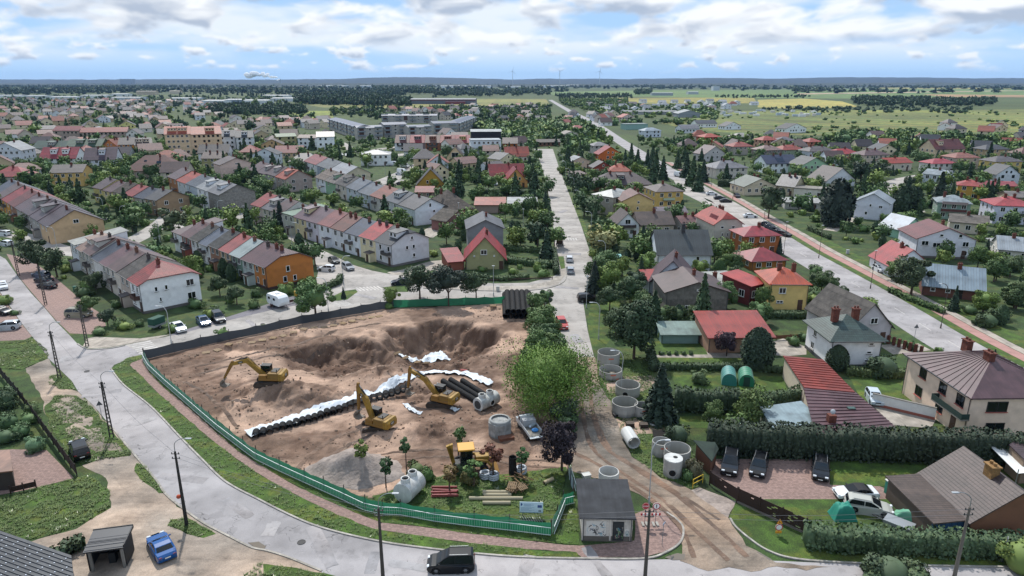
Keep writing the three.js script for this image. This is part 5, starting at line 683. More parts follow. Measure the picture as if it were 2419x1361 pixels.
// hedges: clipped walls of leaves along a line
function hedge(pts,h,w,hex,label,curved,dens=16){
  rseed(pts[0][0]*7 + pts[0][1]);const line=px(pts),L=new Leaves(),o=line[0];
  for(let i=0;i + 1<line.length;i++){const a=line[i],b=line[i + 1],t=b.clone().sub(a),len=t.length(),u=t.clone().normalize(),q=V2(-u.y,u.x),at=(s,v,y)=>V3(a.x - o.x + u.x*s + q.x*v,y,a.y - o.y + u.y*s + q.y*v),st=Math.max(1,Math.round(len / 0.9));
    for(let k=0;k<st;k++){const hh=h*(0.9 + 0.16*vn(k*0.6 + a.x,3)),ww=w*(0.85 + 0.2*vn(k*0.7 + a.x,9));const s=(k + 0.5)/ st*len;const c0=L.p.length / 3;L.core((d)=>at(s + Math.sign(d.x)*Math.pow(Math.abs(d.x),0.6)*len / st*0.6,Math.sign(d.z)*Math.pow(Math.abs(d.z),0.5)*ww*0.46,hh*0.47 + Math.sign(d.y)*Math.pow(Math.abs(d.y),0.4)*hh*0.46),8,5);
      const n=Math.round(len / st*(2*h + w)*dens);for(let m=0;m<n;m++){const f=rnd()*(2*h + w),ds=rr(-0.5,0.5)*len / st;if(f<w)L.leaf(at(s + ds,rr(-0.5,0.5)*ww,hh + rr(-0.08,0.12)),V3(q.x*0.2,1,q.y*0.2).normalize(),rr(0.09,0.17),rr(0.8,1.2));else{const sg=f<w + h?1:-1;L.leaf(at(s + ds,sg*(ww / 2 + rr(-0.06,0.12)),rnd()*hh),V3(q.x*sg,0.4,q.y*sg).normalize(),rr(0.09,0.17),rr(0.8,1.2));}}}
    foot.push([at(0,w / 2,0),at(len,w / 2,0),at(len,-w / 2,0),at(0,-w / 2,0)].map((p)=>V2(p.x + o.x,p.z + o.y)));}
  const g=thing('hedge',label,'hedge',o.x,0,o.y);mesh('foliage',L.geo(),leafM(hex),g);return g;
}
hedge([[1668,1062],[1790,1074],[1900,1078],[2080,1084],[2270,1092],[2420,1098]],3.9,2.4,'#2b3a28','tall dark thuja hedge above the brick parking court');
hedge([[1592,968],[1700,974],[1790,978]],3.2,1.8,'#33452c','dark thuja hedge below the tunnel greenhouses');
hedge([[1790,978],[1900,950]],2.6,1.4,'#3d4f2e','hedge running to the red outbuilding');
hedge([[1540,872],[1660,874],[1770,874],[1850,882]],1.1,1.0,'#3a4c2e','low clipped hedge below the narrow lawn',0,12);
hedge([[1898,1288],[1990,1296],[2100,1300],[2250,1308],[2440,1312]],2.2,2.0,'#44593a','broad informal hedge along the bottom right lawn');
hedge([[1800,750],[1910,752]],1.3,1.2,'#3d512e','clipped hedge below the yellow cube house');
hedge([[2000,885],[2060,890],[2140,892]],1.3,1.4,'#4d5c33','yellowish hedge below the green-roofed white house');
hedge([[1535,838],[1545,880]],1.4,1.2,'#3a4c2e','short hedge at the left end of the lawns');
hedge([[1130,460],[1200,462],[1275,466]],2.4,1.6,'#33462d','tall hedge between orange gable and workshop');
hedge([[1695,440],[1760,442]],3,2,'#36482e','hedge in front of the wide grey hipped house');
hedge([[755,690],[800,672],[806,658]],1.3,1.1,'#3f5330','clipped hedge around the orange end house');
hedge([[1060,652],[1120,660],[1190,663],[1250,658]],0.9,1.2,'#425630','low hedge before the red-roofed cottage');
hedge([[1308,600],[1314,650]],1.9,1.2,'#364a2c','thuja hedge at the avenue corner of the cottage garden');
hedge([[200,1290],[150,1315],[120,1330]],1.3,1.4,'#3d4f33','low evergreen hedge beside the black bin shelter');
hedge([[2100,690],[2160,715],[2230,742]],1.1,1.2,'#4a6233','low hedge before the pale-blue-roofed bungalow');
hedge([[1910,543],[1960,566]],1.3,1.2,'#3d512e','square hedge beside the cycle path');
hedge([[1180,590],[1300,598]],1.2,2.2,'#4a5f38','vegetable beds and bushes of the cottage garden');
hedge([[1195,620],[1305,632]],1.4,2.6,'#435a33','dense shrubbery in front of the cottage garden');
// the rest of the gardens: trees and shrubs standing between houses
const clear=(p,m=0)=>{for(const f of foot){if(Math.abs(f[0].x - p.x)>60||Math.abs(f[0].y - p.y)>60)continue;if(inPoly(p,f)||(m&&polyD(p,f)<m))return false;}for(const r of roads)if(inPoly(p,r))return false;for(const s of sites)if(inPoly(p,s))return false;return true;};
const inst={};
const mainPts=new THREE.SplineCurve(mainLine).getPoints(160),nearMain=(p)=>p.y<-170&&mainPts.some((q)=>Math.abs(q.y - p.y)<40&&q.distanceTo(p)<(p.y>q.y?15:9));
const scatter=(kind,p,h,w,hex)=>{const lod=distOf(p)<420?1:2,key=kind + '|' + lod + '|' +(plantSeed++ % PRO[kind][lod].length);(inst[key]=inst[key]||[]).push([p,h,w,hex]);};
const autoT=[],autoS=[];
{
  rseed(4242);const meadow=px([[1630,330],[1560,290],[1640,262],[2600,255],[2600,325],[2100,345],[1900,322],[1760,330]]),openField=px([[680,250],[1300,250],[1300,262],[700,265]]),plot=px([[850,395],[930,395],[960,415],[900,430],[840,410]]),busy=px([[1296,700],[1420,700],[1500,860],[1660,1060],[1660,1200],[1330,1200],[1330,850]]),yards=px([[-200,800],[330,800],[900,1400],[-200,1500]]),courts=px([[1600,1060],[2500,1095],[2600,1500],[1500,1500]]),lawns=px([[1525,790],[1860,790],[1870,1010],[1590,1010]]),villa=px([[1900,860],[2160,860],[2230,1010],[1900,1040]]);
  const fronts=[[[470,630],[775,630],[775,725],[470,800]],[[270,735],[500,712],[500,800],[270,805]],[[-150,560],[260,600],[270,800],[-150,830]],[[860,600],[1060,590],[1060,690],[860,690]],[[1080,630],[1310,630],[1310,670],[1080,670]],[[1800,735],[1960,735],[1960,800],[1800,800]],[[1780,540],[2450,900],[2100,900],[1760,600]]].map((q)=>px(q));
  let n=0;for(let i=0;i<14000&&n<3700;i++){const z=-Math.sqrt(rr(95*95,520*520)),x=rr(-0.86,0.86)*-z,p=V2(x,z);if([meadow,openField,plot,busy,yards,courts,lawns,villa].some((q)=>inPoly(p,q))||!clear(p,0.7)||(z<-340&&rnd()<0.4)||nearMain(p))continue;n++;
    const u=rnd(),low=fronts.some((q)=>inPoly(p,q)),gr=fbm(x / 40 + 5,z / 40,2);const kind=low||u<0.42?'shrub':u<0.68?'broad':u<0.76?'round':u<0.84?'airy':u<0.92?'thuja':'spruce';const h=kind==='shrub'?rr(0.9,2.6):kind==='thuja'?rr(2.2,4.4):(kind==='spruce'?rr(4,9):rr(3,6.6))*(0.8 + gr*0.5);
    if(kind==='shrub'&&gr<0.33)continue;(kind==='shrub'?autoS:autoT).push([kind,p,h,rr(0.95,1.35),h / distOf(p)]);}
  for(const a of[autoT,autoS]){a.sort((q,r)=>r[4]- q[4]);a.forEach(([k,p,h,w],i)=>{if(i<(a===autoT?190:215))plant(k,p,h,{w});else scatter(k,p,h,w,k==='spruce'||k==='thuja'?pick(DARKG):pick(k==='shrub'?SHRUBG:GREENS));});}
  // scattered bushes on the yellow meadow, belts and woods beyond
  for(let i=0;i<700;i++){const p=P(rr(1600,2600),rr(262,345));if(fbm(p.x / 60,p.y / 60,3)<0.52||!clear(p))continue;scatter('shrub',p,rr(1,3.4),rr(1,1.5),pick(SHRUBG));}
  const belt=(n,poly,kinds,h0,h1,hexes,thin=0)=>{const q=px(poly),b=new THREE.Box2().setFromPoints(q);for(let i=0,k=0;i<n*14&&k<n;i++){const p=V2(rr(b.min.x,b.max.x),rr(b.min.y,b.max.y));if(!inPoly(p,q)||(thin&&fbm(p.x / 50,p.y / 50,3)<thin)||!clear(p)||nearMain(p))continue;k++;scatter(pick(kinds),p,rr(h0,h1),rr(1,1.4),pick(hexes));}};
  belt(260,[[2010,318],[2419,330],[2440,380],[2300,360],[2150,352],[2020,345],[1900,335]],['broad','shrub','round'],3,7,GREENS);belt(140,[[1340,300],[1440,310],[1440,350],[1340,360]],['broad','shrub'],3,8,GREENS);belt(180,[[1240,300],[1340,280],[1400,300],[1320,345],[1240,340]],['broad','shrub','round'],3,8,GREENS);
  belt(420,[[2010,234],[2360,240],[2340,250],[2250,252],[2080,255],[2020,246]],['spruce','broad'],9,13,DARKG);belt(150,[[1800,256],[2300,256],[2290,268],[1820,266]],['shrub','broad'],3,6,DARKG);belt(170,[[1310,226],[1490,226],[1500,234],[1320,234]],['broad','spruce'],7,12,DARKG);belt(60,[[1500,218],[1540,218],[1540,226],[1500,226]],['broad'],12,18,DARKG);belt(90,[[1690,228],[1920,228],[1920,232],[1690,233]],['broad','spruce'],6,9,DARKG);
  belt(500,[[1320,238],[1480,238],[1500,262],[1400,268],[1330,250]],['broad','round'],5,9,GREENS,0.4);
  belt(650,[[700,236],[970,238],[975,250],[900,252],[700,246]],['broad','spruce'],8,15,DARKG);belt(330,[[880,208],[1030,210],[1020,224],[890,224]],['broad'],14,24,DARKG);belt(600,[[500,252],[720,256],[725,270],[560,272],[490,264]],['spruce','broad'],6,10,DARKG);belt(500,[[700,228],[960,212],[960,236],[700,240]],['broad','spruce'],8,16,DARKG,0.45);belt(420,[[1020,218],[1300,214],[1300,226],[1020,232]],['broad'],8,16,DARKG,0.5);
  belt(1500,[[-60,203],[250,200],[420,206],[415,214],[330,220],[200,224],[-60,226]],['spruce','spruce','broad'],14,21,DARKG);
  belt(1000,[[-80,228],[700,232],[760,300],[700,330],[500,330],[-80,330]],['broad','spruce','round'],4,10,DARKG.concat(GREENS),0.36);
  belt(700,[[780,262],[1300,252],[1300,310],[1120,300],[780,275]],['broad','round','spruce'],4,9,DARKG.concat(GREENS),0.4);belt(500,[[1120,300],[1300,300],[1270,350],[1225,350]],['broad','shrub','round'],3,7,GREENS);belt(350,[[1390,250],[1700,248],[1700,300],[1450,310]],['broad','shrub'],3,7,GREENS,0.42);belt(500,[[420,212],[900,206],[900,222],[700,230],[420,228]],['broad','spruce'],8,15,DARKG,0.5);
  for(let i=0;i<5200;i++){const z=-Math.exp(rr(Math.log(2600),Math.log(8500))),x=rr(-0.84,0.84)*-z,f=fbm(x / 700 + 4,z / 260 + 2,3);if(f<0.52||(x>150&&x<2400&&z>-4000&&f<0.64))continue;scatter(rnd()<0.5?'broad':'spruce',V2(x,z),rr(12,22),rr(1.6,3.2),pick(DARKG));}
}
function flushInstances(){
  const names={broad:'far_leafy_trees',round:'far_round_trees',airy:'far_slender_trees',shrub:'far_bushes',spruce:'far_conifers',thuja:'far_thujas'};
  for(const[key,list]of Object.entries(inst)){const[kind,lod,v]=key.split('|'),geo=PRO[kind][lod][v],m=new THREE.InstancedMesh(geo,leafM('#ffffff'),list.length),M4=new THREE.Matrix4(),c=new THREE.Color();list.forEach(([p,h,w,hex],i)=>{M4.compose(V3(p.x,0,p.y),new THREE.Quaternion().setFromAxisAngle(V3(0,1,0),hash(i,5)*6.28),V3(h*w,h,h*w));m.setMatrixAt(i,M4);m.setColorAt(i,c.set(hex));});m.name=numbered(names[kind]||'far_trees');shadow(m);tag(m,`mass of ${({ shrub: 'bushes', spruce: 'dark conifers', thuja: 'columnar thujas' })[kind] || 'leafy trees'} ${lod < 2 ? 'filling the farther gardens' : 'in belts and woods out to the horizon'}`,'vegetation','distant greenery','stuff');scene.add(m);}
}
// rough grass: real tufts on the verges and unmown plots
{
  const L=new Leaves();rseed(5);for(let i=0;i<10;i++){const a=rnd()*6.28,l=rr(0.1,0.28),k=L.p.length / 3,x=Math.cos(a)*rr(0,0.07),z=Math.sin(a)*rr(0,0.07),w=0.022;L.p.push(x - Math.sin(a)*w,0,z + Math.cos(a)*w,x + Math.sin(a)*w,0,z - Math.cos(a)*w,x + Math.cos(a)*l*0.7,l,z + Math.sin(a)*l*0.7);for(let q=0;q<3;q++){L.n.push(Math.cos(a)*0.3,0.95,Math.sin(a)*0.3);const t=rr(0.8,1.2);L.c.push(t,t,t*0.9);}L.i.push(k,k + 2,k + 1);}
  const tuft=L.geo(),spots=[];rseed(808);
  for(const[poly,dens]of tufts){const b=new THREE.Box2().setFromPoints(poly),area=(b.max.x - b.min.x)*(b.max.y - b.min.y),n=Math.min(30000,area*dens);for(let i=0;i<n;i++){const p=V2(rr(b.min.x,b.max.x),rr(b.min.y,b.max.y));if(inPoly(p,poly)&&fbm(p.x*0.8,p.y*0.8,2)>0.34)spots.push(p);}}
  const m=new THREE.InstancedMesh(tuft,leafM('#ffffff'),spots.length),M4=new THREE.Matrix4(),c=new THREE.Color();spots.forEach((p,i)=>{const s=rr(0.45,1.0)*(0.5 + fbm(p.x*0.5,p.y*0.5,3));M4.compose(V3(p.x,0.03,p.y),new THREE.Quaternion().setFromAxisAngle(V3(0,1,0),rnd()*6.28),V3(s*1.3,s,s*1.3));m.setMatrixAt(i,M4);const fl=rnd()<0.012&&fbm(p.x*0.3,p.y*0.3,2)>0.5;m.setColorAt(i,c.set(fl?'#d8d8c8':pick(['#465d2a','#405426','#4d632c','#546632','#3a4f24','#5e6c40'])));});
  m.name='grass_tufts';shadow(m);tag(m,'rough grass and weeds on the verges and plots','grass',null,'stuff');scene.add(m);
}

// ---------- vehicles ----------
const paint=(hex)=>M(hex,0.35,{coat:1});
const tyreGeo=(()=>{const g=new THREE.LatheGeometry([[0.18,-0.1],[0.28,-0.11],[0.315,-0.08],[0.32,0],[0.315,0.08],[0.28,0.11],[0.18,0.1]].map((p)=>V2(p[0],p[1])),20);return g.rotateX(Math.PI / 2);})();
const rimGeo=(()=>{const g=[new THREE.CylinderGeometry(0.2,0.2,0.13,18).rotateX(Math.PI / 2)];for(let i=0;i<5;i++){const b=bx(0.05,0.2,0.16,0,0.1,0);b.rotateZ(i*1.2566);g.push(b);}return merge(g);})();
const RIM=M('#9a9c9f',0.35,{metal:0.7}),LAMPW=M('#cfd4d8',0.15),LAMPR=M('#7d1418',0.2),PLATE=M('#d8d8d4',0.5),WIN=M('#11171c',0.05);
// body outline seen from the side (x forward), glasshouse outline, length, width
const CARS={
  hatch:{L:4.1,W:1.74,belt:0.92,top:1.48,body:[[-2.03,0.42],[-2.05,0.7],[-1.98,0.98],[0.85,0.96],[1.55,0.86],[1.98,0.68],[2.05,0.45],[1.95,0.22],[-1.95,0.22]],cab:[[-1.95,0.94],[-1.78,1.36],[-1.4,1.48],[0.05,1.47],[0.55,1.25],[1.05,0.93]]},
  sedan:{L:4.6,W:1.78,belt:0.9,top:1.42,body:[[-2.26,0.45],[-2.28,0.75],[-2.15,0.98],[-1.4,1.0],[0.9,0.95],[1.7,0.86],[2.2,0.7],[2.3,0.45],[2.2,0.22],[-2.2,0.22]],cab:[[-1.75,0.96],[-1.1,1.36],[-0.7,1.42],[0.1,1.41],[0.5,1.24],[1.15,0.93]]},
  estate:{L:4.6,W:1.8,belt:0.96,top:1.52,body:[[-2.28,0.42],[-2.3,0.8],[-2.22,1.0],[0.95,0.98],[1.75,0.88],[2.22,0.7],[2.3,0.45],[2.2,0.22],[-2.2,0.22]],cab:[[-2.2,0.97],[-1.98,1.42],[-1.7,1.52],[0.1,1.5],[0.55,1.3],[1.2,0.95]]},
  suv:{L:4.7,W:1.9,belt:1.06,top:1.72,body:[[-2.32,0.5],[-2.35,0.85],[-2.27,1.1],[0.95,1.08],[1.8,0.99],[2.28,0.8],[2.35,0.5],[2.25,0.28],[-2.25,0.28]],cab:[[-2.25,1.07],[-2.05,1.58],[-1.75,1.72],[0.05,1.7],[0.5,1.46],[1.15,1.05]]},
  mpv:{L:4.4,W:1.8,belt:0.98,top:1.8,body:[[-2.18,0.42],[-2.2,0.8],[-2.12,1.02],[1.1,1.0],[1.75,0.92],[2.12,0.74],[2.2,0.45],[2.1,0.24],[-2.1,0.24]],cab:[[-2.1,0.98],[-2.04,1.68],[-1.85,1.8],[0.1,1.78],[0.62,1.5],[1.35,0.97]]},
  coupe:{L:4.5,W:1.8,belt:0.84,top:1.3,body:[[-2.22,0.45],[-2.25,0.72],[-2.05,0.9],[-1.3,0.94],[0.7,0.86],[1.6,0.74],[2.12,0.58],[2.25,0.4],[2.15,0.22],[-2.15,0.22]],cab:[[-1.55,0.9],[-1.0,1.22],[-0.5,1.3],[0.0,1.28],[0.4,1.12],[0.95,0.84]]},
  van:{L:5.6,W:2.0,belt:1.2,top:2.4,body:[[-2.75,0.45],[-2.78,1.2],[-2.75,1.3],[1.9,1.28],[2.4,1.12],[2.75,0.85],[2.8,0.5],[2.7,0.3],[-2.7,0.3]],cab:[[-2.75,1.26],[-2.72,2.32],[-2.6,2.42],[1.0,2.4],[1.4,2.2],[2.1,1.25]]},
};
const carGeo={};
function carParts(type){
  if(carGeo[type])return carGeo[type];
  const c=CARS[type],hw=c.W / 2,tap=(y)=>Math.max(0,y - c.belt)*0.3,s=new THREE.Shape(c.body.map((p)=>V2(p[0],p[1])));const wx=c.L*0.305,wr=0.37;
  for(const k of[-1,1]){const h=new THREE.Path();h.absarc(k*wx,0.34,wr,0,Math.PI*2);s.holes.push(h);}
  const body=new THREE.ExtrudeGeometry(s,{depth:c.W - 0.16,bevelEnabled:true,bevelSize:0.05,bevelThickness:0.08,bevelSegments:3,bevelOffset:-0.05,curveSegments:14}).translate(0,0,-hw + 0.08);
 {const p=body.attributes.position;for(let i=0;i<p.count;i++){const x=p.getX(i),e=Math.max(0,Math.abs(x)- c.L*0.36)/(c.L*0.14);p.setZ(i,p.getZ(i)*(1 - 0.12*e*e));}body.computeVertexNormals();}
  const cab=new THREE.ExtrudeGeometry(new THREE.Shape(c.cab.map((p)=>V2(p[0],p[1]))),{depth:c.W - 0.2,bevelEnabled:true,bevelSize:0.04,bevelThickness:0.06,bevelSegments:2,bevelOffset:-0.04}).translate(0,0,-hw + 0.1);
 {const p=cab.attributes.position;for(let i=0;i<p.count;i++){const y=p.getY(i),z=p.getZ(i);p.setZ(i,z - Math.sign(z)*Math.min(Math.abs(z),tap(y)));}cab.computeVertexNormals();}
  // side glass follows the leaning flank of the glasshouse
  const q=c.cab,cx=q.reduce((a,p)=>a + p[0],0)/ q.length,inn=q.map(([x,y])=>[cx +(x - cx)*0.88,lp(y,(c.belt + c.top)/ 2 + 0.02,0.16)]),side=(x0,x1,sg)=>{const pts=[];const N=10,yTop=(x)=>{for(let i=0;i + 1<inn.length;i++)if(x>=inn[i][0]&&x<=inn[i + 1][0])return lp(inn[i][1],inn[i + 1][1],(x - inn[i][0])/(inn[i + 1][0]- inn[i][0]));return inn[0][1];};const yb=Math.max(inn[0][1],inn[inn.length - 1][1]),pos=[];const P3=(x,y)=>[x,y,sg*(hw - 0.045 - tap(y)+ 0.012)];for(let i=0;i<N;i++){const a=lp(x0,x1,i / N),b=lp(x0,x1,(i + 1)/ N),ya=Math.max(yb,yTop(a)),y2=Math.max(yb,yTop(b));pos.push(...P3(a,yb),...P3(b,yb),...P3(b,y2),...P3(a,yb),...P3(b,y2),...P3(a,ya));}const g=new THREE.BufferGeometry();g.setAttribute('position',new THREE.Float32BufferAttribute(pos,3));g.computeVertexNormals();return g;};
  const xA=inn[0][0],xB=inn[inn.length - 1][0],md_=(xA + xB)/ 2;
  const pane=(p,r,off)=>{const pos=[],A=[lp(p[0],r[0],0.1),lp(p[1],r[1],0.1)],B=[lp(p[0],r[0],0.9),lp(p[1],r[1],0.9)],wa=hw - 0.16 - tap(A[1]),wb=hw - 0.16 - tap(B[1]);const t=[[A[0]+ off,A[1]+ 0.015,-wa],[A[0]+ off,A[1]+ 0.015,wa],[B[0]+ off,B[1]+ 0.02,wb],[B[0]+ off,B[1]+ 0.02,-wb]];for(const k of[0,1,2,0,2,3])pos.push(...t[k]);const g=new THREE.BufferGeometry();g.setAttribute('position',new THREE.Float32BufferAttribute(pos,3));g.computeVertexNormals();return g;};
  const n=q.length;
  return carGeo[type]={body,cab,sides:type==='van'?[side(xB - 1.5,xB - 0.1,1),side(xB - 1.5,xB - 0.1,-1)]:[side(xA,md_ - 0.04,1),side(md_ + 0.04,xB,1),side(xA,md_ - 0.04,-1),side(md_ + 0.04,xB,-1)],front:pane(q[n - 1],q[n - 3],0.03),rear:pane(q[0],q[1],-0.035),wx,hw,c};
}
const WORDCOL={};
function car(type,x,y,heading,hex,label,o={}){
  const p=P(x,y),g=thing(type==='van'?'van':'car',label,type==='van'?'van':'car',p.x,o.y??0.045,p.y,heading,o.group),G_=carParts(type),m=paint(hex),det=distOf(p)<190;
  mesh('body',G_.body,m,g);mesh('cabin',G_.cab,o.roof?M(o.roof,0.8):m,g);
  mesh('windscreen',G_.front,WIN,g);if(type !=='van')mesh('rear_window',G_.rear,WIN,g);G_.sides.forEach((s)=>mesh('side_window',s,WIN,g));
  for(const sx of[-1,1])for(const sz of[-1,1]){const w=mesh('wheel',tyreGeo,RUBBER,g);w.position.set(sx*G_.wx,0.32,sz*(G_.hw - 0.12));if(det)mesh('rim',rimGeo,RIM,w);}
  const c=G_.c;if(det){const fz=G_.hw*0.68,fh=c.belt - 0.24;
    for(const k of[-1,1]){mesh('headlight',rb(0.22,0.16,0.36,0.05,c.L / 2 - 0.14,fh,k*fz),LAMPW,g);mesh('tail_light',rb(0.12,0.2,0.3,0.04,-c.L / 2 + 0.07,c.belt - 0.16,k*fz),LAMPR,g);mesh('mirror',rb(0.12,0.14,0.2,0.04,c.cab[c.cab.length - 1][0]- 0.32,c.belt + 0.12,k*(G_.hw + 0.06)),o.roof?M(o.roof,0.8):m,g);if(o.rails)mesh('roof_rail',beam(V3(-1.6,c.top + 0.05,k*(G_.hw - 0.3)),V3(0.1,c.top + 0.05,k*(G_.hw - 0.3)),0.04,0.05),METAL,g);}
    mesh('number_plate',bx(0.02,0.11,0.5,c.L / 2 + 0.005,0.42,0),PLATE,g);mesh('number_plate',bx(0.02,0.11,0.5,-c.L / 2 - 0.03,0.6,0),PLATE,g);mesh('grille',bx(0.04,0.14,0.7,c.L / 2 - 0.02,fh - 0.05,0),BLACK,g);mesh('sill',merge([bx(c.L*0.9,0.12,c.W*0.94,0,0.22,0)]),BLACK,g);}
  return g;
}
const dir=(x0,y0,x1,y1)=>{const a=P(x0,y0),b=P(x1,y1);return Math.atan2(-(b.y - a.y),b.x - a.x);};// heading of a nose that points from the first to the second point
car('mpv',1066,1342,Math.PI + 0.04,'#0d0f12','black high-roofed car driving on the foreground road',{rails:1});
car('coupe',383,1302,dir(390,1312,368,1272),'#0d4a86','metallic blue hatchback on the sandy forecourt');
car('suv',190,1072,dir(190,1080,180,1050),'#111214','black off-road car on the roadside grass');
car('suv',1724,1106,dir(1724,1085,1720,1112),'#16181d','dark suv nearest the tool shed on the brick court',{rails:1});car('estate',1792,1110,dir(1795,1088,1788,1115),'#14161a','black estate in the middle of the brick court',{rails:1});car('estate',1937,1118,dir(1937,1095,1937,1120),'#15161a','black estate at the right end of the brick court',{rails:1});
car('coupe',2020,1174,dir(2040,1174,2000,1174),'#c9cdd0','silver convertible with black soft top',{roof:'#17181b'});car('estate',2050,1208,dir(2020,1202,2080,1213),'#a4a59e','silver estate parked beside the trailer',{rails:1});
car('hatch',2064,948,dir(2058,938,2070,958),'#b4bfc8','pale blue hatchback on the villa lawn');
car('sedan',422,780,dir(414,774,432,788),'#d4d6d8','white saloon beside the lamp in the parking bay');car('sedan',481,765,dir(476,760,488,772),'#34506e','blue saloon in the parking bay');car('suv',516,758,dir(511,752,523,765),'#1a1c22','dark car next to the blue saloon');
car('sedan',789,620,dir(780,614,800,626),'#1b2226','dark saloon parked before the red-roofed terrace');car('estate',822,636,dir(812,630,832,642),'#7a7f85','grey estate parked at the terrace street mouth');car('hatch',771,640,dir(780,641,760,640),'#d0d2d4','white car behind the orange end house');car('sedan',948,672,dir(960,672,930,674),'#1a2030','dark blue car half behind the round trees');
car('hatch',1345,617,Math.PI / 2 - 0.05,'#b9bdc2','silver car driving up the avenue, farther one');car('hatch',1347,644,Math.PI / 2 - 0.03,'#8d949c','grey car driving up the avenue, nearer one');car('estate',1327,772,-Math.PI / 2 + 0.1,'#a8443f','faded red car at the verge of the avenue');car('suv',1390,712,0.1,'#181314','dark van-like car under the corner spruce');
car('estate',98,655,dir(120,658,80,652),'#4a5364','blue-grey estate in the red bay, first of three');car('sedan',104,667,dir(125,670,85,664),'#1f2834','dark saloon in the red bay, middle of three');car('sedan',112,680,dir(135,683,92,677),'#161c26','black saloon in the red bay, last of three');car('suv',187,748,dir(165,748,205,748),'#8a8472','beige off-road car below the left terrace',{rails:1});
car('hatch',8,682,dir(8,670,12,690),'#cfd1d3','white car driving at the left edge');car('estate',14,580,dir(30,582,0,578),'#d2d5d8','white suv at the far left edge');car('hatch',5,742,dir(-10,740,20,744),'#1b1c20','black car cut by the left edge');car('estate',15,778,dir(40,776,-10,780),'#aab0b4','silver estate on the brick forecourt at left');car('estate',10,556,dir(30,558,-5,555),'#cfd2d4','white car behind the suv at far left');car('sedan',250,524,dir(260,520,240,528),'#1a1c22','dark car behind the brown terrace');car('hatch',371,563,dir(375,570,368,555),'#a8adb0','pale car behind the left terrace');
for(const[x,y,c,n]of[[1681,461,'#c4c8cc','silver'],[1700,471,'#1d2430','navy'],[1714,478,'#15171c','black'],[1772,514,'#d2d5d8','white']])car('sedan',x,y,dir(x - 20,y,x + 20,y),c,`${n} car in the lay-by of the main road`);
for(const[x,y,c,t]of[[1813,536,'#202a3c','first'],[1822,543,'#262c38','second'],[1833,549,'#1c2430','third'],[1853,558,'#182024','fourth']])car('hatch',x,y,dir(x - 20,y - 4,x + 20,y + 4),c,`dark parked car under the lay-by tree, ${t} from left`);
car('hatch',1741,466,dir(1730,460,1752,472),'#2a2c30','grey car beyond the picket fence of the main road');car('van',1605,418,dir(1590,416,1620,420),'#d4d8da','white van driving on the main road');car('hatch',2076,641,dir(2066,636,2086,646),'#c8ccce','white car beside the small red-roofed white house');
car('van',950,410,dir(930,408,970,412),'#d8dadb','front white van in the side street');car('van',957,396,dir(940,394,975,398),'#d4d6d8','second white van in the side street');car('van',930,392,dir(910,391,950,393),'#d0d3d5','white camper in the side street');car('sedan',945,414,dir(930,413,960,415),'#b4b8bc','silver car beside the white vans');car('van',1164,438,dir(1150,437,1180,439),'#d3d6d8','white van before the pale house with large red roof');car('estate',1052,520,dir(1045,514,1060,526),'#c5cacd','white car by the patched hipped house');car('sedan',948,437,dir(935,436,962,438),'#1a1e26','dark car by the spruces of the side street');
for(let i=0;i<4;i++)car('hatch',785 + i*11,368 +(i&1),-1.2,['#c9ccd0','#d4d6d8','#8d9298','#c2c5c8'][i],`small parked car below the flats, ${ORD[i] === 'nearest' ? 'first' : ORD[i]} from left`);
for(let i=0;i<6;i++)car('sedan',8 + i*14,392 +(i % 3),-0.6,['#20242a','#c8cbce','#2a3038','#1b1e22','#30363e','#7a7f84'][i],`parked car before the grey gabled house, ${ORD[i] === 'nearest' ? 'first' : ORD[i]} from left`);
{// touring caravan
  const p=P(658,724),g=thing('caravan','white touring caravan parked in front of the orange end house','caravan',p.x,0.05,p.y,dir(640,715,675,728)),W=M('#d6dadc',0.4);
  const b=new THREE.ExtrudeGeometry(new THREE.Shape([[-2.3,0.75],[-2.45,1.2],[-2.3,2.3],[-1.9,2.6],[1.5,2.6],[2.1,2.2],[2.4,1.3],[2.3,0.75],[1.9,0.5],[-2,0.5]].map((q)=>V2(...q))),{depth:2,bevelEnabled:true,bevelSize:0.08,bevelThickness:0.1,bevelSegments:3,bevelOffset:-0.08}).translate(0,0,-1);
  mesh('body',b,W,g);mesh('front_window',bx(0.04,0.62,1.5,2.2,1.72,0,0,0.32),WIN,g);for(const x of[-1.4,0.4])for(const z of[-1,1])mesh('side_window',rb(0.8,0.5,0.04,0.015,x,1.75,z*1.1),WIN,g);mesh('door',bx(0.62,1.7,0.03,-0.5,1.45,1.1),M('#c4c8ca',0.5),g);mesh('roof_hatch',rb(0.7,0.12,0.7,0.04,0,2.68,0),M('#aab0b4',0.5),g);
  for(const z of[-1,1]){const w=mesh('wheel',tyreGeo,RUBBER,g);w.position.set(-0.2,0.32,z*0.95);mesh('rim',rimGeo,RIM,w);}mesh('drawbar',merge([beam(V3(2.1,0.5,0.5),V3(3.3,0.5,0),0.08,0.1),beam(V3(2.1,0.5,-0.5),V3(3.3,0.5,0),0.08,0.1),cy(0.06,0.06,0.5,8,3.2,0.25,0)]),STEEL,g);
}
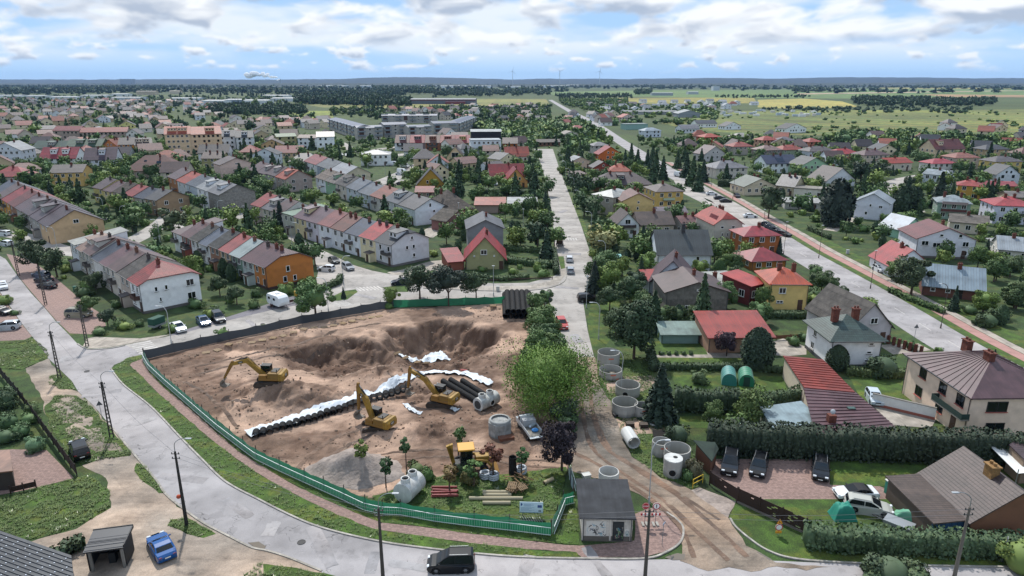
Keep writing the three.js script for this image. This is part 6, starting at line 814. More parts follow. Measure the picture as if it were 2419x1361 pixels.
function trailer(x,y,turn,hex,label,cover){const p=P(x,y),g=thing('trailer',label,'trailer',p.x,0.04,p.y,turn);mesh('bed',bx(2.6,0.35,1.5,0,0.65,0),M('#8f9498',0.5,{metal:0.4}),g);mesh('drawbar',merge([beam(V3(1.3,0.5,0.4),V3(2.5,0.45,0),0.07,0.08),beam(V3(1.3,0.5,-0.4),V3(2.5,0.45,0),0.07,0.08)]),STEEL,g);if(cover)mesh('cover',rb(2.6,1.25,1.5,0.12,0,1.45,0),M(hex,0.8,{t:'plain',m:2}),g);for(const z of[-1,1]){const w=mesh('wheel',tyreGeo,RUBBER,g);w.position.set(-0.2,0.32,z*0.88);mesh('rim',rimGeo,RIM,w);}return g;}
trailer(372,775,1.2,'#1f4a3c','covered trailer with dark green tarpaulin by the street lamp',1);
{const g=trailer(2122,1250,dir(2140,1256,2100,1240),'#888888','open grey car trailer with big wheels beside the hedge');}
{const p=P(2128,1190),g=thing('box_trailer','green box trailer with white lid against the lean-to','trailer',p.x,0.04,p.y,dir(2110,1175,2140,1200));mesh('box',rb(3.4,1.5,1.7,0.06,0,1.1,0),M('#2a7a68',0.6),g);mesh('lid',rb(3.5,0.12,1.8,0.04,0,1.92,0),M('#cfd0cc',0.6),g);for(const z of[-1,1]){const w=mesh('wheel',tyreGeo,RUBBER,g);w.position.set(0,0.32,z*0.8);mesh('rim',rimGeo,RIM,w);}}
// draped sheets
function drape(name,label,cat,x,y,rx,rz,h,hex,turn=0,sharp=1){rseed(x*3 + y);const p=P(x,y),g=new THREE.PlaneGeometry(2,2,18,18).rotateX(-Math.PI / 2),q=g.attributes.position;for(let i=0;i<q.count;i++){const u=q.getX(i),v=q.getZ(i),r=Math.max(Math.abs(u),Math.abs(v)),k=Math.pow(1 - ss(0.45,1,r),sharp);q.setXYZ(i,u*rx,0.05 + h*k*(0.75 + 0.4*fbm(u*2.5 + x,v*2.5,3))+ 0.12*(fbm(u*6 + x,v*6,2)- 0.5),v*rz);}g.rotateY(turn).translate(p.x,0,p.y);const n=mergeVertices(g);n.computeVertexNormals();return solo(name,n,M(hex,0.7),label,cat);}
drape('tarpaulin','pale green tarpaulin over a heap beside the lean-to','tarpaulin',2172,1236,2.4,0.9,1.2,'#5f9a80',-0.75);drape('tarpaulin','green pointed tarpaulin on the lawn edge','tarpaulin',1990,1222,1.2,0.9,1.6,'#1f7a68',0,0.7);
// ---------- building machines ----------
const YEL2=M('#8a6a2c',0.7,{t:'stain',m:2}),YEL=M('#a8842f',0.6,{t:'stain',m:3}),YELD=M('#7d5a22',0.75),DARK=M('#1c1c1d',0.6),TRACK=M('#4a4038',0.95,{t:'stain',m:2}),CHROME=M('#b9babc',0.2,{metal:0.9});
function decal(text,w,h,bg,fg){const c=document.createElement('canvas');c.width=128;c.height=64;const x=c.getContext('2d');x.fillStyle=bg;x.fillRect(0,0,128,64);x.fillStyle=fg;x.font='bold 46px sans-serif';x.textAlign='center';x.textBaseline='middle';x.fillText(text,64,34);const t=new THREE.CanvasTexture(c);t.colorSpace=THREE.SRGBColorSpace;return new THREE.MeshStandardMaterial({map:t,roughness:0.6});}
const CATM=decal('CAT',1,1,'#17150f','#e6e2d6');
const trackGeo=(()=>{const s=new THREE.Shape();s.absarc(1.55,0.45,0.45,-Math.PI / 2,Math.PI / 2);s.absarc(-1.55,0.45,0.45,Math.PI / 2,Math.PI*1.5);return new THREE.ExtrudeGeometry(s,{depth:0.6,bevelEnabled:false,curveSegments:10}).translate(0,0,-0.3);})();
const shoeGeo=(()=>{const g=[];for(let i=0;i<16;i++)g.push(bx(0.06,0.05,0.6,-1.5 + i*0.2,0.92,0),bx(0.06,0.05,0.6,-1.5 + i*0.2,-0.01,0));return merge(g);})();
function arm(pts,w,th){const L=pts.length,up=[],dn=[];for(let i=0;i<L;i++){const a=pts[Math.max(0,i - 1)],b=pts[Math.min(L - 1,i + 1)],d=[b[0]- a[0],b[1]- a[1]],n=Math.hypot(...d),q=th[i]/ 2;up.push([pts[i][0]- d[1]/ n*q,pts[i][1]+ d[0]/ n*q]);dn.push([pts[i][0]+ d[1]/ n*q,pts[i][1]- d[0]/ n*q]);}return extrude(up.concat(dn.reverse()),w,0.03);}
function excavator(x,y,h,turn,trackTurn,label,boom,stick,bucketA){
  const p=P(x,y,h),g=thing('excavator',label,'excavator',p.x,siteH(p.x,p.y)- 0.05,p.y,turn);g.scale.setScalar(0.88);
  for(const k of[-1,1]){const geo=trackGeo.clone().translate(0,0,k*1.15).rotateY(trackTurn - turn),t=mesh('track',geo,TRACK,g);mesh('track_shoes',shoeGeo.clone().translate(0,0,k*1.15).rotateY(trackTurn - turn),DARK,t);}
  mesh('undercarriage',merge([bx(1.8,0.4,1.8,0,0.6,0).rotateY(trackTurn - turn),cy(0.75,0.75,0.3,18,0,0.95,0)]),DARK,g);
  const deck=mesh('deck',rb(3.6,0.35,2.4,0.06,-0.75,1.25,0),YELD,g);
  mesh('engine_hood',rb(1.9,0.95,2.35,0.1,-1.35,1.85,0),YEL2,g);const cw=mesh('counterweight',extrude([[-2.95,1.1],[-2.15,1.05],[-2.15,2.25],[-2.75,2.3],[-3.0,1.9]],2.45,0.08),YEL,g);mesh('maker_plate',bx(0.02,0.45,0.9,-3.02,1.72,0,0,-0.12),CATM,cw);
  const hood=mesh('hood_cover',bx(1.0,0.1,1.5,-1.3,2.38,0.2),DARK,g);mesh('exhaust',cy(0.07,0.07,0.5,8,-1.8,2.6,-0.6),DARK,g);
  const cab=mesh('cab',merge([bx(1.5,0.35,1.0,0.3,1.6,0.68),bx(0.1,1.5,0.1,1.0,2.3,0.23),bx(0.1,1.5,0.1,1.0,2.3,1.13),bx(0.1,1.5,0.1,-0.4,2.3,0.23),bx(0.1,1.5,0.1,-0.4,2.3,1.13),bx(0.08,1.5,0.08,0.35,2.3,1.14)]),DARK,g);mesh('cab_roof',rb(1.6,0.12,1.1,0.05,0.3,3.08,0.68),DARK,cab);
  for(const b of[bx(0.03,1.3,0.84,1.0,2.35,0.68),bx(1.34,1.3,0.03,0.3,2.35,1.14),bx(1.34,1.3,0.03,0.3,2.35,0.21),bx(0.03,0.9,0.84,-0.42,2.5,0.68)])mesh('cab_window',b,GLASS,cab);mesh('seat',rb(0.5,0.7,0.5,0.08,0.1,2.0,0.68),BLACK,cab);
  mesh('tool_box',rb(1.3,0.6,0.8,0.06,0.35,1.7,-0.75),YELD,g);
  const[b1,b2]=boom,S=b2,st=stick,bm=mesh('boom',arm([[0.4,1.5],b1,b2],0.5,[0.7,0.85,0.45]).translate(0,0,-0.05),YEL,g);for(const k of[-1,1])mesh('maker_plate',beam(V3(lp(b1[0],b2[0],0.25),lp(b1[1],b2[1],0.25),k*0.26 - 0.05),V3(lp(b1[0],b2[0],0.55),lp(b1[1],b2[1],0.55),k*0.26 - 0.05),0.01,0.34),CATM,bm);
  mesh('stick',arm([[lp(S[0],st[0],-0.18),lp(S[1],st[1],-0.18)+ 0.1],S,st],0.38,[0.3,0.55,0.28]).translate(0,0,-0.05),YELD,g);
  for(const[a,b]of[[[0.9,1.3],[lp(0.4,b1[0],0.75),lp(1.5,b1[1],0.75)]],[[b1[0],b1[1]+ 0.45],[lp(S[0],st[0],-0.16),lp(S[1],st[1],-0.16)+ 0.12]],[[lp(S[0],st[0],0.15),lp(S[1],st[1],0.15)+ 0.3],[lp(S[0],st[0],0.9)+ 0.1,lp(S[1],st[1],0.9)+ 0.2]]]){const A=V3(a[0],a[1],-0.05),B=V3(b[0],b[1],-0.05),C=A.clone().lerp(B,0.55),cylr=mesh('hydraulic_cylinder',bar(A,C,0.1,10),DARK,g);mesh('piston_rod',bar(C,B,0.05,8),CHROME,cylr);}
  const bk=extrude([[0,0],[0.25,-0.1],[0.75,-0.55],[0.8,-1.0],[0.45,-1.35],[-0.1,-1.4],[-0.35,-1.3],[0.3,-1.05],[0.5,-0.8],[0.3,-0.5],[-0.15,-0.25]],1.2,0.02);bk.rotateZ(bucketA).translate(st[0],st[1],-0.05);mesh('bucket',bk,M('#6b6258',0.7),g);
  const th=[];for(let i=0;i<5;i++){const t=bx(0.28,0.06,0.1,-0.42,-1.28,-0.48 + i*0.24);t.rotateZ(bucketA).translate(st[0],st[1],-0.05);th.push(t);}mesh('bucket_teeth',merge(th),M('#57524c',0.6),g);
  for(const k of[-0.12,0.12])mesh('hose',tube([V3(0.5,1.9,k),V3(lp(0.4,b1[0],0.5),lp(1.5,b1[1],0.5)+ 0.55,k),V3(b1[0],b1[1]+ 0.55,k),V3(lp(b1[0],b2[0],0.7),lp(b1[1],b2[1],0.7)+ 0.5,k)],0.03,5,14),BLACK,bm);mesh('handrail',tube([V3(-0.3,1.4,-1.15),V3(-0.3,2.5,-1.15),V3(-1.6,2.7,-1.15),V3(-2.2,2.3,-1.15)],0.025,5,16),YELD,g);for(const z of[0.3,1.05])mesh('work_light',rb(0.12,0.1,0.14,0.02,1.05,3.15,z),LAMPW,cab);
  return g;
}
excavator(636,925,0.9,Math.PI - 0.05,0.12,'excavator reaching left on the sand heap with raised long arm',[[3.0,4.1],[5.6,3.4]],[7.1,0.9],-0.2);
excavator(888,1010,0.1,Math.PI - 0.45,0.22,'excavator seen from behind with arm raised, nearest the pipe row',[[1.5,4.6],[2.7,6.2]],[2.9,2.6],-0.2);
excavator(1040,955,0.0,Math.PI*0.86,-0.15,'excavator with yellow counterweight towards the tree, digging left',[[2.6,4.0],[5.4,5.0]],[5.9,1.9],-0.6);
{// backhoe loader
  const p=P(1108,1112),g=thing('backhoe_loader','yellow backhoe loader behind the bushes and saplings','loader',p.x,0.02,p.y,0.15);mesh('chassis',rb(3.6,0.6,1.2,0.08,0,1.0,0),DARK,g);mesh('engine_hood',rb(1.6,0.8,1.1,0.12,1.5,1.6,0),YEL,g);const cab=mesh('cab',merge([bx(1.4,0.4,1.5,-0.3,1.5,0),...[[-0.95,0.7],[-0.95,-0.7],[0.35,0.7],[0.35,-0.7]].map(([x,z])=>bx(0.1,1.4,0.1,x,2.3,z))]),DARK,g);mesh('cab_roof',rb(1.9,0.22,1.8,0.08,-0.3,3.1,0),M('#c08c2c',0.5),cab);for(const b of[bx(0.03,1.25,1.3,0.38,2.3,0),bx(0.03,1.25,1.3,-0.98,2.3,0),bx(1.2,1.25,0.03,-0.3,2.3,0.72),bx(1.2,1.25,0.03,-0.3,2.3,-0.72)])mesh('cab_window',b,GLASS,cab);
  for(const[x,z,r]of[[-1,0.85,0.75],[-1,-0.85,0.75],[1.7,0.8,0.5],[1.7,-0.8,0.5]]){const w=mesh('wheel',tyreGeo.clone().scale(r / 0.32,r / 0.32,1.6),RUBBER,g);w.position.set(x,r,z);mesh('rim',rimGeo.clone().scale(r / 0.32,r / 0.32,1.6),M('#b08a3c',0.6),w);}
  mesh('backhoe_arm',arm([[-1.7,1.0],[-2.3,3.4],[-2.0,3.6],[-1.9,1.4]],0.4,[0.4,0.5,0.4,0.3]),YEL,g);mesh('loader_bucket',extrude([[2.6,0.1],[3.4,0.1],[2.9,0.4],[2.75,0.9],[2.6,0.95]],2.2,0.02),YELD,g);for(const k of[-1,1])mesh('loader_arm',arm([[0.5,1.7],[2.0,1.5],[2.7,0.6]],0.16,[0.3,0.3,0.25]).translate(0,0,k*0.75),YEL,g);
}
{// flatbed truck
  const p=P(1250,1022),g=thing('flatbed_truck','white flatbed truck loaded with tools under the big tree','truck',p.x,0.02,p.y,dir(1268,1040,1236,996)),w=paint('#c3c8ca');mesh('chassis',bx(5,0.2,0.9,-0.2,0.6,0),DARK,g);const cab=mesh('cab',extrude([[0.9,0.5],[2.6,0.5],[2.7,1.1],[1.9,1.25],[1.35,1.95],[0.95,2.0]],1.85,0.08),w,g);mesh('windscreen',bx(0.9,0.03,1.5,1.68,1.64,0,0,-0.9),WIN,cab);for(const k of[-1,1])mesh('side_window',bx(0.55,0.5,0.03,1.25,1.6,k*0.94),WIN,cab);
  mesh('bed',bx(3.5,0.1,1.9,-0.95,0.85,0),M('#7a766e',0.8),g);for(const[a,b,c,x,z]of[[3.5,0.4,0.05,-0.95,0.95],[3.5,0.4,0.05,-0.95,-0.95],[0.05,0.4,1.9,0.78,0]])mesh('bed_side',bx(a,b,c,x,1.08,z),w,g);mesh('tailgate',bx(0.4,0.05,1.9,-2.9,0.84,0),w,g);mesh('rack_box',rb(0.9,0.9,1.7,0.06,0.2,1.4,0),M('#9a9da0',0.5),g);for(const x of[-1.9,1.7])for(const k of[-1,1]){const q=mesh('wheel',tyreGeo,RUBBER,g);q.position.set(x,0.34,k*0.82);mesh('rim',rimGeo,RIM,q);}
  const q=P(1262,1030);const t=solo('gas_cylinder',new THREE.CapsuleGeometry(0.22,1,4,12).rotateZ(Math.PI / 2).rotateY(0.9).translate(q.x - 0.2,1.2,q.y - 0.6),M('#aab4bc',0.3,{metal:0.5}),'silver gas cylinder lying on the flatbed','cylinder');const s=P(1266,1040);solo('plastic_bag',new THREE.IcosahedronGeometry(0.38,2).scale(1.2,0.6,1).translate(s.x - 0.1,1.1,s.y - 0.6),M('#2f78b4',0.5),'bright blue plastic bag at the flatbed tail','bag');
  solo('tool_crate',rb(0.5,0.35,0.4,0.03,q.x - 0.5,1.1,q.y - 1.3),M('#b07038',0.7),'small orange crate on the flatbed','crate');
}
// ---------- concrete rings, tanks, pipes ----------
const CONC=concM('#b2b3b2'),PALEC=concM('#d2d6d8');
function ring(x,y,r,h,label,o={}){
  const p=P(x,y),g=thing('concrete_ring',label,'concrete ring',p.x,(o.y||0)+ 0.03,p.y,o.turn||0),t=o.t||0.13,m=o.pale?PALEC:CONC;
  const prof=[[r - t,0],[r,0],[r,h*0.33 - 0.015],[r - 0.02,h*0.33],[r,h*0.33 + 0.015],[r,h*0.66 - 0.015],[r - 0.02,h*0.66],[r,h*0.66 + 0.015],[r,h - 0.02],[r - 0.02,h],[r - t,h],[r - t,0]].map((q)=>V2(...q));mesh('wall',new THREE.LatheGeometry(prof,48),m,g);
  if(o.hole !==undefined)for(const[a,hy,hr]of[].concat(o.hole).reduce((s,v,i,z)=>(i % 3?s:[...s,[v,z[i + 1],z[i + 2]]]),[])){const hg=new THREE.TorusGeometry(hr,0.06,8,24);hg.translate(0,hy,r*0.985);hg.rotateY(a);const c=new THREE.CylinderGeometry(hr,hr,0.1,24).rotateX(Math.PI / 2).translate(0,hy,r - 0.02);c.rotateY(a);const k=mesh('pipe_socket',hg,m,g);mesh('opening',c,M('#0e0f10',0.95),k);}
  if(o.mark)for(const[a,my,w,hh]of[[0.1,h*0.75,0.8,0.22],[0.5,h*0.2,0.5,0.16]]){const mg=new THREE.CylinderGeometry(r + 0.006,r + 0.006,hh,12,1,true,a - w / 2 / r + 0,w / r).translate(0,my,0);mesh('spray_mark',mg,M('#c06a54',0.9),g);}
  if(o.lid)mesh('lid',cy(r,r,0.14,40,0,h + 0.07,0),PALEC,g),mesh('lid_opening',cy(0.26,0.26,0.02,20,0.25,h + 0.15,-0.1),M('#1a1b1c',0.95),g);
  return g;
}
ring(1437,862,1.75,2.2,'farthest big concrete ring on the roadside',{mark:1});ring(1442,890,1.75,1.25,'low concrete ring with orange marks beside the lamp',{mark:1});ring(1482,932,1.75,1.6,'concrete ring with round openings behind the lamp',{hole:[-0.35,0.75,0.36,2.6,1.0,0.4]});ring(1475,975,1.75,1.65,'wide concrete ring standing before the spruce',{});ring(1518,982,1.15,1.55,'small concrete ring with orange mark and dark opening',{hole:[0.5,0.7,0.36],mark:1});ring(1561,1072,1.12,1.7,'concrete ring left of the widest one',{mark:1});ring(1598,1092,1.55,1.9,'widest concrete ring near the slatted gate',{});ring(1588,1121,1.05,2.0,'lidded concrete shaft with dark opening',{lid:1,hole:[-0.25,0.75,0.42]});ring(1437,1146,1.12,1.75,'pale concrete ring behind the transformer hut',{pale:1});ring(1547,1003,0.72,0.24,'flat white concrete ring lying on the sandy pad',{pale:1,t:0.2});
ring(463,844,0.72,0.24,'flat white concrete ring by the dark fence',{pale:1,t:0.3});
{const g=ring(1181,1024,1.45,2.0,'octagonal concrete chamber with round top on the sand',{});g.children[0].geometry=(()=>{const s=new THREE.Shape();for(let i=0;i<8;i++){const a=i*Math.PI / 4 + 0.39;i?s.lineTo(Math.cos(a)*1.5,Math.sin(a)*1.5):s.moveTo(Math.cos(a)*1.5,Math.sin(a)*1.5);}const h=new THREE.Path();h.absarc(0,0,1.12,0,6.2832);s.holes.push(h);const e=new THREE.ExtrudeGeometry(s,{depth:1.75,bevelEnabled:true,bevelSize:0.04,bevelThickness:0.04,bevelSegments:1,curveSegments:32}).rotateX(-Math.PI / 2);return merge([e,new THREE.LatheGeometry([[1.1,1.75],[1.32,1.75],[1.32,2.05],[1.1,2.05]].map((q)=>V2(...q)),40)]);})();g.children[0].material=concM('#a9adaf');mesh('floor_slab',cy(1.1,1.1,0.1,24,0,0.2,0),CONC,g);}
solo('brick_stack',wallUV(bx(1.9,0.5,0.9).rotateY(0.3).translate(P(1196,1040).x,0.27,P(1196,1040).y)),M('#8a5a44',0.95,{t:'brick',m:1}),'low stack of rusty bricks before the octagonal chamber','bricks');
function tank(x,y,r,L,turn,label,necks,y0=0){const p=P(x,y),g=thing('concrete_tank',label,'tank',p.x,y0 + 0.03,p.y,turn);const b=new THREE.CylinderGeometry(r,r,L,48).rotateZ(Math.PI / 2).translate(0,r,0);mesh('shell',wallUV(b),PALEC,g);for(const k of[-1,1])mesh('end_wall',new THREE.CylinderGeometry(r*0.985,r*0.985,0.04,40).rotateZ(Math.PI / 2).translate(k*(L / 2 + 0.015),r,0),PALEC,g);for(const u of necks){const n=mesh('neck',new THREE.LatheGeometry([[0.36,0],[0.5,0],[0.5,0.62],[0.36,0.62]].map((q)=>V2(...q)),28).translate(u,2*r - 0.25,0),PALEC,g);mesh('opening',cy(0.36,0.36,0.02,20,u,2*r + 0.12,0),M('#191a1b',0.95),n);}return g;}
tank(969,1172,1.15,2.9,dir(950,1190,990,1150),'white lying concrete tank with two round necks by the fence',[-0.8,0.65]);
{const g=tank(1150,962,0.95,3.4,dir(1125,975,1178,950),'white concrete tank with side openings beside the black pipes',[-0.9,0.6]);mesh('side_opening',new THREE.TorusGeometry(0.4,0.1,8,24).translate(0.2,0.9,0.9),PALEC,g);mesh('side_opening',cy(0.4,0.4,0.05,20).rotateX(Math.PI / 2).translate(0.2,0.9,0.93),M('#141516',0.95),g);mesh('end_opening',new THREE.CylinderGeometry(0.6,0.6,0.03,24).rotateZ(Math.PI / 2).translate(-1.76,0.95,0),M('#3a3b3b',0.95),g);}
function pipe(name,label,cat,a,b,r,mat,o={}){// hollow pipe from a to b; ribbed when asked
  const L=a.distanceTo(b),t=o.t||r*0.12,n=o.ribs?Math.round(L / 0.22):1,out=[[r - t,0]];if(o.ribs)for(let i=0;i<n;i++){const s=L / n,y=i*s;out.push([r,y + 0.02],[r,y + s*0.5],[r*0.9,y + s*0.6],[r*0.9,y + s*0.95]);}else out.push([r,0],[r,L]);out.push([r - t,L],[r - t,0]);
  const g=new THREE.LatheGeometry(out.map((q)=>V2(...q)),20),d=b.clone().sub(a).normalize();g.applyQuaternion(new THREE.Quaternion().setFromUnitVectors(V3(0,1,0),d));g.translate(a.x,a.y,a.z);return solo(name,o.nouv?g:g,mat,label,cat,o.group);
}
const W3=(x,y,h=0,lift=0)=>{const p=P(x,y,h);return V3(p.x,h + lift,p.y);};
{const p=P(1490,1052),d=V2(-0.3,-1).normalize();pipe('concrete_pipe','wide white concrete pipe lying on the grass by the track','pipe',W3(1497,1062,0,0.85),W3(1480,1035,0,0.85),0.82,PALEC,{t:0.12});}
const PIPEB=M('#0c0c0d',0.85);
for(let i=0;i<6;i++){const a=W3(1194 + i*12.5,754),d=V3(-0.02,0,-1),b=a.clone().addScaledVector(d,14 +(i % 3)*0.4);a.y=b.y=0.62;pipe('corrugated_pipe','black corrugated pipe in the bottom layer of the stack','pipe',a,b,0.56,PIPEB,{ribs:1,group:'bottom layer of the black pipe stack'});if(i<5){const c=W3(1200 + i*12.5,754),e=c.clone().addScaledVector(d,12.5);c.y=e.y=1.6;c.z +=0.4;pipe('corrugated_pipe','black corrugated pipe in the top layer of the stack','pipe',c,e,0.56,PIPEB,{ribs:1,group:'top layer of the black pipe stack'});}}
// the row of drain pipe ends laid in the trench with white fleece behind
const rowPts=[[604,1037],[621,1033],[637,1027],[652,1022],[667,1018],[683,1015],[699,1009],[714,1005],[728,1001],[743,997],[757,991],[772,985],[787,981],[801,977],[815,973],[829,969],[842,965],[856,960],[870,956],[884,950],[898,946],[912,941],[926,937],[940,932],[953,928],[965,921]];
rowPts.forEach(([x,y],i)=>{const a=W3(x,y),h=siteH(a.x,a.z,false);const r=0.44;a.y=Math.max(h,0)+ 0.35;const b=a.clone().add(V3(-0.25,0.05,-1.1));pipe('drain_pipe',`black drain pipe end, ${i < 10 ? 'in the near part' : i < 18 ? 'in the middle part' : 'in the far part'} of the trench row`,'pipe',a,b,r,PIPEB,{ribs:1,group:i<10?'near part of the pipe row':i<18?'middle part of the pipe row':'far part of the pipe row'});});
for(const[x0,y0,x1,y1,n]of[[1046,905,1128,956,'left'],[1064,902,1140,950,'middle'],[1092,904,1152,944,'right']])pipe('corrugated_pipe',`long black corrugated pipe leading to the tank, ${n} of three`,'pipe',W3(x0,y0,0,0.35),W3(x1,y1,0,0.45),0.42,PIPEB,{ribs:1});
function fleece(label,pts,w0,lift=0.12,seed=1,name='fleece_sheet',dep=0){// crumpled white cloth along a line over the earth
  const c=new THREE.CatmullRomCurve3(pts.map(([x,y])=>{const p=P(x,y,dep);return V3(p.x,0,p.y);})),n=Math.round(c.getLength()/ 0.3),m=11,pos=[],idx=[];for(let i=0;i<=n;i++){const p=c.getPoint(i / n),t=c.getTangent(i / n),q=V3(-t.z,0,t.x),w=w0*(0.75 + 0.5*vn(i*0.25 + seed,2));for(let j=0;j<m;j++){const v=(j /(m - 1)- 0.5)*w +(vn(i*0.8,j + seed)- 0.5)*0.35,x=p.x + q.x*v,z=p.z + q.z*v;pos.push(x,cl(siteH(x,z),-9,0.55)+ lift + 0.55*fbm(x*2.2 + seed,z*2.2,4)- 0.2,z);}}for(let i=0;i<n;i++)for(let j=0;j + 1<m;j++){const a=i*m + j;idx.push(a,a + 1,a + m,a + 1,a + m + 1,a + m);}const g=new THREE.BufferGeometry();g.setAttribute('position',new THREE.Float32BufferAttribute(pos,3));g.setIndex(idx);g.computeVertexNormals();solo(name,g,M('#c9cfd4',0.85),label,'fleece');
}
fleece('crumpled white fleece along the near part of the pipe row',[[586,1032],[640,1014],[690,998],[745,981],[800,962],[850,944]],2.1,0.3,1);fleece('white fleece strip crossing the pit towards the big tree',[[845,942],[885,924],[930,904],[985,890],[1030,878],[1090,884],[1160,912]],1.5,0.2,3);fleece('white fleece sheet on the crater floor',[[942,836],[985,834],[1020,828],[1052,820]],3.6,0.15,7,'fleece_sheet',-2.6);fleece('small white fleece piece in front of the third excavator',[[958,955],[975,972],[995,978]],0.7,0.15,9);fleece('grey plastic sheet scrap on the sand below the excavator',[[1062,962],[1080,972]],0.9,0.1,11);
// gravel heap
{const c=P(838,1112),g=new THREE.PlaneGeometry(15,11,60,46).rotateX(-Math.PI / 2),q=g.attributes.position,uv=[];for(let i=0;i<q.count;i++){const x=q.getX(i),z=q.getZ(i),r=Math.hypot(x / 5.6,z / 3.6)+(fbm(x*0.5 + 4,z*0.5,3)- 0.5)*0.35;q.setXYZ(i,x + c.x,2.5*Math.pow(1 - ss(0.02,1.05,r),1.1)+(fbm(x*2,z*2,3)- 0.5)*0.14*(1 - ss(0.8,1.2,r))+ 0.04 - 0.5*ss(0.98,1.12,r),z + c.y);uv.push(q.getX(i),q.getZ(i));}g.setAttribute('uv',new THREE.Float32BufferAttribute(uv,2));g.computeVertexNormals();solo('gravel_heap',macro(g,0.25,1.5),G.gravel,'pale grey gravel heap inside the fence','gravel',null,'stuff');}
// plastic and concrete pipes on the grass
for(let i=0;i<8;i++){const y=1156 +(i % 4)*6.5,k=i<4?0.12:0.32;pipe('red_pipe',i<4?'red plastic pipe in the lower layer of the bundle':'red plastic pipe on top of the bundle','pipe',W3(1018 +(i % 3)*2,y,0,k),W3(1080 +(i % 2)*3,y - 2 +(i % 3)*2,0,k),0.1,M('#8c3f3c',0.5),{group:i<4?'lower red pipes':'upper red pipes'});}
for(const[x0,y0,x1,y1,h,n]of[[1140,1166,1205,1166,0.2,'back left'],[1143,1173,1208,1173,0.2,'second row'],[1108,1181,1235,1181,0.2,'longest'],[1140,1192,1206,1192,0.22,'front']])pipe('pale_pipe',`pale concrete pipe on the grass, ${n} one`,'pipe',W3(x0,y0,0,h),W3(x1,y1,0,h),0.2,concM('#b0a890'),{});pipe('pale_pipe','short cream pipe lying across the grass near the netting end','pipe',W3(1285,1145,0,0.22),W3(1306,1135,0,0.22),0.22,concM('#b5a98c'),{});
for(const[x,y,s]of[[1083,838,0],[1090,836,1],[1097,836,2]]){const a=W3(x,y),b=W3(x - 3 + s,y - 12);a.y=siteH(a.x,a.z,false)+ 0.3;b.y=siteH(b.x,b.z,false)+ 0.35;pipe('red_pipe',`red pipe lying in the crater, ${['left', 'middle', 'right'][s]} one of three`,'pipe',a,b,0.14,M('#97443f',0.5),{});}{const a=W3(1089,877),b=W3(1104,882);a.y=siteH(a.x,a.z)+ 0.4;b.y=siteH(b.x,b.z)+ 0.3;pipe('red_pipe','single red pipe on the fleece beside the gravel','pipe',a,b,0.15,M('#97443f',0.5),{});}
pipe('black_pipe','black pipe standing upright beside the white cable drums','pipe',W3(1211,1120),W3(1211,1120).setY(2.2),0.45,PIPEB,{});
for(const[x,y,n]of[[1146,1130,'left'],[1166,1133,'middle'],[1232,1118,'right']]){const p=P(x,y),g=thing('pipe_coil',`coil of white and black hose, ${n} one behind the pale pipes`,'hose',p.x,0.05,p.y);mesh('coil',merge([0.16,0.42,0.68].map((h)=>new THREE.TorusGeometry(0.5,0.13,8,24).rotateX(Math.PI / 2).translate(0,h,0))),M('#a4aab0',0.5),g);mesh('coil_band',merge([0,2.1,4.2].map((a)=>bx(0.08,0.9,0.4,Math.cos(a)*0.5,0.42,Math.sin(a)*0.5,-a))),BLACK,g);}
// pallets
const slatG=bx(1.2,0.03,0.12),blockG=bx(0.12,0.1,0.95);
function pallet(x,y,label,group,o={}){const p=P(x,y),g=thing('pallet',label,'pallet',p.x,(o.y??siteH(p.x,p.y,false))+ 0.16,p.y,o.turn??rr(-0.6,0.6),group),m=M(o.hex||pick(['#a08c70','#b09a80','#8f7e68']),0.9,{t:'wood',m:1.5});if(o.tilt)g.rotation.z=o.tilt;for(let i=0;i<5;i++)mesh('slat',slatG,m,g).position.set(0,0.1,-0.42 + i*0.21);for(const x of[-0.5,0,0.5])mesh('bearer',blockG,m,g).position.set(x,0.035,0);return g;}
rseed(31);[[487,836],[514,830],[541,824],[568,818],[595,812],[620,806],[645,801],[669,796],[694,790],[718,786],[742,780],[766,776],[788,771],[810,766],[832,761],[856,756],[878,752],[896,750]].forEach(([x,y],i)=>pallet(x,y,`pallet lying along the dark fence, ${i < 6 ? 'in the near third' : i < 12 ? 'in the middle third' : 'in the far third'} of the row`,i<6?'near pallets':i<12?'middle pallets':'far pallets',{hex:pick(['#c9b89c','#b8a488','#bfae98'])}));
[[938,812,'leftmost'],[955,813,'second'],[985,812,'third'],[1005,809,'rightmost']].forEach(([x,y,n])=>pallet(x,y,`pallet on the crater slope, ${n} of four`,null,{tilt:0.2}));
for(let i=0;i<5;i++)pallet(1210 +(i % 2)*22,1160 +(i>1?4:0),'broken pallet in the timber heap by the pale pipes','timber heap',{y:0.05 + i*0.16,tilt:rr(-0.25,0.25),turn:rr(-1.5,1.5)});for(let i=0;i<4;i++)pallet(1165,725 + i*2,'pallet in the stack left of the black pipe stack','pallets by the black pipes',{y:0.05 + i*0.16});
{rseed(6);for(let i=0;i<14;i++){const p=P(rr(1190,1240),rr(1128,1160));solo('timber_plank',bx(rr(1,2.4),0.05,0.16).rotateZ(rr(-0.5,0.5)).rotateY(rr(0,3)).translate(p.x,rr(0.3,0.8),p.y),M(pick(['#a58a64','#8b7658','#6d5a44']),0.9,{t:'wood',m:1}),'loose plank in the timber heap behind the pale pipes','plank','loose planks');}}
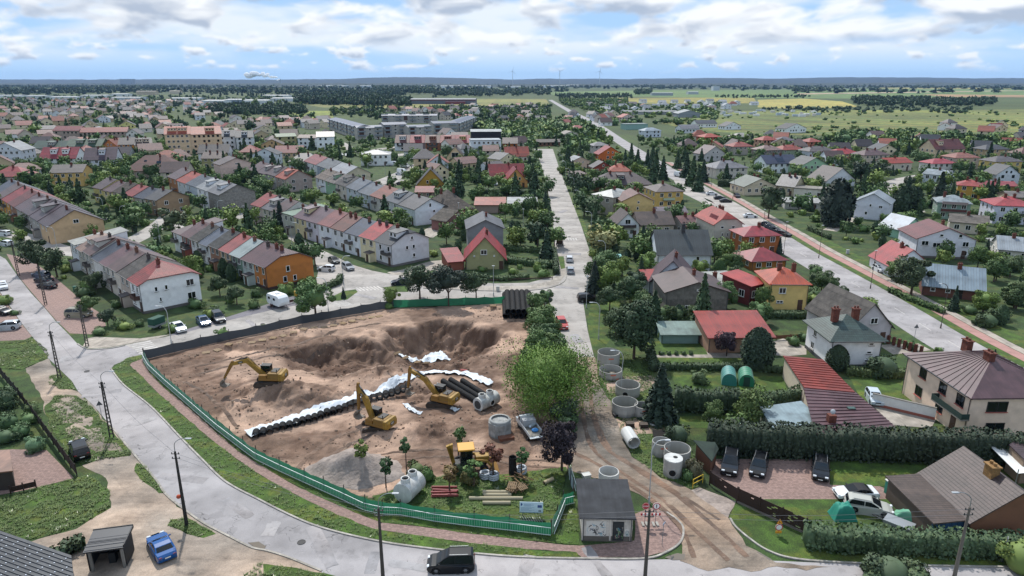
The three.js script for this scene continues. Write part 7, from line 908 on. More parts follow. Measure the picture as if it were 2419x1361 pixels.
for(const[x,y,l]of[[1488,1008,'left'],[1520,1010,'right']]){const p=P(x,y),g=thing('pallet_stack',`dark covered pallet stack on the sandy pad, ${l} one`,'pallet',p.x,0.04,p.y,0.05);mesh('crate',bx(1.0,0.5,0.8,0,0.28,0),M('#3a332e',0.9,{t:'wood',m:1}),g);for(let i=0;i<5;i++)mesh('slat',bx(1.04,0.03,0.12,0,0.55,-0.34 + i*0.17),M('#5b5148',0.9),g);}
// scrap beside the transformer hut
{rseed(17);for(const[x,y,w,h,d,t,hex,l]of[[1385,1130,0.9,0.5,0.7,0.3,'#b9b9b4','white plastic crate'],[1400,1146,1.2,0.4,0.8,0.6,'#4a4c4e','dark grey box'],[1376,1150,1.0,0.3,0.9,-0.4,'#8d8a84','grey slab'],[1415,1150,0.8,0.35,0.6,1,'#2a2b2c','black box'],[1430,892,1.2,0.25,0.8,0.4,'#b4aa9c','pale slab'],[1461,983,1.5,0.35,0.8,0.2,'#1d1e20','black crate'],[1446,884,0.7,0.3,0.5,0.4,'#8c8272','brown box']]){const p=P(x,y),g=thing('building_waste',`${l} among the leftovers beside the ${x < 1420 ? 'transformer hut' : 'concrete rings'}`,'waste',p.x,0.04,p.y,t);mesh('box',rb(w,h,d,0.04,0,h / 2,0),M(hex,0.7),g);mesh('rim',merge([bx(w + 0.04,0.06,0.06,0,h,d / 2),bx(w + 0.04,0.06,0.06,0,h,-d / 2),bx(0.06,0.06,d,w / 2,h,0),bx(0.06,0.06,d,-w / 2,h,0)]),M(hex,0.7),g);}}

// tracks of wheels and crawlers pressed into the sand
function siteRut(label,pts,w){const c=new THREE.CatmullRomCurve3(pts.map(([x,y])=>{const p=P(x,y);return V3(p.x,0,p.y);})),n=Math.round(c.getLength()/ 0.3),pos=[],uv=[],idx=[];for(let i=0;i<=n;i++){const p=c.getPoint(i / n),t=c.getTangent(i / n),q=V3(-t.z,0,t.x);for(const v of[-0.5,-0.2,0.2,0.5]){const x=p.x + q.x*v*w,z=p.z + q.z*v*w;pos.push(x,siteH(x,z)+(Math.abs(v)>0.3?0.02:0.045 + 0.03*(i&1)),z);uv.push(x,z);}}for(let i=0;i<n;i++)for(let j=0;j<3;j++){const a=i*4 + j;idx.push(a,a + 4,a + 1,a + 1,a + 4,a + 5);}const g=new THREE.BufferGeometry();g.setAttribute('position',new THREE.Float32BufferAttribute(pos,3));g.setAttribute('uv',new THREE.Float32BufferAttribute(uv,2));g.setIndex(idx);g.computeVertexNormals();solo('track_mark',macro(g,0.6,1.2),G.rut,label,'track',null,'structure');}
siteRut('left crawler track curving below the second excavator',[[850,1018],[790,1040],[735,1072],[700,1110]],0.55);siteRut('right crawler track curving below the second excavator',[[890,1024],[830,1048],[775,1080],[735,1122]],0.55);siteRut('wheel track across the pale sand towards the entrance',[[900,1075],[1010,1062],[1120,1068],[1230,1085],[1330,1095]],0.4);siteRut('second wheel track towards the entrance',[[910,1090],[1015,1078],[1120,1084],[1225,1100],[1320,1106]],0.4);siteRut('crawler track on the upper bench beside the pallets',[[460,868],[560,845],[680,815],[800,785],[900,765]],0.5);siteRut('second crawler track on the upper bench',[[470,882],[570,858],[690,828],[800,800]],0.5);siteRut('crawler track left of the first excavator',[[430,900],[480,925],[520,965],[560,1010]],0.5);

// ---------- fences ----------
const NETG=M('#3fbd8c',0.95,{tr:0.5,t:'stain',m:3}),NETD=M('#3a3f45',0.95,{tr:0.3}),POSTM=M('#3a302c',0.8);
const resample=(pts,step)=>{const w=px(pts),out=[w[0]];for(let i=0;i + 1<w.length;i++){const n=Math.max(1,Math.round(w[i].distanceTo(w[i + 1])/ step));for(let k=1;k<=n;k++)out.push(w[i].clone().lerp(w[i + 1],k / n));}return out;};
function netFence(pts,label,mat,h,step=3.2,pickets){
  const q=resample(pts,step),o=q[0],g=thing('site_fence',label,'fence',o.x,0,o.y);rseed(pts[0][0]);
  q.forEach((p,i)=>{const x=p.x - o.x,z=p.y - o.y;mesh('post',bar(V3(x,0,z),V3(x + rr(-0.05,0.05),h + 0.35,z + rr(-0.05,0.05)),0.05,6),POSTM,g);
    if(i + 1===q.length)return;const b=q[i + 1],n=8,pos=[],idx=[];for(let k=0;k<=n;k++){const s=p.clone().lerp(b,k / n),d=b.clone().sub(p).normalize(),bow=Math.sin(k / n*Math.PI);for(let j=0;j<=3;j++){const f=j / 3,w=(vn(k*0.7 + i*3,j + 2)- 0.5)*0.22*bow - bow*0.06;pos.push(s.x - o.x - d.y*w - d.y*0.08,0.06 + f*(h*(0.93 + 0.1*vn(i*1.7,4))- bow*0.2*f),s.y - o.y + d.x*w + d.x*0.08);}}for(let k=0;k<n;k++)for(let j=0;j<3;j++){const a=k*4 + j;idx.push(a,a + 1,a + 4,a + 1,a + 5,a + 4);}const m=new THREE.BufferGeometry();m.setAttribute('position',new THREE.Float32BufferAttribute(pos,3));m.setIndex(idx);m.computeVertexNormals();mesh('netting_panel',m,mat,g);
    if(pickets){const L=p.distanceTo(b),d=b.clone().sub(p).normalize(),at=(s,y)=>V3(p.x - o.x + d.x*s - d.y*0.3,y,p.y - o.y + d.y*s + d.x*0.3),bars=[];for(let s=0.12;s<L;s +=0.24)bars.push(beam(at(s,0.06),at(s,1.02),0.02,0.02));const pk=mesh('picket_panel',merge([beam(at(0,1.03),at(L,1.03),0.04,0.05),beam(at(0,0.2),at(L,0.2),0.04,0.04)]),M('#dfe4e4',0.5),g);const st=mesh('pickets',merge(bars),M('#9fb8ae',0.5),pk);st.userData.kind='stuff';}});
  return g;
}
netFence([[341,848],[356,874],[392,908],[440,950],[480,985],[516,1016],[576,1062],[607,1085],[662,1112],[721,1139],[814,1181],[864,1205],[904,1214],[948,1216],[1028,1231],[1120,1243],[1204,1252],[1302,1264]],'green netting on white picket fence curving along the footpath',NETG,1.5,3,1);
netFence([[1302,1264],[1330,1194],[1354,1188]],'short green netted fence beside the transformer hut',NETG,1.5,2.6,1);netFence([[1354,1164],[1341,1118]],'bare end of the netted fence by the purple tree',M('#8fa3ab',0.7,{tr:0.3}),1.6,2.2,1);
netFence([[342,850],[412,833],[476,818],[606,790],[715,765],[806,749],[900,732],[930,727]],'dark grey netting fence along the street side',NETD,1.7,4.6);netFence([[930,727],[1010,724],[1100,721],[1190,718],[1284,713]],'bright green netting fence behind the three round trees',NETG,1.7,4.6);netFence([[1284,713],[1297,760],[1310,810]],'green netting fence beside the avenue',NETG,1.8,3.4);
const BROWN=M('#3b2a24',0.75,{t:'wood',m:2});
function slatFence(name,label,a,b,h,o={}){// horizontal boards of uneven length with see-through gaps
  const A=P(...a),B=P(...b),L=A.distanceTo(B),g=thing(name,label,o.cat||'fence',A.x,0,A.y,Math.atan2(-(B.y - A.y),B.x - A.x)),n=Math.round(L /(o.step||2.4)),m=o.mat||BROWN;rseed(a[0]);const bd=new Map();
  for(let i=0;i<=n;i++)mesh('post',bx(0.12,h +(o.ps??0.15),0.12,i*L / n,(h +(o.ps??0.15))/ 2,0),m,g);if(o.plinth)mesh('plinth',bx(L,0.25,0.2,L / 2,0.12,0),concM('#77726c'),g);
  const rows=Math.round((h - 0.3)/ 0.125);for(let i=0;i<n;i++)for(let r=0;r<rows;r++){const y=0.32 + r*0.125,w=L / n - 0.14,x0=i*L / n + 0.07;const gap=o.gaps&&rnd()<o.gaps?rr(0.25,0.5):0,c=rr(0.25,0.75)*w;if(gap){const w1=Math.max(0.1,c - gap / 2),w2=Math.max(0.1,w - c - gap / 2);mesh('slat',bx(w1,0.115,0.03,x0 + w1 / 2,y,0),m,g);mesh('slat',bx(w2,0.115,0.03,x0 + w - w2 / 2,y,0),m,g);}else mesh('slat',bx(w,0.115,0.03,x0 + w / 2,y,0),m,g);}
  return g;
}
slatFence('slatted_gate','brown slatted sliding gate behind the gravel drive',[1676,1146],[1740,1186],1.7,{gaps:0.2,step:2.6,cat:'gate'});slatFence('slatted_fence','brown slatted fence with uneven gaps along the front lawn',[1742,1188],[1902,1262],1.75,{gaps:0.3,plinth:1,step:2.4});
slatFence('board_fence','dark board fence of the lower left garden, rear part',[-20,862],[58,955],1.6,{step:2.6,mat:M('#33302e',0.9,{t:'wood',m:2})});slatFence('board_fence','dark board fence of the lower left garden, front part',[58,957],[182,1126],1.5,{step:2.6,mat:M('#3a2f2b',0.9,{t:'wood',m:2})});
slatFence('garden_fence','low brown slatted screen in the paved yard',[26,1168],[86,1154],0.95,{step:1.5});slatFence('garden_fence','brown paling before the orange end house',[640,728],[760,700],0.8,{step:3,mat:M('#4a3128',0.85)});slatFence('garden_fence','brown wooden wall behind the green-roofed house garden',[1800,806],[1900,800],0.9,{step:3,mat:M('#6b4630',0.85)});slatFence('garden_fence','dark fence by the cottage garden on the pavement',[1065,668],[1305,660],0.5,{step:4,mat:M('#4a3a34',0.85)});
{const A=P(2098,812),B=P(2175,838);const g=thing('road_fence','brick-posted iron fence between green-roofed house and main road','fence',A.x,0,A.y,Math.atan2(-(B.y - A.y),B.x - A.x)),L=A.distanceTo(B),n=6;for(let i=0;i<=n;i++)mesh('post',bx(0.4,1.5,0.4,i*L / n,0.75,0),BRICK,g);for(let i=0;i<n;i++){const bars=[bx(L / n - 0.42,0.05,0.04,(i + 0.5)*L / n,1.2,0),bx(L / n - 0.42,0.05,0.04,(i + 0.5)*L / n,0.35,0)];for(let s=0.4;s<L / n - 0.3;s +=0.2)bars.push(bx(0.03,1.05,0.03,i*L / n + s,0.78,0));mesh('iron_panel',merge(bars),DARKFRAME,g);}}
{const A=P(2058,956),B=P(2208,992),L=A.distanceTo(B),g=thing('garden_wall','white rendered wall between garages and villa','wall',A.x,0,A.y,Math.atan2(-(B.y - A.y),B.x - A.x));mesh('wall',wallUV(bx(L,1.7,0.25,L / 2,0.85,0)),wallM('#c9c8c6'),g);mesh('coping',bx(L,0.08,0.36,L / 2,1.74,0),concM('#8d8b88'),g);mesh('base_band',bx(L,0.4,0.3,L / 2,0.2,0),wallM('#8f5a4e'),g);}
{const p=P(1648,1148),g=thing('barrier','yellow tubular barrier beside the slatted gate','barrier',p.x,0.03,p.y,dir(1630,1160,1662,1143)),y=M('#c9a832',0.5);for(const x of[-0.85,0.85])mesh('leg',bar(V3(x,0,0),V3(x,1.1,0),0.04,8),y,g);for(const h of[0.55,1.1])mesh('rail',bar(V3(-0.85,h,0),V3(0.85,h,0),0.04,8),y,g);}
// ---------- poles, lamps, wires ----------
const CONCP=concM('#57534f'),tops={};
function lampArm(g,x,y,z,side,len){const m=mesh('lamp_arm',tube([V3(x,y,z),V3(x + side*0.1,y + 0.9,z),V3(x + side*len*0.5,y + 1.35,z),V3(x + side*len,y + 1.45,z)],0.035,6,14),METAL,g);mesh('lamp_head',rb(0.6,0.1,0.22,0.04,x + side*(len + 0.2),y + 1.42,z),M('#9da2a6',0.4),m);}
function pole(x,y,h,label,o={}){
  const p=P(x,y),g=thing('utility_pole',label,'pole',p.x,0,p.y,o.turn||0),m=o.mat||CONCP;
  if(o.lattice){const w0=0.5,w1=0.16;for(const k of[-1,1])mesh('upright',beam(V3(k*w0 / 2,0,0),V3(k*w1 / 2,h,0),0.16,0.09),m,g);for(let i=0;i<Math.floor(h / 0.55);i++){const yy=0.5 + i*0.55,w=lp(w0,w1,yy / h);mesh('rung',bx(w,0.12,0.12,0,yy,0),m,g);}}else mesh('shaft',new THREE.CylinderGeometry(0.1,0.19,h,10).translate(0,h / 2,0),m,g);
  for(const[yy,w]of[[h - 0.25,0.8],[h - 0.75,0.8]]){const c=mesh('cross_arm',bx(w,0.07,0.07,0,yy,0),STEEL,g);for(const k of[-1,1])mesh('insulator',cy(0.04,0.05,0.16,8,k*w*0.42,yy + 0.1,0),M('#3b3a3a',0.4),c);}
  if(o.lamp)lampArm(g,0,h,0,o.lamp,1.3);if(o.basket)mesh('flower_basket',new THREE.SphereGeometry(0.22,10,8).translate(-0.3,3.4,0.1),M('#a8472c',0.8),g);
  tops[label]=V3(p.x,h - 0.2,p.y);return tops[label];
}
const t1=pole(141,894,7.6,'lattice concrete pole at the left junction',{lattice:1,lamp:1}),t2=pole(264,1033,7.6,'lattice concrete pole beside the curving road',{lattice:1,lamp:1,mat:concM('#3d3a38')}),t3=pole(441,1241,8.4,'tall dark pole with flower basket near the blue car',{lamp:1,basket:1,mat:concM('#34322f')}),t4=pole(907,1400,8.6,'tall dark pole cut by the bottom edge, centre left',{lamp:1,mat:concM('#4b4641')}),t5=pole(1522,1392,8.2,'tall grey pole cut by the bottom edge beside the signs',{mat:concM('#55514c')}),t6=pole(2248,1392,8.4,'tall pale pole cut by the bottom edge at right',{lamp:-1,mat:concM('#77706a')});
const t7=pole(206,818,7.4,'lattice pole on the corner pavement',{lattice:1}),t8=pole(108,720,8,'lattice pole beside the red parking bay',{lattice:1}),t9=pole(44,652,8,'lattice pole at the far left edge',{lattice:1});
function wire(a,b,label,dy=0){const c=a.clone().lerp(b,0.5);c.y -=a.distanceTo(b)*0.02;const m=solo('overhead_wire',tube([a.clone().setY(a.y + dy),c.setY(c.y + dy),b.clone().setY(b.y + dy)],0.014,4,20),M('#6a6a6c',0.6),label,'wire');}
wire(t1,t2,'overhead wire between the two lattice poles');wire(t2,t3,'overhead wire down to the flower basket pole');wire(t3,t4,'upper overhead wire over the curved verge');wire(t3,t4,'lower overhead wire over the curved verge',-0.5);wire(t4,t5,'upper overhead wire before the transformer hut');wire(t4,t5,'lower overhead wire before the transformer hut',-0.5);wire(t5,t6,'upper overhead wire over the front lawn');wire(t5,t6,'lower overhead wire over the front lawn',-0.5);wire(t1,t7,'overhead wire across the left junction');wire(t7,t8,'overhead wire along the parking bay');wire(t8,t9,'overhead wire to the far left pole');
function lamp(x,y,h,side,label,o={}){const p=P(x,y),g=thing('street_lamp',label,'street lamp',p.x,0,p.y,o.turn||0,o.group),m=o.dark?M('#4a423c',0.6):M('#a9adaf',0.5,{metal:0.3});const c=o.straight?tube([V3(0,0,0),V3(0,h*0.5,0),V3(0,h,0)],0.06,7,6):tube([V3(0,0,0),V3(0,h*0.6,0),V3(0,h*0.86,0),V3(side*0.5,h*0.98,0),V3(side*1.3,h,0)],0.06,7,20);mesh('shaft',c,m,g);mesh('base',cy(0.11,0.13,0.8,8,0,0.4,0),m,g);mesh('lamp_head',rb(0.6,0.1,0.22,0.04,o.straight?0:side*1.5,h - 0.02,0),M('#b9bec2',0.4),g);return g;}
lamp(405,812,6.8,-1,'street lamp beside the white saloon');lamp(776,738,7,-1,'street lamp on the site side of the street');lamp(812,673,6.6,1,'street lamp at the grass island');lamp(1166,700,6.6,1,'straight lamp post before the red-roofed cottage',{straight:1});lamp(1414,802,6.8,-1,'lamp on the right side of the avenue');lamp(1467,932,6.8,-1,'lamp among the concrete rings');lamp(1533,1190,7.6,1,'tall lamp behind the stop sign');lamp(1428,632,6.6,-1,'lamp beside the greenhouse garden of the avenue');lamp(1396,552,6.6,-1,'lamp beside the flowering tree');lamp(1385,728,6.6,1,'straight lamp at the corner spruce',{straight:1});
lamp(378,572,6.4,-1,'lamp behind the left terrace, right one');lamp(289,535,6.4,1,'lamp behind the left terrace, left one');lamp(136,592,6.4,-1,'lamp beside the brown terrace');lamp(247,512,6.4,-1,'lamp between brown terrace and the one behind');lamp(518,520,6.4,1,'lamp at the bare block gable');lamp(572,535,6.4,1,'lamp in the terrace street, farther');lamp(690,580,6.4,1,'lamp in the terrace street, nearer');lamp(1084,528,6.6,1,'lamp by the grey yard wall',{straight:1});lamp(1236,545,6.6,1,'lamp before the open shed',{straight:1});
[[1368,495],[1355,460],[1345,435],[1336,415],[1328,398],[1322,384]].forEach(([x,y],i)=>lamp(x,y,6.8,-1,`avenue lamp, ${ORD[i]} of the receding row`));
[[2222,776,8.5],[2056,682,8.5],[1934,610,8.5],[1851,600,8.5],[1800,565,8.5],[1731,470,9],[1680,440,9],[1605,410,9],[1557,375,9],[1508,350,9]].forEach(([x,y,h],i)=>lamp(x,y,h,i?1:-1,`tall dark lamp of the main road, ${ORD[i]} of the row`,{dark:1,straight:i>0}));
[[955,395],[968,408],[910,412],[870,420],[1005,360],[945,378]].forEach(([x,y],i)=>lamp(x,y,7,1,`lamp of the pale side street, ${['first', 'second', 'third', 'fourth', 'fifth', 'sixth'][i]} one`,{}));
// ---------- signs ----------
function canvasM(w,h,fn,rough=0.6){const c=document.createElement('canvas');c.width=w;c.height=h;fn(c.getContext('2d'),w,h);const t=new THREE.CanvasTexture(c);t.colorSpace=THREE.SRGBColorSpace;return new THREE.MeshStandardMaterial({map:t,roughness:rough});}
const discUV=(r,n,t=0.03)=>{const g=new THREE.CylinderGeometry(r,r,t,n);g.rotateY(n===8?Math.PI / 8:n===3?Math.PI:0);g.rotateX(Math.PI / 2);const p=g.attributes.position,uv=g.attributes.uv;for(let i=0;i<p.count;i++)uv.setXY(i,0.5 + p.getX(i)/ r / 2,0.5 + p.getY(i)/ r / 2);return g;};
const stopM=canvasM(128,128,(x)=>{x.fillStyle='#a8202a';x.fillRect(0,0,128,128);x.fillStyle='#e8e6e2';x.font='bold 40px sans-serif';x.textAlign='center';x.textBaseline='middle';x.fillText('STOP',64,66);x.strokeStyle='#e8e6e2';x.lineWidth=4;x.beginPath();for(let i=0;i<9;i++)x.lineTo(64 + 58*Math.cos(i*Math.PI / 4 + 0.39),64 + 58*Math.sin(i*Math.PI / 4 + 0.39));x.stroke();});
const walkM=canvasM(128,128,(x)=>{x.fillStyle='#e4e4e0';x.fillRect(0,0,128,128);x.strokeStyle='#a8202a';x.lineWidth=15;x.beginPath();x.arc(64,64,55,0,7);x.stroke();x.fillStyle='#161616';x.beginPath();x.arc(64,36,8,0,7);x.fill();x.fillRect(56,44,16,30);x.fillRect(56,72,7,26);x.fillRect(66,72,7,26);});
const noEntryM=canvasM(128,128,(x)=>{x.fillStyle='#dcdcd8';x.fillRect(0,0,128,128);x.strokeStyle='#a8202a';x.lineWidth=16;x.beginPath();x.arc(64,64,55,0,7);x.stroke();});
const worksM=canvasM(128,128,(x)=>{x.fillStyle='#1a1a1a';x.fillRect(0,0,128,128);x.fillStyle='#e0962a';x.beginPath();x.moveTo(64,10);x.lineTo(112,92);x.lineTo(16,92);x.fill();x.fillStyle='#1a1a1a';x.fillRect(56,48,10,30);x.beginPath();x.arc(62,42,6,0,7);x.fill();x.fillRect(66,70,24,8);});
const barM=canvasM(128,32,(x)=>{for(let i=0;i<5;i++){x.fillStyle=i&1?'#e4e2de':'#a8202a';x.fillRect(i*25.6,0,26,32);}});
const GREYB=M('#77797b',0.6);
function roadSign(x,y,faces,h,label,turn=0,feet){const p=P(x,y),g=thing('road_sign',label,'road sign',p.x,0.03,p.y,turn);mesh('post',bar(V3(0,0,-0.05),V3(0,h,-0.05),0.03,8),GREYB,g);for(const[geo,mat,yy,nm]of faces){const f=mesh(nm||'sign_face',geo,mat,g);f.position.y=yy;}if(feet)for(const z of[-0.18,0.18])mesh('foot',bx(0.24,0.12,0.7,z*1.1,0.06,0),concM('#a9a8a4'),g);return g;}
roadSign(1523,1240,[[discUV(0.4,8),stopM,2.15],[bx(0.95,0.24,0.03),barM,1.2,'barrier_board']],2.3,'red octagonal stop sign over a red and white board',0.05,1);roadSign(1548,1240,[[discUV(0.4,28),walkM,2.15],[bx(0.95,0.24,0.03),barM,1.2,'barrier_board']],2.3,'round pedestrian prohibition sign over a red and white board',0.05,1);
roadSign(1838,1266,[[discUV(0.42,3),worksM,1.55],[discUV(0.38,28),noEntryM,0.95],[bx(0.6,0.26,0.03),M('#c98a22',0.7),0.4,'plate']],1.9,'yellow roadworks triangle over round white sign on the lawn');roadSign(1565,1290,[[bx(0.5,0.2,0.03),M('#8d98a8',0.5),2.5,'name_plate']],2.6,'thin post with small plate on the brick corner',0.9);roadSign(1342,1016,[[discUV(0.36,28),walkM,1.7],[bx(1.0,0.5,0.03),barM,1.1,'barrier_board']],1.9,'round sign over red and white board at the track',0.2);roadSign(2160,803,[[discUV(0.5,3),M('#55585c',0.6),2.4]],2.7,'grey back of a triangular sign by the main road');roadSign(1298,735,[[discUV(0.5,3),M('#3a3c40',0.6),2.4]],2.7,'dark back of a triangular sign beside the avenue');roadSign(1286,722,[[bx(0.6,0.6,0.03),M('#4a4d52',0.6),2.4]],2.7,'dark back of a square sign beside the avenue');roadSign(2368,1328,[[bx(0.5,0.9,0.03),M('#8d9196',0.6),2.2]],2.7,'narrow grey sign at the bottom right lawn',0.9);roadSign(241,990,[[discUV(0.45,3),M('#4a4d50',0.6),2.2]],2.5,'dark back of a triangular sign at the curved road',0.4);
{const p=P(1255,1222),g=thing('information_board','white and blue information board standing inside the green fence','board',p.x,0.03,p.y,-0.05),m=canvasM(256,128,(x)=>{x.fillStyle='#c3d3dd';x.fillRect(0,0,256,128);x.fillStyle='#24407e';x.fillRect(196,34,46,32);x.fillRect(12,14,10,34);x.fillRect(22,20,8,22);x.fillStyle='#4f6f98';for(let i=0;i<4;i++)x.fillRect(44,22 + i*9,110 -(i % 2)*30,3);for(let i=0;i<5;i++)x.fillRect(12,66 + i*10,150 -(i % 3)*30,3);x.fillStyle='#1c2c44';x.fillRect(206,98,30,14);x.fillStyle='#d8b83a';for(let i=0;i<12;i++)x.fillRect(218 + 10*Math.cos(i*0.5236),49 + 10*Math.sin(i*0.5236),2,2);});mesh('panel',bx(2.4,1.15,0.05,0,1.15,0,0,0,-0.12),m,g);mesh('frame',bx(2.46,0.1,0.06,0,0.58,0.06),M('#1d4a7a',0.5),g);for(const k of[-1,1])mesh('leg',bar(V3(k*0.9,0,-0.3),V3(k*0.9,1.6,-0.1),0.04,6),GREYB,g);mesh('base_grid',merge(Array.from({length:9},(_,i)=>bx(0.05,0.04,0.9,-1 + i*0.25,0.06,0.5,0.4))),M('#8d9296',0.6),g);}
// ---------- transformer hut with graffiti ----------
{const g=H(1374,1278,1492,1280,5.6,2.85,0.35,'mono','#a9a49d','#4a4d52','small transformer hut with grey felt roof and graffiti',{rk:'felt',wm:concM('#e2ded8'),win:[],ch:0,door:0,ov:0.3,oe:[0.3,0.25],name:'transformer_hut',cat:'hut',short:'transformer hut',plinth:'#6d6863'});const W=P(1374,1278).distanceTo(P(1492,1280));
  const scrib=(bg,cols,seed,tags)=>canvasM(256,192,(x,w,h)=>{rseed(seed);x.fillStyle=bg;x.fillRect(0,0,w,h);for(let i=0;i<26;i++){x.strokeStyle=pick(cols);x.lineWidth=rr(2,7);x.lineCap='round';x.beginPath();let a=rr(20,w - 20),b=rr(50,h - 20);x.moveTo(a,b);for(let k=0;k<5;k++){a +=rr(-22,26);b +=rr(-24,24);x.quadraticCurveTo(a + rr(-12,12),b + rr(-12,12),a,b);}x.stroke();}});
  mesh('graffiti',bx(W*0.4,1.7,0.012,-W*0.22,1.45,0.014),scrib('#c4c0b8',['#1a1c20','#2b3038','#5f8fa0','#1a1c20','#c9cdd0'],3),g);const d=mesh('door',bx(W*0.22,2.1,0.08,W*0.22,1.2,0.035),M('#23282a',0.7),g);mesh('graffiti',bx(W*0.2,1.8,0.01,W*0.22,1.25,0.082),scrib('#23282a',['#8a3a50','#4a7a90','#b0a8a0','#1a1c20','#6a8a5a'],9),d);mesh('graffiti',bx(W*0.09,1.0,0.012,W*0.4,0.95,0.014),scrib('#c4c0b8',['#2f6f74','#3a4a50','#2f6f74'],15),g);for(const u of[-0.49,0.06,0.47])mesh('pilaster',bx(0.16,2.5,0.1,u*W,1.4,0.04),concM('#dcd8d2'),g);}
// ---------- small structures ----------
{const A=P(212,1352),B=P(298,1340),g=thing('bin_shelter','black bin shelter with ribbed roof beside the forecourt','shelter',A.x,0,A.y,Math.atan2(-(B.y - A.y),B.x - A.x)),L=A.distanceTo(B),D=2.6;mesh('back_wall',bx(L,2.2,0.12,L / 2,1.1,-D),M('#16181b',0.7),g);mesh('side_wall',bx(0.12,2.2,D*0.9,0,1.1,-D / 2),M('#16181b',0.7),g);mesh('side_wall',bx(0.12,2.2,D*0.9,L,1.1,-D / 2),M('#16181b',0.7),g);const r=mesh('roof',bx(L + 0.3,0.14,D + 0.4,L / 2,2.35,-D / 2,0,0,0.1),M('#2a2d33',0.5),g);for(let i=0;i<6;i++)mesh('roof_rib',bx(L + 0.2,0.05,0.05,L / 2,2.46 +(2.5 - i)*-0.045,-D / 2 +(i - 2.5)*0.45),M('#3a3e46',0.5),r);mesh('roof_kerb',merge([bx(L + 0.4,0.24,0.1,L / 2,2.5,-D - 0.18),bx(0.1,0.24,D + 0.4,L + 0.18,2.42,-D / 2)]),M('#14161a',0.6),r);for(const x of[0.3,L - 0.1])mesh('post',bx(0.22,2.2,0.22,x,1.1,0.02),concM('#8a8a88'),g);mesh('bin',rb(0.6,1.1,0.7,0.06,L*0.55,0.55,-1.2),M('#202326',0.6),g);foot.push([A,B]);}
quadShed('garden_shed','pinkish flat roofed terrace shed in the paved yard','shed',[[-60,1066,2.4],[22,1062,2.4],[30,1112,2.4],[-60,1122,2.4]],'#55514e','#a98a7c','sheet',{wm:M('#4c4846',0.9,{t:'wood',m:1})});
for(const[x,y,hex,n]of[[1722,912,'#3f8f88','blue-green'],[1763,914,'#2a8a66','deep green']]){const p=P(x,y),g=thing('tunnel_greenhouse',`${n} film tunnel greenhouse on the lawn`,'greenhouse',p.x,0.03,p.y,-0.25),f=M(hex,0.5,{tr:0.35}),r=1.05,L=3.2,prof=[];const s=new THREE.CylinderGeometry(r,r,L,20,6,true,-Math.PI / 2,Math.PI).rotateX(-Math.PI / 2).scale(1,1.1,1).translate(0,0.75,-L / 2);mesh('film',s,f,g);for(const k of[-1,1])mesh('film_side',bx(0.02,0.75,L,k*r,0.375,-L / 2),f,g);for(const z of[-0.02,-L + 0.02]){const e=new THREE.Shape();e.moveTo(-r,0);e.lineTo(-r,0.75);e.absellipse(0,0.75,r,r*1.1,Math.PI,0,true);e.lineTo(r,0);mesh('film_end',new THREE.ShapeGeometry(e).translate(0,0,z),f,g);}mesh('door',bx(0.9,1.5,0.03,0,0.76,0.02),n==='deep green'?M('#1c3a30',0.7):f,g);for(let i=0;i<5;i++)mesh('hoop',new THREE.TorusGeometry(r,0.02,5,16,Math.PI).scale(1,1.1,1).translate(0,0.75,-i*L / 4),M('#a9b4b0',0.5),g);}
{const p=P(1458,622),g=thing('greenhouse','small glass greenhouse with pale frame in the avenue garden','greenhouse',p.x,0.03,p.y,0.1);mesh('frame',merge([-0.9,0,0.9].flatMap((x)=>[bx(0.05,1.7,0.05,x,0.85,0.7),bx(0.05,1.7,0.05,x,0.85,-0.7)])),M('#b5bcbc',0.5),g);mesh('glazing',bx(1.8,1.6,1.4,0,0.82,0),M('#5f8f86',0.2,{tr:0.5}),g);mesh('roof',slab([[V3(-1,1.7,0.85),V3(1,1.7,0.85),V3(1,2.1,-0.85),V3(-1,2.1,-0.85)]],0.05),M('#8fc0bc',0.2),g);}
{const p=P(2400,1128),g=thing('sun_sail','white stretched sun sail at the right edge','sail',p.x,0,p.y);const s=new THREE.PlaneGeometry(6,5,12,12).rotateX(-Math.PI / 2),q=s.attributes.position;for(let i=0;i<q.count;i++){const u=q.getX(i)/ 3,v=q.getZ(i)/ 2.5;q.setY(i,2.4 + 0.35*u*v - 0.2*(1 - u*u)*(1 - v*v));}s.computeVertexNormals();mesh('cloth',s.translate(1,0,0),M('#cfd0ce',0.8),g);for(const[x,z]of[[-2,2.5],[-2,-2.5],[4,2.5],[4,-2.5]])mesh('post',bar(V3(x,0,z),V3(x,2.6,z),0.05),METAL,g);const b=thing('garden_bench','pale wooden bench on the paved terrace at right edge','bench',P(2392,1160).x,0.03,P(2392,1160).y,-0.6);mesh('seat',bx(1.4,0.06,0.4,0,0.45,0),M('#9a9690',0.8),b);mesh('leg',bx(0.08,0.45,0.36,-0.6,0.22,0),M('#9a9690',0.8),b);mesh('leg',bx(0.08,0.45,0.36,0.6,0.22,0),M('#9a9690',0.8),b);}
{const p=P(1345,1030),g=thing('barrier','yellow wooden trestle at the site entrance','barrier',p.x,0.03,p.y,0.1),m=M('#b89a3a',0.7);mesh('rail',bx(1.2,0.1,0.04,0,0.6,0),m,g);for(const x of[-0.5,0.5])mesh('leg',merge([beam(V3(x,0,0.25),V3(x,0.65,0),0.05,0.05),beam(V3(x,0,-0.25),V3(x,0.65,0),0.05,0.05)]),m,g);}
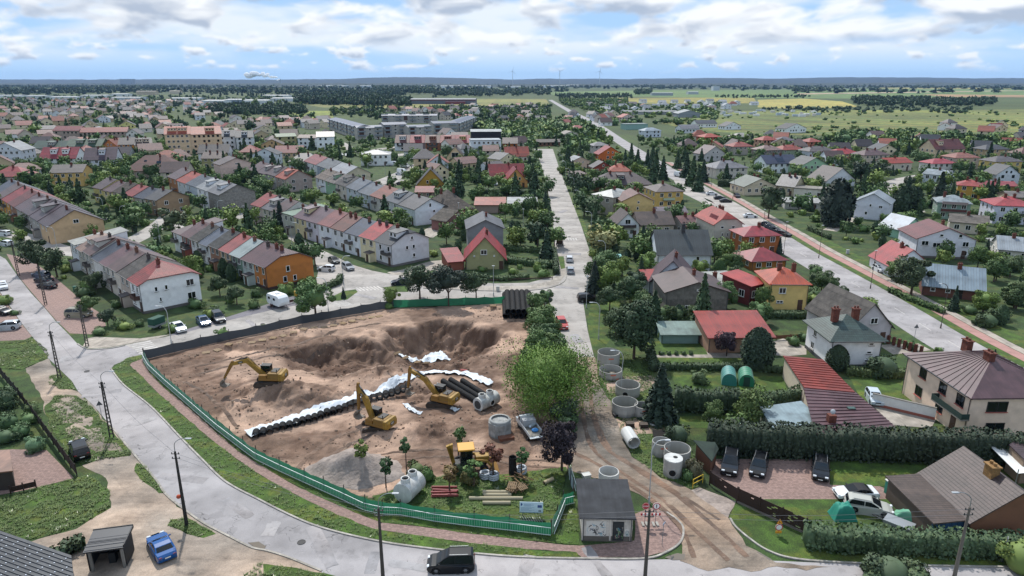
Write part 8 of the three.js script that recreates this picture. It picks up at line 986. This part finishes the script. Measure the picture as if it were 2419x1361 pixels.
{const p=P(1322,580),g=thing('timber_trailer','trailer loaded with brown timber at the avenue kerb','trailer',p.x,0.04,p.y,1.4);mesh('bed',bx(3,0.3,1.7,0,0.7,0),STEEL,g);mesh('load',bx(2.4,0.7,1.5,-0.2,1.2,0),M('#5a4434',0.9,{t:'wood',m:1}),g);mesh('cover',bx(1,0.1,1.6,1.2,1.7,0),M('#c4c4c0',0.7),g);for(const k of[-1,1]){const w=mesh('wheel',tyreGeo,RUBBER,g);w.position.set(0,0.32,k*0.9);mesh('rim',rimGeo,RIM,w);}}
{const A=P(1548,1022),g=thing('board_screen','dark timber screen lying by the stored rings','screen',A.x,0.05,A.y,-0.1);for(let i=0;i<7;i++)mesh('plank',bx(2.6,0.06,0.2,0.9,0.25,i*0.28,0),M('#221f1e',0.9,{t:'wood',m:1}),g);}
[[700,700,'#b08a2c','yellow litter bin before the orange end house'],[1176,688,'#b5b5b0','pale electric box on the cottage pavement'],[2002,600,'#a8aaac','grey meter box by the cycle path'],[178,688,'#1f5a48','green dustbin beside the left terrace']].forEach(([x,y,hex,l])=>{const p=P(x,y),g=thing('street_box',l,'box',p.x,0.05,p.y);mesh('body',rb(0.7,1.0,0.45,0.05,0,0.5,0),M(hex,0.6),g);mesh('lid',rb(0.76,0.1,0.5,0.03,0,1.03,0),M(hex,0.5),g);});
// ---------- far country ----------
const far=(label,pts,mat,y,amp=0.3)=>patch('field',label,pts,mat,y,{amp,sc:60,edge:60});
far('yellow-green meadow beyond the hip-roofed houses',[[1560,292],[1640,268],[1760,262],[2600,258],[2700,300],[2600,322],[2300,318],[2100,326],[1900,320],[1760,318],[1640,306]],vcMat('grass',40,'#9c9866'),0.05,0.9);far('ochre stubble strip behind the flats',[[700,243],[900,238],[1000,234],[1290,234],[1300,250],[970,256],[760,254]],vcMat('grass',60,'#a89a70'),0.08,0.5);far('bright green crop field by the wind turbines',[[1290,217],[1500,214],[2500,207],[2700,226],[2000,233],[1700,231],[1480,228],[1310,226]],vcMat('grass',120,'#83956a'),0.12,0.4);far('tan ploughed field at right',[[2180,223],[2600,226],[2600,231],[2230,229]],vcMat('sand',120,'#b89a74'),0.2,0.3);far('pale stubble field before the dark wood',[[1790,236],[1900,233],[1990,240],[2030,252],[1900,258],[1790,254]],vcMat('grass',60,'#d8bc84'),0.12,0.3);far('pale airfield strip in the green crops',[[1880,221],[2420,213.5],[2420,214.5],[1890,223.5]],vcMat('sand',200,'#c8b8a0'),0.3,0.1);far('rough yellow grassland behind the estates',[[1320,232],[1780,230],[1790,244],[1400,246]],vcMat('grass',60,'#b8a26c'),0.1,0.6);far('pale green grassland left of the flats',[[640,262],[780,262],[800,300],[720,300]],vcMat('grass',40,'#a8a868'),0.05,0.5);far('tan strip field at far right',[[2050,207],[2600,208],[2600,211],[2100,210]],vcMat('grass',200,'#c8b07c'),0.4,0.3);
{// wooded hills along the horizon
  const build=(z0,z1,hmax,seed,label,hex)=>{const pos=[],col=[],idx=[],uv=[],nx=220,nz=10;for(let j=0;j<=nz;j++)for(let i=0;i<=nx;i++){const z=-lp(z0,z1,j / nz),x=lp(-1.1,1.1,i / nx)*-z*0.9,n=fbm(x / 1900 + seed,seed,5),e=Math.sin(Math.min(1,j / nz*1.15)*Math.PI / 1.6),rag=(vn(i*3.7 + seed,j*2)- 0.5)*9;pos.push(x,-2 + Math.max(0,(hmax*(0.45 + n*0.9)*e +(j?rag:0))),z);uv.push(x,z);const k=0.8 + 0.4*vn(i*1.3,j + seed);col.push(k,k,k);}for(let j=0;j<nz;j++)for(let i=0;i<nx;i++){const a=j*(nx + 1)+ i;idx.push(a,a + 1,a + nx + 1,a + 1,a + nx + 2,a + nx + 1);}const g=new THREE.BufferGeometry();g.setAttribute('position',new THREE.Float32BufferAttribute(pos,3));g.setAttribute('color',new THREE.Float32BufferAttribute(col,3));g.setAttribute('uv',new THREE.Float32BufferAttribute(uv,2));g.setIndex(idx);g.computeVertexNormals();solo('hills',g,new THREE.MeshStandardMaterial({color:hex,roughness:1,vertexColors:true,side:THREE.DoubleSide}),label,'hills',null,'structure');};
  build(5200,7000,26,3,'nearer wooded rise along the horizon','#243028');build(9000,13500,92,8,'far wooded hills on the horizon','#1e2a2c');
}
// far houses, one object each
rseed(2024);
{const WALLS=['#c2c0bc','#b8a890','#cfd0d0','#b0a89c','#a99a80','#c4b8a0','#bfc4ca'],ROOFS=[['#8c4238','red'],['#5c4848','brown'],['#6a6568','grey'],['#4a4448','dark'],['#9a5a48','orange'],['#7d5a55','mauve'],['#3f434c','slate']],placed=[];
  const estate=(n,poly,name,ang,sp,hs,white)=>{const q=px(poly),b=new THREE.Box2().setFromPoints(q);for(let i=0,k=0;i<n*30&&k<n;i++){const p=V2(rr(b.min.x,b.max.x),rr(b.min.y,b.max.y));if(!inPoly(p,q)||placed.some((z)=>z.distanceTo(p)<sp)||marks.some((m)=>m.p.distanceTo(p)<m.w*0.5 + 9)||roads.some((r)=>inPoly(p,r)))continue;placed.push(p);k++;const a=pick(ang)+ rr(-0.06,0.06),w=rr(9,13)*hs,d=V2(Math.cos(a),-Math.sin(a)).multiplyScalar(w / 2),[rc,rn]=white&&rnd()<0.75?[pick(['#a9b0b8','#8a9098','#c0c4c8']),'pale']:pick(ROOFS);const t=pick(['gx','gz','gx','hip']);house(p.clone().sub(d),p.clone().add(d),rr(8.5,11)*hs,rr(3.2,5.8),rr(2.4,4),t,white?'#cfd2d4':pick(WALLS),rc,`${rn}-roofed ${({ gx: 'gabled', gz: 'front-gabled', hip: 'hipped' })[t]} house in ${name}`,{det:0,nf:2,ns:1,group:`${rn} ${t} houses in ${name}`});}};
  estate(105,[[-70,262],[230,258],[420,270],[420,318],[200,312],[60,335],[-70,335]],'the far left estate',[0.6,0.65,-0.9],13,1);estate(75,[[230,240],[500,244],[520,300],[420,272],[230,258]],'the upper left estate',[0.5,-0.9],14,1);estate(22,[[540,290],[770,290],[770,325],[620,325],[540,300]],'the estate behind the pale blocks',[0.5,-0.8],16,1);estate(55,[[-70,236],[230,238],[230,256],[-70,260]],'the estate below the left wood',[0.4,-1],18,1);estate(50,[[820,262],[1260,252],[1290,262],[1280,300],[1130,290],[860,272]],'the estate behind the flats',[0.1,-0.5,0.9],17,1);estate(34,[[1380,246],[1700,242],[1840,250],[1700,262],[1400,268]],'the new white estate on the right',[0.05],20,1.15,1);estate(12,[[1320,270],[1480,275],[1470,300],[1340,300]],'the gardens beside the main road',[0.2,0.9],18,1);estate(12,[[2180,300],[2419,300],[2440,340],[2300,330]],'the fringe at far right',[0.2,-0.6],30,1);estate(46,[[-60,322],[770,300],[800,345],[620,420],[300,440],[-60,440]],'the gardens of the middle left',[0.6,-0.95,0.1],14,1);estate(20,[[1600,330],[2430,340],[2430,480],[1900,440],[1650,420]],'the gardens of the middle right',[0.05,-0.4],16,0.95);estate(14,[[1010,330],[1240,345],[1230,420],[1060,440],[960,380]],'the gardens left of the avenue',[0.1,0.7],14,0.95);
}
// halls and works
const hall=(x0,x1,y,d,e,wall,roof,label,o={})=>H(x0,y,x1,y,d,e,o.r??1.5,o.t||'gx',wall,roof,label,{rk:'sheet',ch:0,win:[],door:0,name:'industrial_hall',cat:'hall',det:0,...o});
{const g=hall(968,1123,246,60,9,'#5d6068','#8d9298','long grey hall with dark red stripe',{});const W=P(968,246).distanceTo(P(1123,246));mesh('stripe',bx(W,1.6,0.3,0,7.6,0.2),M('#5e2a30',0.7),g);mesh('annex',bx(W*0.3,5,12,W*0.2,2.5,5),M('#6b2f34',0.7),g);}
hall(1602,1657,278,30,5,'#7d8288','#b9bfc4','grey gabled hall in the new estate',{t:'gz',r:4});hall(1470,1600,271,18,4,'#8d9090','#9a9ea2','long low grey sheds beside the gabled hall',{});
[[-30,50,232,'#c9cdd0'],[60,105,233,'#b9bec2'],[118,180,236,'#c6cacc'],[190,250,232,'#c9cdcf'],[262,330,238,'#b4bac0'],[262,300,228,'#c0c4c6'],[400,470,240,'#a8b4be'],[478,528,247,'#b4bcc2'],[532,575,244,'#7d8a98'],[575,632,246,'#c0c6ca'],[640,700,240,'#b9c0c4'],[620,680,232,'#c9ccce']].forEach(([a,b,y,c],i)=>hall(a,b,y,40,7,c,'#c2c8cc',`pale industrial hall left of the open field, ${['first', 'second', 'third', 'fourth', 'fifth', 'sixth', 'seventh', 'eighth', 'ninth', 'tenth', 'eleventh', 'twelfth'][i]} from left`));
[[750,815,207],[848,878,207],[912,928,207],[985,1028,208],[1040,1100,208],[1115,1160,208],[1195,1230,210],[1275,1340,207],[1340,1375,205]].forEach(([a,b,y],i)=>hall(a,b,y,120,14,'#c9ced2','#d2d6d8',`white works roof far on the plain, ${['first', 'second', 'third', 'fourth', 'fifth', 'sixth', 'seventh', 'eighth', 'ninth'][i]} from left`));hall(1540,1590,226,30,8,'#8d9498','#a9b0b4','airfield hangars at the field edge',{});hall(1626,1650,223,30,8,'#a0a6aa','#c0c6ca','small pale hangar right of the larger ones',{});hall(1685,1700,214,40,20,'#a9aeb4','#a9aeb4','pale silo building behind the fields',{t:'flat'});hall(322,368,224,20,11,'#b8ac98','#9a9288','beige school-like block at the wood edge',{win:null});hall(285,313,204,60,62,'#8d959e','#7a828a','tall tower block standing above the wood',{t:'flat',r:0});hall(400,425,222,20,10,'#b5ac9a','#a09888','cream block right of the school-like one',{});
function lot(x0,x1,y0,y1,n,label){rseed(x0);for(let i=0;i<n;i++){const p=P(rr(x0,x1),rr(y0,y1)),w=rr(3,9),h=rr(1.5,3.2),g=thing('stored_material',label,'goods',p.x,0.05,p.y,rr(-0.4,0.4),label);mesh('stack',bx(w,h,rr(2,4),0,h / 2,0),M(pick(['#c9cdd0','#d4d6d6','#a9b4be','#c4c0b8']),0.7),g);}}lot(1660,1940,262,276,46,'pale stacked goods in the builders yard on the meadow');
for(const[x,l]of[[1211,'left'],[1322,'middle'],[1416,'right']]){const z=-7400,k=(x - 1209.5)/ FOC*(7400*CP + EYE*SP),g=thing('wind_turbine',`wind turbine on the horizon, ${l} of three`,'wind turbine',k,0,z),m=M('#b9c0c8',0.5);mesh('tower',new THREE.CylinderGeometry(1.8,3.2,140,12).translate(0,70,0),m,g);mesh('nacelle',rb(9,5,5,1,0,142,0),m,g);for(let i=0;i<3;i++){const b=new THREE.ConeGeometry(2.2,58,6).scale(1,1,0.4).translate(0,31,0);b.rotateZ(i*2.094 + 0.25 + x*0.01).translate(0,142,6);mesh('blade',b,m,g);}}
{rseed(71);const gs=[];for(let i=0;i<26;i++){const t=i / 26,b=new THREE.IcosahedronGeometry(lp(10,42,t)*rr(0.6,1.1),2).scale(1.3,0.8,1);b.translate(-t*430 + rr(-20,20),60 + Math.sin(t*3)*45 + t*40 + rr(-18,18),rr(-20,20));gs.push(b);}const k=(662 - 1209.5)/ FOC*(8800*CP);solo('steam_cloud',merge(gs).translate(k,0,-8800),M('#ffffff',1,{tr:0.6}),'white steam plume drifting left on the horizon','steam',null,'stuff');const g=thing('chimney_stack','thin works chimney under the steam plume','chimney',k,0,-8800);mesh('shaft',new THREE.CylinderGeometry(4,6,70,10).translate(0,35,0),M('#8a8a8c',0.9),g);mesh('rim',new THREE.CylinderGeometry(5,5,4,10).translate(0,70,0),M('#77777a',0.9),g);}
flushInstances();
{// the farthest houses, past what can be told apart, become one mass
  const hs=scene.children.filter((o)=>/^house/.test(o.name)).sort((a,b)=>b.position.z - a.position.z),rest=hs.slice(285),by=new Map();scene.updateMatrixWorld(true);
  for(const o of rest){o.traverse((m)=>{if(m.isMesh){if(!by.has(m.material))by.set(m.material,[]);by.get(m.material).push(m.geometry.clone().applyMatrix4(m.matrixWorld));}});scene.remove(o);}
  const ms=[...by.keys()],g=mergeGeometries(ms.map((k)=>merge(by.get(k))),true);const m=new THREE.Mesh(g,ms);m.name='far_houses';tag(shadow(m),'mass of tiny houses in the farthest estates','houses',null,'stuff');scene.add(m);
}
{const by={};for(const o of scene.children)if(o.userData.auto)(by[o.userData.label]=by[o.userData.label]||[]).push(o);for(const[l,a]of Object.entries(by))for(const o of a){if(a.length>1)o.userData.group=l;delete o.userData.auto;}}
for(const o of scene.children)if('poly' in o.userData)delete o.userData.poly;
renderer.render(scene,camera);
